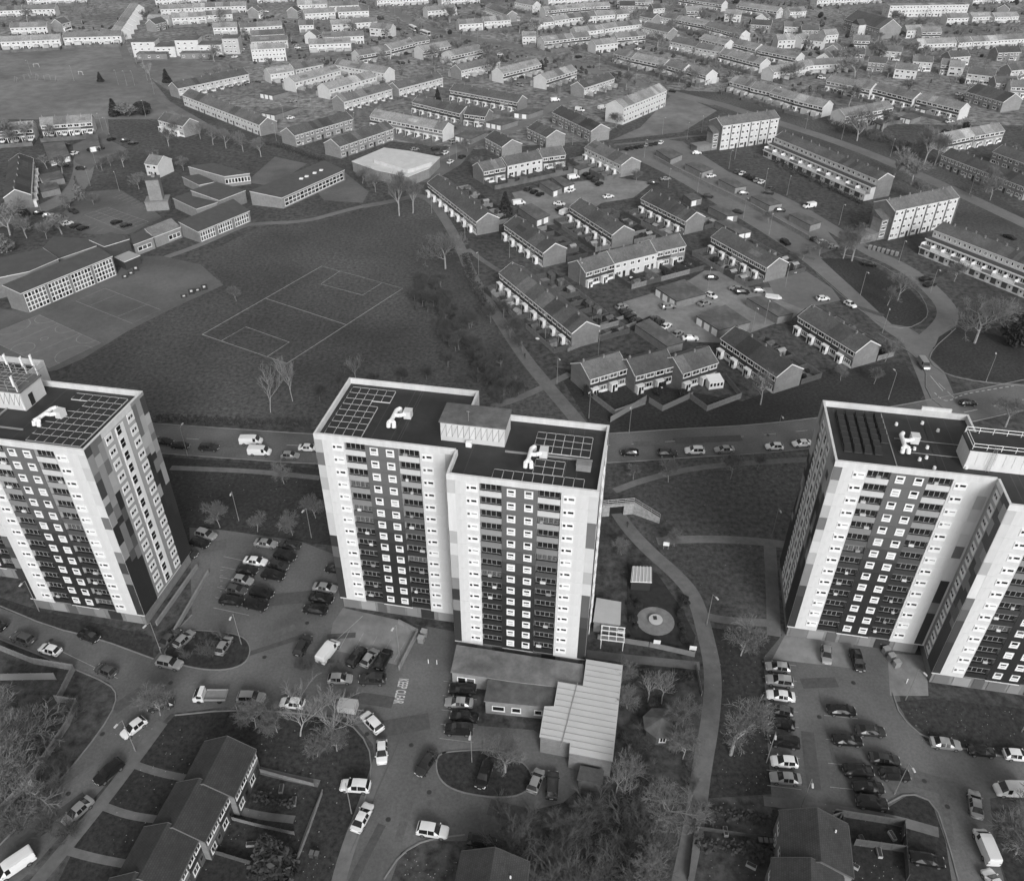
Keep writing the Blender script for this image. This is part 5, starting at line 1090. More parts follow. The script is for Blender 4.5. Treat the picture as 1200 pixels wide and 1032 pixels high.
def car_meshes(kind):
    D = CARS[kind]; st = D['st']; n = len(st); rows = []
    for x, zl, zb, zt, hb, ht in st:
        half = [(hb*.86, zl), (hb*.99, zl+.16 if zl+.16 < zb else (zl+zb)/2), (hb, zb), (ht, zt), (ht*.55, zt+.035)]
        rows.append([(x, y, z) for y, z in half] + [(x, -y, z) for y, z in half[::-1]])
    body, ws, rw, sgs = MB(), MB(), MB(), []
    for i in range(n-1):
        for k in range(9):
            q = (rows[i][k], rows[i+1][k], rows[i+1][k+1], rows[i][k+1])
            top = k in (3, 4, 5); side = k in (2, 6)
            if top and i == D['scr']: ws.quad(*q)
            elif top and D['rear'] == i: rw.quad(*q)
            elif side and D['sg'][0] <= i <= D['sg'][1] and i not in (4,) : s = MB(); s.quad(*q); sgs.append(s)
            else: body.quad(*q)
        q = (rows[i][0], rows[i][9], rows[i+1][9], rows[i+1][0]); body.quad(*q)
    body.poly(rows[0]); body.poly(rows[-1][::-1])
    # seams: narrow pillar between door windows is already body
    L = D['L']; hb = max(s[4] for s in st); wr = .33 if kind in ('hatchback', 'saloon') else .37
    wh = MB(); wh.tube((0, -.1, 0), (0, .1, 0), wr, wr, 14); rim = MB(); rim.tube((0, -.012, 0), (0, .012, 0), wr*.62, wr*.62, 10)
    wx = (L*.31, -L*.29); wheels = [(x, s*(hb-.085), wr) for x in wx for s in (-1, 1)]
    hl = MB(); hl.box(-.08, .08, -.17, .17, -.07, .07); pl = MB(); pl.box(-.015, .015, -.26, .26, -.06, .06)
    mir = MB(); mir.box(-.07, .07, -.09, .09, -.06, .08)
    f, e = st[-2], st[1]
    sm = lambda b, nme, m: b.mesh(nme, m, smooth=False)
    bm = body.mesh('body', PAINT['white'], True)
    try: bm.set_sharp_from_angle(angle=R(38))
    except Exception: pass
    return dict(body=bm, parts=[('windscreen', sm(ws, 'windscreen', M_CGLASS), (0, 0, 0))] + ([('rear_window', sm(rw, 'rear_window', M_CGLASS), (0, 0, 0))] if rw.f else []) + [('side_window', sm(s, 'side_window', M_CGLASS), (0, 0, 0)) for s in sgs],
        wheel=sm(wh, 'wheel', M_TYRE), rim=sm(rim, 'rim', M_RIM), wheels=wheels, rimy=.105,
        lamps=[('headlight', sm(hl, 'headlight', M_LAMP), (f[0]-.04, s*f[4]*.74, f[2]+.0)) for s in (-1, 1)] + [('tail_light', sm(hl, 'tail_light', M_TAIL), (e[0]+.02, s*e[4]*.84, e[2]-.08)) for s in (-1, 1)] + [('number_plate', sm(pl, 'number_plate', grey(.6)), (st[0][0]-.005, 0, st[0][2]-.1)), ('number_plate', sm(pl, 'number_plate', grey(.6)), (st[-1][0]+.005, 0, st[-1][2]-.06))],
        mirrors=[(st[7][0]-.15, s*(hb+.06), st[7][2]+.06) for s in (-1, 1)], mirror=mir.mesh('mirror', PAINT['black']))
CM = {k: car_meshes(k) for k in CARS}
WHO = {'hatchback': 'hatchback', 'saloon': 'saloon car', 'suv': 'tall estate car', 'van': 'van'}
def flip_fix(): pass
def car(kind, col, x1, y1, x2, y2, where, group, full=True, cat=None):
    """rear pixel -> front pixel"""
    a, e = G(x1, y1, .7), G(x2, y2, .7); d = e-a; c = (a+e)/2; rz = math.atan2(d.y, d.x)
    D = CM[kind]; root = link('van' if kind == 'van' else 'parked_car', None, None, (c.x, c.y, .09), rz)
    tag(root, '%s %s %s' % (col, WHO[kind], where), 'van' if kind == 'van' else 'car', group)
    def paint(o):
        o.material_slots[0].link = 'OBJECT'; o.material_slots[0].material = PAINT[col]
    o = link('body', D['body'], root); paint(o)
    for nm, me, lc in D['parts']: link(nm, me, root, lc)
    for lc in D['wheels']:
        wv = link('wheel', D['wheel'], root, lc)
        if full: link('rim', D['rim'], wv, (0, math.copysign(D['rimy'], lc[1]), 0))
    if full:
        for nm, me, lc in D['lamps']: link(nm, me, root, lc)
        for lc in D['mirrors']: o = link('mirror', D['mirror'], root, lc); paint(o)
    return root
H_, S_, U_, V_ = 'hatchback', 'saloon', 'suv', 'van'
def lot(where, group, rows, full=True):
    for k, x1, y1, x2, y2, c in rows: car(k, c, x1, y1, x2, y2, where, group, full)
lot('parked on the road below the aerial tower', 'cars on the lower left road', [(H_, 8, 737, -18, 727, 'black'), (U_, 41, 753, 13, 743, 'grey'), (H_, 72, 765, 45, 757, 'white'), (H_, 92, 740, 117, 750, 'black'), (H_, 137, 791, 111, 780, 'grey')])
lot('parked beside the shrubby traffic island', 'cars by the shrubby island', [(U_, 185, 774, 213, 780, 'silver'), (S_, 189, 757, 208, 738, 'grey'), (H_, 207, 757, 225, 740, 'silver'), (H_, 257, 765, 268, 747, 'silver')])
lot('parked along the lawn kerb under bare trees', 'cars along the lawn kerb', [(U_, 277, 817, 312, 818, 'silver'), (H_, 358, 825, 327, 822, 'white'), (H_, 200, 823, 177, 828, 'dark')])
lot('parked on the road by the foreground gardens', 'cars on the foreground road', [(H_, 170, 842, 143, 863, 'white'), (U_, 142, 892, 113, 917, 'black'), (S_, 107, 935, 75, 965, 'silver'), (V_, 39, 1000, -5, 1030, 'white')])
lot('in the car park behind the aerial tower', 'cars in the left tower car park', [(U_, 230, 623, 253, 630, 'silver'), (H_, 223, 633, 245, 639, 'black'), (H_, 209, 645, 231, 651, 'dark'), (S_, 300, 635, 323, 638, 'silver'), (S_, 352, 640, 327, 637, 'dark'), (U_, 322, 648, 347, 655, 'black'), (S_, 286, 656, 313, 659, 'white'), (H_, 315, 660, 338, 665, 'dark'), (H_, 278, 667, 302, 669, 'black'), (U_, 308, 672, 333, 676, 'black'), (H_, 272, 677, 297, 682, 'silver'), (H_, 265, 689, 289, 693, 'grey'), (U_, 292, 692, 322, 698, 'black'), (S_, 258, 702, 285, 705, 'black'), (U_, 283, 705, 317, 713, 'black')])
lot('parked against the side of the middle tower', 'cars beside the middle tower', [(H_, 405, 668, 382, 665, 'black'), (S_, 369, 687, 393, 690, 'silver'), (S_, 363, 699, 390, 703, 'black'), (S_, 385, 716, 354, 712, 'black')])
lot('in the bays in front of the middle tower', 'cars in front of the middle tower', [(V_, 375, 776, 394, 751, 'white'), (U_, 350, 765, 360, 748, 'dark'), (U_, 409, 781, 427, 758, 'black'), (H_, 427, 779, 440, 762, 'silver'), (U_, 443, 784, 456, 761, 'black'), (H_, 386, 795, 411, 795, 'silver'), (U_, 450, 796, 423, 796, 'dark')])
lot('parked on the bend by the lettering', 'cars on the bend', [(U_, 447, 858, 425, 835, 'white'), (H_, 447.5, 867, 447.5, 895, 'white')])
lot('parked beside the flat roofed annex', 'cars beside the annex', [(U_, 557, 808, 527, 807, 'black'), (S_, 555, 824, 521, 822, 'silver'), (S_, 561, 842, 527, 837, 'black'), (U_, 553, 855, 522, 854, 'black')])
lot('parked around the kerbed grass island', 'cars round the grass island', [(S_, 507, 883, 492, 905, 'dark'), (U_, 571, 896, 563, 920, 'black'), (H_, 623, 927, 633, 902, 'silver'), (U_, 646, 936, 648, 904, 'dark')])
lot('on the foreground drive by the lawns', 'cars on the foreground drive', [(U_, 432, 922, 401, 920, 'white'), (S_, 417, 972, 432, 943, 'white'), (U_, 489, 970, 525, 976, 'white'), (H_, 552, 983, 577, 988, 'black')])
lot('on the main road behind the towers', 'cars on the main road', [(H_, 186, 516, 200, 518, 'black'), (H_, 200, 521, 223, 523, 'black'), (U_, 233, 524, 257, 525, 'dark'), (V_, 283, 517, 306, 517, 'white'), (V_, 290, 529, 319, 530, 'white'), (H_, 328, 533, 352, 534, 'silver'), (S_, 350, 524, 373, 525, 'white'), (H_, 748, 530, 728, 530, 'black'), (U_, 771, 531, 793, 531, 'dark'), (U_, 826, 528, 802, 528, 'white'), (S_, 860, 526, 838, 527, 'silver'), (H_, 918, 523, 897, 523, 'white'), (S_, 951, 518.5, 928.5, 520, 'white'), (H_, 1125, 472, 1144, 472, 'black')])
lot('turning at the estate road junction', 'van at the junction', [(V_, 1077, 419, 1088, 435, 'silver')])
lot('at the foot of the solar panel tower', 'cars at the foot of the right tower', [(H_, 968, 755, 969, 778, 'silver'), (U_, 1001, 763, 1008, 785, 'black')])
lot('in the row along the grass under the bare tree', 'cars along the bare tree', [(H_, 925, 783, 898, 780, 'silver'), (U_, 929, 800, 898, 796, 'silver'), (S_, 931, 817, 899, 813, 'white'), (H_, 928, 835, 901, 830, 'grey'), (H_, 929, 850, 903, 845, 'black'), (U_, 934, 871, 905, 867, 'black'), (H_, 933, 893, 905, 891, 'white'), (S_, 938, 913, 903, 910, 'silver')])
lot('in the middle bays of the right car park', 'cars in the right car park', [(S_, 970, 831, 1002, 833, 'black'), (S_, 1005, 855, 1035, 857, 'dark'), (S_, 977, 866, 1009, 868, 'black'), (S_, 1021, 887, 1052, 891, 'dark'), (U_, 987, 902, 1024, 904, 'black'), (U_, 1030, 906, 1066, 908, 'black'), (S_, 998, 921, 1037, 923, 'black'), (U_, 1003, 938, 1040, 943, 'black')])
lot('parked along the right hand drive', 'cars on the right drive', [(S_, 1092, 869, 1124, 873, 'silver'), (H_, 1134, 878, 1166, 881, 'black'), (H_, 1177, 883, 1208, 886, 'white'), (V_, 1212, 927, 1161, 925, 'white'), (S_, 1145, 957, 1141, 927, 'silver'), (V_, 1165, 1015, 1146, 970, 'white'), (H_, 1172, 1044, 1160, 1026, 'white')])
lot('on the drive of the right foreground house', 'car on the house drive', [(S_, 1066, 1003, 1107, 1010, 'black')])
lot('in the lower garage court', 'cars in the lower garage court', [(H_, 827, 325, 842, 325, 'dark'), (H_, 868, 339, 856, 337, 'silver'), (U_, 862, 342, 877, 342, 'black'), (H_, 883, 340, 897, 340, 'silver'), (H_, 829, 344, 838, 348, 'white'), (S_, 819, 357, 833, 353, 'silver'), (U_, 776, 360, 790, 358, 'silver'), (H_, 722, 361, 735, 357, 'silver'), (H_, 727, 367, 740, 363, 'dark'), (H_, 732, 372, 745, 368, 'black'), (H_, 738, 377, 752, 373, 'dark'), (H_, 762, 376, 772, 371, 'grey'), (H_, 768, 380, 777, 374, 'dark'), (S_, 776, 385, 785, 379, 'white'), (H_, 790, 393, 799, 388, 'silver'), (S_, 800, 396, 818, 396, 'white')], False)
lot('on the estate road and raised deck', 'cars by the raised deck', [(H_, 865, 226, 878, 226, 'silver'), (H_, 895, 225, 907, 226, 'dark'), (H_, 908, 246, 921, 246, 'grey'), (V_, 958, 240, 939, 243, 'white'), (U_, 914, 280, 927, 288, 'black'), (H_, 859, 247, 871, 249, 'dark'), (H_, 824, 229, 836, 230, 'dark'), (H_, 949, 281, 963, 279, 'black'), (H_, 957, 284, 971, 283, 'white'), (H_, 969, 289, 982, 288, 'silver'), (S_, 1010, 308, 1028, 311, 'black'), (S_, 1076, 328, 1094, 325, 'black'), (S_, 1081, 335, 1098, 331, 'black'), (H_, 990, 353, 1003, 360, 'white'), (H_, 958, 350, 971, 349, 'white'), (S_, 1177, 275, 1190, 280, 'black'), (H_, 861, 203, 867, 199, 'grey'), (H_, 867, 205, 873, 201, 'white'), (H_, 872, 207, 878, 203, 'dark'), (H_, 878, 210, 884, 206, 'black'), (H_, 884, 213, 890, 209, 'silver'), (H_, 889, 215, 896, 211, 'white'), (H_, 812, 179, 821, 179, 'white'), (S_, 826, 207, 840, 205, 'white'), (S_, 758, 214, 773, 214, 'dark'), (S_, 774, 210, 786, 209, 'silver'), (H_, 899, 223, 909, 219, 'grey')], False)
lot('in the diagonal bays by the green', 'cars in the diagonal bays', [(H_, 732+i*5.6, 177-i*1.0, 739+i*5.6, 171-i*1.0, ('black', 'dark', 'black', 'dark', 'silver', 'dark', 'dark', 'white')[i]) for i in range(8)], False)
lot('in the upper garage court', 'cars in the upper garage court', [(H_, 614, 224, 624, 219, 'dark'), (H_, 621, 227, 631, 222, 'black'), (H_, 628, 230, 638, 225, 'black'), (V_, 666, 209, 678, 207, 'white'), (H_, 683, 206, 692, 202, 'black'), (H_, 688, 210, 697, 206, 'black'), (H_, 693, 213, 702, 209, 'dark'), (H_, 698, 217, 707, 213, 'black'), (S_, 664, 225, 674, 221, 'white'), (V_, 600, 239, 616, 237, 'white'), (S_, 649, 238, 662, 239, 'white'), (S_, 651, 246, 664, 243, 'black'), (V_, 655, 252, 669, 246, 'white'), (S_, 706, 231, 720, 229, 'white')], False)
lot('by the shops', 'cars by the shops', [(H_, 518, 181, 526, 177, 'white'), (H_, 524, 192, 532, 187, 'white'), (H_, 536, 186, 547, 181, 'dark'), (H_, 505, 175, 516, 173, 'dark'), (H_, 510, 181, 519, 180, 'dark'), (H_, 480, 176, 492, 174, 'silver'), (U_, 526, 168, 536, 165, 'silver'), (V_, 645, 118, 656, 117, 'white'), (V_, 675, 128, 684, 130, 'white'), (V_, 700, 128, 711, 125, 'white')], False)
lot('by the school', 'cars by the school', [(H_, 73, 263, 85, 260, 'white'), (H_, 83, 266, 94, 263, 'black'), (H_, 91, 269, 103, 265, 'black'), (H_, 130, 262, 143, 258, 'black'), (H_, 141, 265, 154, 262, 'black'), (U_, 79, 245, 93, 250, 'dark'), (H_, 39, 250, 52, 248, 'black'), (H_, 50, 253, 63, 251, 'silver'), (H_, 64, 254, 75, 252, 'grey'), (H_, 90, 197, 99, 197, 'dark'), (H_, 84, 181, 91, 178, 'white'), (S_, 67, 194, 81, 193, 'black'), (S_, 70, 170, 82, 169, 'dark'), (H_, 127, 164, 134, 162, 'black'), (H_, 142, 165, 151, 164, 'dark'), (S_, 150, 168, 162, 167, 'black'), (H_, 104, 176, 111, 174, 'black'), (H_, 115, 175, 120, 173, 'dark')], False)
lot('parked among the far rows', 'cars in the far estate', [(H_, 256+i*1.2, 66-i*3.2, 264+i*1.2, 66-i*3.2, ('dark', 'silver', 'black', 'dark')[i]) for i in range(4)] + [(H_, 278+i*.8, 60-i*2.6, 287+i*.8, 60-i*2.6, ('silver', 'white', 'silver', 'grey')[i]) for i in range(4)] + [(H_, 340+i*2, 50+i*3, 350+i*2, 50+i*3, ('dark', 'silver', 'white', 'grey')[i]) for i in range(4)] + [(H_, 268+i*6, 105-i*1.4, 276+i*6, 102-i*1.4, ('black', 'dark', 'silver', 'dark', 'black', 'grey')[i]) for i in range(6)] + [(H_, 335, 139, 346, 137, 'white'), (H_, 340, 119, 348, 118, 'silver'), (H_, 836, 95, 842, 94, 'silver'), (H_, 835, 88, 843, 87, 'dark'), (S_, 1109, 143, 1117, 142, 'white'), (S_, 1120, 111, 1129, 110, 'white'), (S_, 1127, 115, 1136, 114, 'white'), (H_, 1064, 136, 1072, 135, 'black')], False)
# flatbed truck, buses, trailer, small lorry
def truck(x1, y1, x2, y2):
    a, e = G(x1, y1, .9), G(x2, y2, .9); d = e-a; c = (a+e)/2; r = link('flatbed_truck', None, None, (c.x, c.y, .09), math.atan2(d.y, d.x)); tag(r, 'white flatbed truck with open grey load bed beside the lawn', 'truck')
    b = MB(); b.box(.9, 2.6, -.95, .95, .4, 1.2); b.prism([(.9, -.93), (2.35, -.93), (2.35, .93), (.9, .93)], 1.202, [2.15, 1.3, 1.3, 2.15][0:4] if False else [2.1, 1.35, 1.35, 2.1]); b.box(.9, 1.6, -.92, .92, 1.9, 2.2); b.build('cab', PAINT['white'], r)
    b = MB(); b.quad((1.62, -.85, 2.17), (2.5, -.85, 1.32), (2.5, .85, 1.32), (1.62, .85, 2.17)); b.build('windscreen', M_CGLASS, r)
    for s in (-1, 1):
        b = MB(); b.box(1.1, 1.9, s*.955-.01, s*.955+.01, 1.25, 1.8); b.build('side_window', M_CGLASS, r); b = MB(); b.box(2.6, 2.66, s*.7-.15, s*.7+.15, .75, .95); b.build('headlight', M_LAMP, r)
    b = MB(); b.box(-2.7, .8, -1.0, 1.0, .75, .9); b.build('load_bed', M_CONC, r)
    for q in ((-2.7, .8, -1.02, -.96), (-2.7, .8, .96, 1.02), (-2.76, -2.7, -1.0, 1.0)): b = MB(); b.box(*q, .9, 1.25); b.build('drop_side', grey(.25), r)
    for x in (1.7, -1.6):
        for s in (-1, 1): b = MB(); b.tube((0, -.11, 0), (0, .11, 0), .36, .36, 12); b.build('wheel', M_TYRE, r, (x, s*.85, .36))
truck(268, 815, 225, 815)
def bus(x1, y1, x2, y2):
    a, e = G(x1, y1, 1.5), G(x2, y2, 1.5); d = e-a; c = (a+e)/2; r = link('bus', None, None, (c.x, c.y, .09), math.atan2(d.y, d.x)); tag(r, 'pale single deck bus on the far road', 'bus', 'buses on the far road')
    b = MB(); b.box(-5.5, 5.5, -1.25, 1.25, .35, 3.0); b.build('body', PAINT['white'], r)
    for s in (-1, 1):
        for i in range(6): b = MB(); b.box(-5+i*1.7, -3.5+i*1.7, s*1.255-.01, s*1.255+.01, 1.3, 2.4); b.build('side_window', M_CGLASS, r)
        for x in (-3.2, 3.4): b = MB(); b.tube((0, -.15, 0), (0, .15, 0), .48, .48, 12); b.build('wheel', M_TYRE, r, (x, s*1.13, .48))
    b = MB(); b.box(5.5, 5.53, -1.1, 1.1, 1.1, 2.7); b.build('windscreen', M_CGLASS, r)
bus(480, 31, 488, 35); bus(493, 37, 504, 41)
P = G(906, 348, .8); r = link('covered_trailer', None, None, (P.x, P.y, .09), R(-20)); tag(r, 'white covered boat trailer at the edge of the lower court', 'trailer')
b = MB(); b.prism([(-2.3, -1), (1.4, -1), (2.6, 0), (1.4, 1), (-2.3, 1)], .5, [1.2, 1.3, 1.0, 1.3, 1.2]); b.build('cover', PAINT['white'], r)
for s in (-1, 1): b = MB(); b.tube((0, -.09, 0), (0, .09, 0), .3, .3, 10); b.build('wheel', M_TYRE, r, (-.6, s*.9, .3))
b = MB(); b.box(-.04, .04, -.04, .04, 0, .1); b.tube((2.0, 0, .5), (3.4, 0, .45), .05, .05, 5); b.build('drawbar', M_METAL, r)
# light box van (small, tarpaulin) by the bend
P = G(408, 829, .8); r = link('box_trailer', None, None, (P.x, P.y, .09), R(-8)); tag(r, 'pale box trailer with ribbed roof under bare branches', 'trailer'); b = MB(); b.box(-1.5, 1.5, -.95, .95, .5, 1.9); b.build('box', grey(.42), r); b = MB(); b.tube((1.5, 0, .5), (2.6, 0, .45), .05, .05, 5); b.build('drawbar', M_METAL, r)
for s in (-1, 1): b = MB(); b.tube((0, -.09, 0), (0, .09, 0), .3, .3, 10); b.build('wheel', M_TYRE, r, (-.2, s*1.0, .3))
# ------------------------------------------------------------------ street lamps
def lamp_parts():
    p = MB(); p.tube((0, 0, 0), (0, 0, 1.2), .09, .09, 8); p.tube((0, 0, 1.2), (0, 0, 7.8), .065, .045, 8)
    a = MB(); a.tube((0, 0, 7.75), (0, -.9, 8.0), .04, .035, 6); h = MB(); h.box(-.14, .14, -1.55, -.85, 7.94, 8.08)
    return p.mesh('pole', M_METAL), a.mesh('arm', M_METAL), h.mesh('lantern', grey(.55))
LM = lamp_parts()
LAMPS = {'beside the main road': ((220, 534, 180), (365, 630, 0), (280, 610, 0), (737, 508, 0), (908, 519, 0), (1041, 468, 200), (1155, 448, 180), (904, 630, 0)), 'by the lower car parks': ((189, 765, 0), (283, 755, 0), (159, 880, 0), (468, 768, 0), (553, 893, 0), (412, 953, 0), (898, 893, 0), (938, 948, 0), (1048, 930, 0), (1061, 820, 0), (1197, 857, 0), (46, 716, 0)), 'beside a footpath': ((828, 732, 0), (690, 490, 0), (652.6, 450, 0), (701, 416, 0), (561, 322, 0), (545, 280, 0), (506, 250, 0), (597, 302, 0), (639, 396, 0)),
 'in the middle estate': ((1008, 346, 0), (1090, 343, 0), (1053, 308, 0), (983, 264, 0), (1034, 390, 0), (920, 336, 0), (901, 275, 0), (871, 256, 0), (847, 318, 0), (896, 380, 0), (881, 389, 0), (829, 340, 0), (703, 297, 0), (679, 334, 0), (854, 198, 0), (896, 220, 0), (817, 226, 0), (783, 220, 0), (755, 185, 0), (861, 187, 0), (922, 229, 0), (776, 158, 0), (822, 156, 0), (805, 164, 0), (944, 151, 0), (1043, 184, 0), (986, 164, 0), (1136, 228, 0), (535, 187, 0), (527, 195, 0), (671, 170, 0), (656, 116, 0)), 'round the park': ((37, 88, 0), (87, 95, 0), (139, 100, 0), (158, 101, 0), (149, 101, 0), (173, 95, 0), (181, 111, 0), (160, 75, 0), (120, 153, 0), (128, 158, 0), (171, 137, 0), (114, 198, 0), (106, 218, 0), (140, 224, 0), (49, 250, 0)), 'in the far estate': ((494, 35, 0), (540, 52, 0), (560, 50, 0), (639, 65, 0), (702, 82, 0), (819, 108, 0), (880, 90, 0), (366, 135, 0), (324, 165, 0), (333, 142, 0), (350, 125, 0), (416, 152, 0), (463, 20, 0), (745, 100, 0))}
for wh, ls in LAMPS.items():
    for x, y, a in ls:
        r = link('street_lamp', None, None, G(x, y), R(a+random.uniform(-25, 25))); tag(r, 'tall grey street lamp '+wh, 'street lamp', 'street lamps '+wh)
        link('pole', LM[0], r); link('arm', LM[1], r); link('lantern', LM[2], r)
# ------------------------------------------------------------------ trees
def grow(seed, hgt, spread, trunk_f=.3, levels=5, nb=4, r0=.16, up=.35, twig=.028, curve=.25):
    rnd = random.Random(seed); T, Cw = MB(), MB()
    def branch(p, d, L, r, lev):
        steps = 3 if lev < 3 else 2; q = p
        for s in range(steps):
            d2 = (d + Vector((rnd.uniform(-1, 1), rnd.uniform(-1, 1), rnd.uniform(-.4, .7)))*curve*(.5 if lev == 0 else 1)).normalized(); r2 = max(twig*.6, r*(.86 if lev else .9)); q2 = q+d2*(L/steps)
            (T if lev < 3 else Cw).tube(q, q2, r, r2, 6 if lev < 1 else (4 if lev < 2 else 3), 0, False)
            if lev < levels-1:
                k = nb if (s == steps-1) else (max(1, nb-2) if lev else (0 if s < 1 else 1))
                for i in range(max(0, k)):
                    ax = d2.orthogonal().normalized(); ax.rotate(Matrix.Rotation(rnd.uniform(0, 6.28), 3, d2)); dd = (d2*rnd.uniform(.55, 1.0)+ax*spread*rnd.uniform(.6, 1.15)+Vector((0, 0, up*rnd.uniform(.2, 1)))).normalized()
                    branch(q2, dd, L*rnd.uniform(.58, .8), max(twig, r2*rnd.uniform(.58, .78)), lev+1)
            q, d, r = q2, d2, r2
    branch(Vector((0, 0, 0)), Vector((rnd.uniform(-.06, .06), rnd.uniform(-.06, .06), 1)), hgt*trunk_f, r0, 0)
    z = max(v[2] for v in Cw.v)
    for b in (T, Cw): b.v = [(x*hgt/z, y*hgt/z, zz*hgt/z) for x, y, zz in b.v]
    return T, Cw
def tree_proto(seed, mt, mc, **k):
    T, Cw = grow(seed, 10.0, **k); return T.mesh('trunk', mt), Cw.mesh('crown', mc)
TP = {'round': [tree_proto(s, M_BARK, M_TWIG, spread=.8, levels=6, nb=3, trunk_f=.26, up=.3, curve=.17, twig=.017) for s in (1, 2, 3)],
 'tall': [tree_proto(s, M_BARK, M_TWIG, spread=.5, levels=6, nb=3, trunk_f=.28, up=.6, curve=.15, twig=.017) for s in (4, 5)],
 'birch': [tree_proto(s, M_BIRCH, mat('pale_twigs', .2, .9), spread=.45, levels=5, nb=3, trunk_f=.38, up=.6, r0=.1, twig=.018, curve=.15) for s in (6, 7)],
 'small': [tree_proto(s, M_BARK, M_TWIG, spread=.9, levels=5, nb=4, trunk_f=.3, up=.35, r0=.11, twig=.02, curve=.17) for s in (8, 9)]}
TP['far'] = [tree_proto(s, M_BARK, mat('far_twigs', .17, .9), spread=.8, levels=5, nb=3, trunk_f=.28, up=.35, r0=.2, twig=.06, curve=.2) for s in (31, 32, 33)]
TP['scrub'] = [tree_proto(s, mat('scrub_bark', .17, .9), mat('scrub_twigs', .075, .9), spread=.8, levels=5, nb=4, trunk_f=.22, up=.4, r0=.11, twig=.018, curve=.17) for s in (41, 42)]
def bush_proto(seed, m, ns=70, leaf=0):
    rnd = random.Random(seed); b = MB()
    def twig(p, d, L, r, lev):
        q = p
        for s in range(3):
            d = (d+Vector((rnd.uniform(-1, 1), rnd.uniform(-1, 1), rnd.uniform(-.3, .5)))*.28).normalized(); q2 = q+d*L/3; b.tube(q, q2, r, r*.75, 3, 0, False); r *= .75
            if lev < 2:
                for i in range(3): twig(q2, (d+Vector((rnd.uniform(-1, 1), rnd.uniform(-1, 1), rnd.uniform(-.3, .9)))*.8).normalized(), L*.5, r*.8, lev+1)
            q = q2
    for i in range(ns//7):
        a, t = rnd.uniform(0, 6.28), rnd.uniform(.1, 1.0); twig(Vector((rnd.uniform(-.3, .3), rnd.uniform(-.3, .3), 0)), Vector((math.cos(a)*t, math.sin(a)*t, 1)).normalized(), rnd.uniform(.6, 1.0), .02, 0)
    return b.mesh('stems', m)
BP = [bush_proto(s, m) for s, m in ((11, M_TWIGD), (12, M_TWIGD), (13, mat('brown_twigs', .09, .9)))]
def leaf_proto(seed, shape, m, n=2600, size=.12):
    """leaf clumps filling a crown of unit height"""
    rnd = random.Random(seed); b = MB(); lumps = [(rnd.uniform(0, 6.28), rnd.uniform(.1, .9), rnd.uniform(.7, 1.1)) for _ in range(14)]
    for i in range(n):
        if shape == 'cone':
            t = rnd.random()**1.4; z = .06+t*.94; R0 = (1-t)**.8*.26*(.75+.35*math.sin(t*60)); a = rnd.uniform(0, 6.28); r = R0*rnd.uniform(.55, 1.05)
        elif shape == 'column':
            z = rnd.random(); R0 = .2*math.sin(min(1, z*1.2+.15)*math.pi)**.6; a = rnd.uniform(0, 6.28); r = R0*rnd.uniform(.5, 1.1)
        else:
            v = Vector((rnd.gauss(0, 1), rnd.gauss(0, 1), rnd.gauss(0, 1))).normalized(); a = math.atan2(v.y, v.x); f = 1.0
            for la, lz, lf in lumps:
                da = math.cos(a-la)*.5+.5-abs((v.z*.5+.5)-lz)
                if da > .72: f *= lf
            rr_ = .5*f*rnd.uniform(.72, 1.0); z = .5+v.z*rr_; r = math.hypot(v.x, v.y)*rr_
        c = Vector((r*math.cos(a), r*math.sin(a), max(.01, z))); s = size*rnd.uniform(.4, 1)*.5
        u = Vector((rnd.gauss(0, 1), rnd.gauss(0, 1), rnd.gauss(0, .6))).normalized(); w_ = u.orthogonal().normalized(); w_.rotate(Matrix.Rotation(rnd.uniform(0, 6.28), 3, u))
        x_ = u*s; y_ = w_*s*.7; b.quad(c-x_-y_, c+x_-y_*.4, c+x_+y_, c-x_*.4+y_)
    return b.mesh('crown', m)
LP = {'cone': [leaf_proto(21, 'cone', M_LEAF), leaf_proto(22, 'cone', M_LEAF)], 'ball': [leaf_proto(23, 'ball', M_LEAF, 3000), leaf_proto(24, 'ball', M_HEDGE, 3000), leaf_proto(25, 'ball', M_HEDGE, 3000)], 'pale': [leaf_proto(26, 'ball', M_LEAFL, 3000)], 'column': [leaf_proto(27, 'column', M_LEAFL)]}
def trunk_mesh():
    def mk(): b = MB(); b.tube((0, 0, 0), (0, 0, .6), .03, .015, 6); return b.mesh('trunk', M_BARK)
    return cached('evtrunk', mk)
rt = random.Random(99)
def tree(kind, x, y, h, label, group, sc=1.0, pos=None):
    p = pos or G(x, y); r = link('bare_tree', None, None, p, rt.uniform(0, 6.28)); tag(r, label, 'tree', group); T, C = rt.choice(TP[kind]); s = h/10
    for nm, me in (('trunk', T), ('crown', C)): o = link(nm, me, r, (0, 0, -.05)); o.scale = (s*sc, s*sc, s)
def evergreen(kind, x, y, h, label, group, sc=1.0, pos=None):
    p = pos or G(x, y); r = link('evergreen_tree' if kind == 'cone' else 'evergreen_shrub', None, None, p, rt.uniform(0, 6.28)); tag(r, label, 'tree' if h > 5 else 'shrub', group)
    o = link('crown', rt.choice(LP[kind]), r); o.scale = (h*sc, h*sc, h); o = link('trunk', trunk_mesh(), r); o.scale = (h, h, h)
def bush(x, y, h, label, group, sc=1.3, pos=None):
    p = pos or G(x, y); r = link('bare_bush', rt.choice(BP), None, p, rt.uniform(0, 6.28), (h*sc*.75, h*sc*.75, h*.8)); tag(r, label, 'bush', group)
def many(fn, kind, lst, label, group, sc=1.0):
    for x, y, h in lst: fn(kind, x, y, h, label, group, sc)
many(tree, 'round', [(522, 315, 13)], 'broad bare tree at the edge of the playing field by the path', None, 1.15)
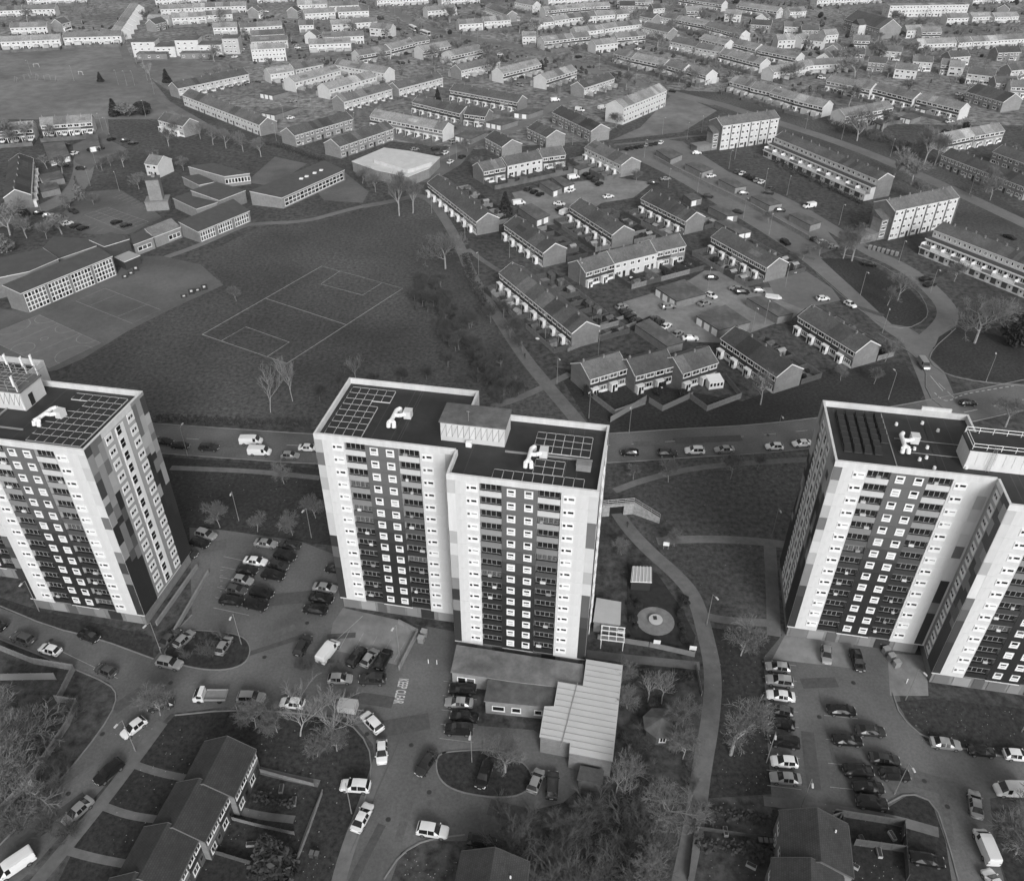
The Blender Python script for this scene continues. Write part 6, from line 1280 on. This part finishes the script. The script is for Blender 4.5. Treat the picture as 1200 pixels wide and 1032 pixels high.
many(tree, 'tall', [(468, 253, 17), (484, 250, 14)], 'tall pale bare tree at the top of the playing field', 'trees at the field head')
many(tree, 'birch', [(317, 483, 13), (343, 470, 12.5), (418, 448, 9)], 'slender pale bare birch along the lower edge of the field', 'birches by the field')
many(tree, 'scrub', [(550, 385, 6), (538, 410, 6), (575, 378, 7), (598, 396, 8), (612, 412, 6), (560, 420, 6), (525, 430, 5), (500, 445, 5), (470, 448, 5), (520, 400, 5), (590, 372, 6), (440, 455, 5), (375, 470, 5)], 'low scrubby bare tree in the thicket beside the field path', 'field thicket', 1.25)
many(tree, 'small', [(783, 565, 6), (856, 561, 7), (887, 550, 5), (742, 562, 4), (258, 618, 6.5), (333, 567, 6), (343, 627, 6), (302, 623, 5), (370, 607, 6.5)], 'small bare tree on the grass verge of the main road', 'verge trees')
many(tree, 'round', [(1142, 402, 15)], 'large spreading bare tree on the corner lawn', None, 1.1); many(evergreen, 'ball', [(1192, 405, 9.5)], 'big glossy evergreen beside the corner bare tree', None, 1.1)
many(tree, 'round', [(1178, 500, 8)], 'bushy bare tree behind the guard rails of the right tower', None, 1.2)
many(tree, 'round', [(998, 306, 13), (988, 303, 11), (1052, 352, 9), (1040, 358, 7)], 'bare tree on the grass triangle between the estate roads', 'triangle trees', 1.0)
many(tree, 'small', [(1037, 424, 8), (985, 446, 5), (1024, 450, 5)], 'bare tree beside the junction terrace', 'junction trees'); many(tree, 'round', [(891, 474, 10)], 'bare tree on the verge in front of the dark terrace', None, .9)
many(tree, 'tall', [(1082, 194, 17), (1095, 194, 14), (1155, 225, 11), (1190, 218, 10)], 'tall bare poplar like tree beside the long brick terrace', 'tall bare trees', 1.1)
many(tree, 'round', [(250, 170, 9), (265, 174, 9), (285, 178, 9), (306, 184, 9), (235, 163, 8), (222, 157, 9), (198, 172, 9), (205, 160, 8)], 'bare tree in the line behind the white fronted terrace', 'tree line by the terrace', .95)
many(tree, 'round', [(145, 196, 8), (163, 222, 7), (130, 195, 5)], 'pale bare tree beside the school entrance', 'school trees', 1.1); many(evergreen, 'column', [(95, 234, 9)], 'pale pointed conifer at the school car park', None); many(evergreen, 'pale', [(8, 296, 6)], 'pale leafy bush at the edge of the school', None, 1.1)
many(tree, 'small', [(277, 353, 5.5)], 'lone small bare tree on the playing field', None)
many(tree, 'birch', [(160, 66, 8), (168, 77, 8), (176, 92, 8), (155, 58, 7), (149, 52, 7)], 'slim pale bare tree along the park road', 'park road trees', 1.3)
many(evergreen, 'cone', [(135, 136, 8), (118, 96, 5), (196, 97, 7)], 'dark pointed conifer on the park edge', 'park conifers', 1.4); many(evergreen, 'pale', [(152, 136, 6)], 'round pale shrub mound at the park edge', None, 1.8); many(evergreen, 'ball', [(168, 134, 6)], 'dark round shrub at the park edge', None, 1.6)
many(evergreen, 'cone', [(592, 252, 8.5), (513, 118, 6)], 'dark conifer between the terraces', 'estate conifers', 1.2)
# near trees
many(tree, 'round', [(40, 925, 13), (8, 890, 12)], 'wide bare tree overhanging the corner garden fence', 'corner garden trees', 1.25)
many(tree, 'birch', [(352, 862, 9.5), (388, 866, 9)], 'tall pale multi stemmed bare tree on the lawn by the parked cars', 'lawn birches', 1.7)
many(tree, 'small', [(300, 852, 5.5), (325, 858, 5), (372, 886, 5), (395, 880, 4.5), (188, 838, 6)], 'low bare tree along the lawn kerb', 'lawn trees', 1.3)
many(tree, 'round', [(856, 884, 12.5)], 'large leaning bare tree beside the winding footpath', None, 1.05); many(tree, 'small', [(868, 768, 7)], 'bare tree on the lawn near the right tower corner', None, 1.3)
many(tree, 'round', [(592, 905, 7)], 'rounded bare tree on the kerbed grass island', None, 1.2)
many(tree, 'birch', [(775, 824, 8), (759, 822, 7), (722, 928, 9), (732, 926, 8.5), (738, 930, 7)], 'slim pale bare tree in the community garden', 'garden birches', 1.3)
many(tree, 'small', [(800, 852, 6), (800, 889, 6), (728, 800, 5), (735, 830, 5), (790, 640, 4), (728, 650, 4)], 'small bare tree round the octagonal pavilion', 'pavilion trees', 1.2)
many(tree, 'round', [(781, 965, 9), (762, 1030, 8)], 'dense pale bare tree beside the lower footpath', 'lower path trees', 1.2)
many(evergreen, 'cone', [(322, 1022, 9)], 'dark drooping conifer in the foreground garden', None, 1.3)
many(tree, 'small', [(1190, 1000, 8), (1210, 960, 7)], 'bare shrubby tree at the right hand drive', 'drive trees', 1.4)
rb_ = random.Random(5)
for i in range(60):
    bush(rb_.uniform(590, 770), rb_.uniform(950, 1060), rb_.uniform(2.6, 4.6), 'dark tangled bare bush in the foreground thicket', 'foreground thicket', 1.5)
for i in range(10): bush(rb_.uniform(205, 280), rb_.uniform(742, 775), rb_.uniform(1.4, 2.2), 'tangled bare shrub on the traffic island', 'island shrubs', 1.5)
for i in range(9): bush(rb_.uniform(345, 400), rb_.uniform(775, 785), rb_.uniform(1.2, 1.8), 'bare shrub in the bed by the parked van', 'bed shrubs', 1.4)
for i in range(26): bush(rb_.uniform(735, 815), rb_.uniform(795, 930), rb_.uniform(1.2, 2.4), 'low bare shrub in the community garden', 'garden shrubs', 1.4)
for i in range(22): evergreen('ball', rb_.choice((rb_.uniform(735, 748), rb_.uniform(793, 812), rb_.uniform(793, 806))), rb_.choice((rb_.uniform(700, 752), rb_.uniform(790, 800))), rb_.uniform(.8, 1.6), 'small clipped evergreen in the community garden', 'garden evergreens', 1.2)
for i in range(40): bush(rb_.uniform(0, 95), rb_.uniform(830, 980), rb_.uniform(1.5, 3), 'undergrowth bush beneath the corner garden trees', 'corner undergrowth', 1.5)
for x, y in ((755, 440), (770, 448), (800, 452), (705, 455), (690, 450), (775, 440)): evergreen('ball', x, y+14, rb_.uniform(1.8, 3.6), 'leafy garden shrub before the paired houses', 'front garden shrubs', 1.2)
for i in range(70):
    t = rb_.random(); x, y = 498+t*108+rb_.uniform(-30, 12), 335+t*135+rb_.uniform(-10, 12)
    if i % 3 == 0: bush(x, y, rb_.uniform(2, 3.4), 'grey bare scrub bush in the belt between field and footpath', 'field scrub belt', 1.4)
    else: tree('scrub', x, y, rb_.uniform(3.5, 6), 'scrubby bare tree in the belt between field and footpath', 'field belt trees', 1.25)
for i in range(18): bush(rb_.uniform(395, 600), rb_.uniform(440, 480), rb_.uniform(1.8, 3), 'grey bare scrub bush at the lower corner of the field', 'field corner scrub', 1.4)
def planter(p, rz, k):
    r = link('planter_box', None, None, p, rz); tag(r, 'small timber planter box in a middle estate garden', 'planter', 'garden planters')
    b = MB(); b.box(-.7, .7, -.3, .3, 0, .5); b.build('box', (M_WOOD, grey(.4), M_CONC)[k % 3], r); b = MB(); b.box(-.62, .62, -.22, .22, .502, .58); b.build('soil', grey(.03), r)
def garden_table(p, rz):
    r = link('garden_table', None, None, p, rz); tag(r, 'pale garden table on paving among the middle terraces', 'table', 'garden tables'); b = MB(); b.tube((0, 0, .7), (0, 0, .76), .6, .6, 12); b.build('table_top', M_TRIM, r)
    for i in range(3): b = MB(); b.tube((.35*math.cos(i*2.1), .35*math.sin(i*2.1), 0), (.2*math.cos(i*2.1), .2*math.sin(i*2.1), .7), .03, .03, 5); b.build('leg', M_METAL, r)
def trampoline(p):
    r = link('trampoline', None, None, p); tag(r, 'round dark trampoline in a middle estate garden', 'trampoline', 'garden trampolines'); b = MB(); b.tube((0, 0, .8), (0, 0, .84), 1.25, 1.25, 18); b.build('mat', grey(.012), r)
    for i in range(4): b = MB(); b.tube((1.3*math.cos(i*1.57), 1.3*math.sin(i*1.57), 0), (1.3*math.cos(i*1.57), 1.3*math.sin(i*1.57), 2.3), .03, .03, 5); b.build('post', M_METAL, r)
for k, p in enumerate(SHR):
    q = p+Vector((rb_.uniform(-1.6, 1.6), rb_.uniform(-1.6, 1.6), 0))
    if k % 3 == 0: planter(q, rb_.uniform(0, 3), k)
    elif k % 7 == 1: garden_table(q, 0)
    elif k % 23 == 2: trampoline(q)
for x, y in ((330, 925), (345, 940), (310, 985), (295, 990), (1010, 985), (1030, 1000), (1000, 1015), (880, 1015), (850, 975), (1045, 980)): planter(G(x, y), rb_.uniform(0, 3), int(x))
# hedge along the lower edge of the field
def hedge(px, h, wd, label):
    P = smooth([G(*q) for q in px], 1); rnd = random.Random(len(px)); b = MB(); c = P[0]
    for u, v in zip(P[:-1], P[1:]):
        L = (v-u).length; d = (v-u)/max(L, .01); nn = Vector((-d.y, d.x, 0))
        for i in range(int(L*26)):
            q = u+d*rnd.uniform(0, L)+nn*rnd.gauss(0, wd*.4)-c; z = h*rnd.random()**.6; s = rnd.uniform(.1, .26); a = Vector((rnd.gauss(0, 1), rnd.gauss(0, 1), rnd.gauss(0, .6))).normalized()*s; e = a.orthogonal().normalized()*s*.7
            o = Vector((q.x, q.y, z)); b.quad(o-a-e, o+a-e, o+a+e, o-a+e)
    tag(b.build('hedge', M_HEDGE, None, c), label, 'hedge', 'hedges')
hedge([(182, 492), (260, 497), (365, 500)], 1.5, 1.6, 'long dark hedge between the playing field and the main road'); hedge([(380, 190), (330, 173), (310, 170)], 1.6, 2.5, 'hedge behind the school yard by the flats')
hedge([(545, 300), (553, 330), (565, 352), (575, 370)], 1.2, 2, 'straggling hedge along the field side of the footpath'); hedge([(690, 783), (740, 790), (812, 797)], 1.3, .9, 'clipped hedge along the garden path')
hedge([(985, 150), (1040, 168), (1080, 175)], 2.2, 4, 'thick scrub along the grass strip behind the long maisonettes'); hedge([(905, 188), (960, 215), (1010, 240)], 1.2, 1.5, 'low hedge in front of the long maisonettes')
hedge([(822, 951), (860, 957), (908, 963)], 1.2, 1.2, 'ragged hedge between the right foreground gardens'); hedge([(814, 990), (860, 996), (905, 1003)], 1.4, 1.4, 'thick ragged hedge beside the lower footpath gardens'); hedge([(300, 935), (345, 948)], 1.2, .8, 'garden hedge in front of the stepped row')
# scattered garden trees of the far estates
def clear(p, m=1.0):
    for cx, cy, rz, hx, hy in FOOT:
        dx, dy = p.x-cx, p.y-cy; lx = dx*math.cos(rz)+dy*math.sin(rz); ly = -dx*math.sin(rz)+dy*math.cos(rz)
        if abs(lx) < hx+m and abs(ly) < hy+m: return False
    return True
FT = random.Random(31); WOOD = []
ZONES = [((480, -9, 720, 100), 50, 'among the rows beyond the bus road'), ((720, -9, 960, 30), 66, 'behind the far green estate'), ((720, 30, 960, 110), 26, 'between the green estate rows'), ((960, -8, 1080, 75), 60, 'round the dark roofed hall'), ((1080, -8, 1200, 75), 46, 'among the far right houses'), ((960, 75, 1200, 125), 26, 'behind the window band terraces'), ((240, -5, 480, 100), 26, 'among the parallel white rows'), ((-10, -5, 240, 32), 24, 'above the park terraces'), ((980, 125, 1200, 240), 14, 'by the long brick terrace'), ((0, 150, 90, 290), 14, 'by the school road')]
for (x0, y0, x1, y1), n, zn in ZONES:
    k = 0
    for _ in range(n*4):
        if k >= n: break
        x, y = FT.uniform(x0, x1), y0+(y1-y0)*FT.random()**1.0; p = G(x, y)
        if not clear(p, .5): continue
        k += 1; q = FT.random()
        if q < .8 and (y < 26 or x > 1085): WOOD.append(p)
        elif q < .8: tree('far', x, y, FT.uniform(5, 12), 'bare garden tree '+zn, 'bare trees '+zn, 1.25, p)
        else: evergreen('cone' if q > .93 else 'ball', x, y, FT.uniform(2, 4.5), 'dark evergreen '+zn, 'evergreens '+zn, 1.1, p)
for k, p in enumerate(SHR):
    if k % 3: evergreen('ball', 0, 0, FT.uniform(.9, 2.2), 'garden shrub among the middle terraces', 'middle estate shrubs', 1.2, p)
    else: bush(0, 0, FT.uniform(1.2, 2.4), 'bare garden bush among the middle terraces', 'middle estate bushes', 1.3, p)
for i in range(30): t = FT.random(); bush(975+t*110+FT.uniform(-8, 8), 146+t*36+FT.uniform(-5, 5), FT.uniform(2, 4), 'bare scrub bush on the grass strip behind the long maisonettes', 'grass strip scrub', 1.4)
for i in range(16): t = FT.random(); bush(880+t*120, 182+t*52+FT.uniform(-2, 2), FT.uniform(1, 1.8), 'low bare shrub in front of the long maisonettes', 'maisonette shrubs', 1.4)
for i in range(14): bush(FT.uniform(885, 985), FT.uniform(108, 132), FT.uniform(1.5, 3.5), 'bare bush beside the far estate road', 'far road bushes', 1.4)
for x, y, h in ((722, 150, 8), (795, 100, 9), (772, 92, 9), (835, 92, 6), (1075, 235, 9), (1160, 235, 10), (1118, 330, 7), (1100, 180, 9), (560, 200, 6), (548, 178, 7), (655, 205, 5), (745, 215, 6), (900, 262, 5), (960, 300, 6), (940, 305, 5), (425, 215, 7), (440, 225, 8), (55, 280, 7), (30, 275, 7), (20, 240, 6), (60, 225, 5), (110, 240, 5), (215, 200, 6), (120, 200, 6), (180, 190, 6)): tree('small', x, y, h, 'bare street tree of the middle estate', 'middle estate street trees', 1.2)
# far wooded fringe
WB = MB(); rw_ = random.Random(77)
for i in range(1100+len(WOOD)):
    x, y = rw_.uniform(-30, 1230), rw_.choice((rw_.uniform(-14, 8), rw_.uniform(-14, 40), rw_.uniform(30, 112))); p = G(x, y)
    if i < 1100 and x < 700 and rw_.random() < .5: continue
    if i < 1100 and x < 220 and y > 34: continue
    if i < 1100 and not clear(p, .3): continue
    if i >= 1100: p = WOOD[i-1100]; y = 0
    h = rw_.uniform(5, 11) if y < 25 else rw_.uniform(2.5, 6.5); rad = h*rw_.uniform(.28, .45)
    for k in range(60):
        v = Vector((rw_.gauss(0, 1), rw_.gauss(0, 1), rw_.gauss(0, 1))).normalized(); b0 = Vector((p.x, p.y, h*.35)); e0 = Vector((p.x+v.x*rad, p.y+v.y*rad, h*.6+v.z*h*.38)); s_ = rw_.uniform(.15, .5); u_ = Vector((rw_.gauss(0, 1), rw_.gauss(0, 1), rw_.gauss(0, 1))).normalized()*s_; w_ = u_.orthogonal().normalized()*s_*.35; c_ = b0.lerp(e0, rw_.uniform(.5, 1)); WB.quad(c_-u_-w_, c_+u_-w_, c_+u_+w_, c_-u_+w_)
    WB.tube((p.x, p.y, 0), (p.x, p.y, h*.5), .2, .12, 4, 0, False)
stuff(tag(WB.build('far_woodland', mat('far_wood_twigs', .12, .9, .5, .2, world=True)), 'grey mass of bare trees along the far edge of the town', 'woodland'))
for i in range(46):
    x, y = FT.uniform(0, 1200), FT.uniform(4, 110); p = G(x, y)
    if clear(p, .6) and not (x < 150 and y > 50): car(FT.choice((H_, S_, U_)), FT.choice(('white', 'silver', 'dark', 'black', 'grey')), x, y, x+9, y-FT.uniform(-2, 2), 'parked in a far side street', 'cars in far side streets', False)
# ------------------------------------------------------------------ bins, boards, play equipment
def bins(x, y, n, rz, label, group, big=False):
    for i in range(n):
        p = G(x, y)+Vector((math.cos(rz), math.sin(rz), 0))*i*(1.5 if big else .75); r = link('wheeled_bin', None, None, p, rz); tag(r, label, 'bin', group); s = 1.6 if big else 1
        b = MB(); b.prism([(-.26*s, -.3*s), (.26*s, -.3*s), (.28*s, .34*s), (-.28*s, .34*s)], .08, .98 if not big else 1.25); b.build('bin_body', grey(.035 if i % 2 else .06) if not big else M_METAL, r)
        b = MB(); z = .982 if not big else 1.252; b.prism([(-.3*s, -.34*s), (.3*s, -.34*s), (.3*s, .38*s), (-.3*s, .38*s)], z, [z+.05, z+.05, z+.12, z+.12]); b.build('lid', grey(.1) if not big else grey(.3), r)
        for s_ in (-1, 1): b = MB(); b.tube((-.03+s_*.24*s, .3*s, .1), (.03+s_*.24*s, .3*s, .1), .1, .1, 8); b.build('wheel', M_TYRE, r)
bins(890, 988, 3, R(-4), 'dark wheeled bin in the row by the right foreground house', 'garden bins'); bins(366, 1003, 2, R(-10), 'dark wheeled bin in the foreground front garden', 'front garden bins')
bins(1019, 292, 7, R(-38), 'large steel refuse container in the row below the white maisonettes', 'refuse containers', True); bins(494, 752, 2, R(75), 'steel refuse container on the tower ramp', 'ramp containers', True); bins(1031, 757, 4, R(-75), 'steel refuse container beside the right tower entrance', 'entrance containers', True)
def board(x, y, label, h=1.9):
    r = link('notice_board', None, None, G(x, y), R(-8)); tag(r, label, 'sign', 'notice boards'); b = MB()
    for s in (-.45, .45): b.box(s-.05, s+.05, -.05, .05, 0, h)
    b.build('posts', M_METAL, r); b = MB(); b.box(-.6, .6, -.09, -.052, h-1.0, h); b.build('panel', M_TRIM, r)
for x, y, l in ((780, 643, 'white board sign on the lawn by the cross path'), (811, 765, 'white notice board at the corner of the garden wall'), (769, 758, 'white notice board in the middle of the garden wall'), (727, 746, 'white notice board beside the trellis frame'), (790, 843, 'small white sign beside the winding footpath')): board(x, y, l)
for k, (x, y) in enumerate(((225, 345), (232, 342), (216, 349), (240, 340), (154, 322), (147, 326), (160, 318))):
    r = link('climbing_panel', None, None, G(x, y), R(25)); tag(r, 'dark timber play panel with round holes on the school playground', 'play panel', 'school play panels')
    b = MB(); b.box(-.9, .9, -.06, .06, .0, 1.9 if k % 3 == 0 else 1.2); b.build('board', grey(.03), r); b = MB(); b.box(-.35, .35, -.1, -.062, .9 if k % 3 == 0 else .5, 1.5 if k % 3 == 0 else .9); b.build('face_plate', grey(.55), r)
# park play area and goalposts
for x, y in ((20, 96), (32, 93), (45, 93), (56, 94), (67, 95)):
    r = link('play_frame', None, None, G(x, y), R(x*7)); tag(r, 'pale metal play frame in the park playground', 'play frame', 'park play frames'); b = MB()
    for s in (-1.5, 1.5): b.tube((s, -.9, 0), (s, 0, 2.6), .08, .08, 5); b.tube((s, .9, 0), (s, 0, 2.6), .08, .08, 5)
    b.build('legs', grey(.25), r); b = MB(); b.tube((-1.6, 0, 2.6), (1.6, 0, 2.6), .08, .08, 5); b.build('top_bar', grey(.25), r)
for x, y, a in ((43, 79, 10), (95, 88, -20)):
    r = link('goalposts', None, None, G(x, y), R(a)); tag(r, 'small white goal frame on the park grass', 'goal', 'park goals'); b = MB()
    for s in (-1.5, 1.5): b.tube((s, 0, 0), (s, 0, 1.8), .07, .07, 6)
    b.build('posts', M_TRIM, r); b = MB(); b.tube((-1.5, 0, 1.8), (1.5, 0, 1.8), .07, .07, 6); b.build('crossbar', M_TRIM, r)
# white conservatory of the right hand pair
P = G(836, 452); r = link('conservatory', None, None, P, R(14)); tag(r, 'white glazed conservatory on the right hand house pair', 'conservatory'); b = MB(); b.prism([(-2, -1.5), (2, -1.5), (2, 1.5), (-2, 1.5)], 0, [2.1, 2.1, 2.7, 2.7]); b.build('frame', M_TRIM, r)
for i in range(4): link('window', hwin(.9, 1.2, 0), r, (-1.9+i*.95, -1.504, .7))
# bollards by the ramp
for x, y in ((502, 777), (512, 778), (1062, 800)):
    b = MB(); b.tube((0, 0, 0), (0, 0, 1.0), .08, .07, 8); b.tube((0, 0, 1.0), (0, 0, 1.06), .09, .05, 8); tag(b.build('bollard', M_TRIM, None, G(x, y)), 'white bollard beside the tower ramp', 'bollard', 'white bollards')

# ------------------------------------------------------------------ pedestrians
def person(x, y, rz, a, label):
    V = [(0, 0, .92), (0, 0, 1.15), (0, 0, 1.42), (0, 0, 1.53), (.02, 0, 1.66), (0, .09, .88), (.14, .1, .48), (.02, .1, .05), (.14, .1, .02), (0, -.09, .88), (-.05, -.1, .48), (-.24, -.1, .1), (-.14, -.1, .03), (0, .2, 1.38), (-.08, .25, 1.1), (.06, .24, .86), (0, -.2, 1.38), (.1, -.25, 1.1), (.2, -.24, .9)]
    Ed = [(0, 1), (1, 2), (2, 3), (3, 4), (0, 5), (5, 6), (6, 7), (7, 8), (0, 9), (9, 10), (10, 11), (11, 12), (2, 13), (13, 14), (14, 15), (2, 16), (16, 17), (17, 18)]
    Rr = [.15, .15, .16, .06, .11, .1, .07, .05, .04, .1, .07, .05, .04, .07, .05, .04, .07, .05, .04]
    me = bpy.data.meshes.new('person'); me.from_pydata(V, Ed, []); me.materials.append(grey(a)); o = link('person', me, None, G(x, y)+Vector((0, 0, .08)), rz); tag(o, label, 'person')
    m = o.modifiers.new('skin', 'SKIN')
    if not me.skin_vertices: me.attributes if False else None
    sv = me.skin_vertices[0].data
    for i, r in enumerate(Rr): sv[i].radius = (r, r)
    sv[0].use_root = True; o.modifiers.new('sub', 'SUBSURF').levels = 1; o.modifiers['sub'].render_levels = 1
person(615, 420, R(120), .03, 'person in dark clothes walking on the footpath beside the field')
person(735, 618, R(60), .05, 'person in dark clothes walking out of the underpass')

# ------------------------------------------------------------------ thin winter haze over the whole town
b = MB(); b.box(-1500, 1500, -300, 2200, -1.0, H+3)
hz = stuff(tag(b.build('haze', []), 'thin pale winter haze hanging over the whole town', 'haze'))
hm = bpy.data.materials.new('haze'); hm.use_nodes = True; hm.node_tree.nodes.clear()
pv = hm.node_tree.nodes.new('ShaderNodeVolumePrincipled'); pv.inputs['Color'].default_value = (.95, .95, .95, 1); pv.inputs['Density'].default_value = 0.00007; pv.inputs['Anisotropy'].default_value = 0.2
ho = hm.node_tree.nodes.new('ShaderNodeOutputMaterial'); hm.node_tree.links.new(pv.outputs[0], ho.inputs['Volume']); hz.data.materials.append(hm)
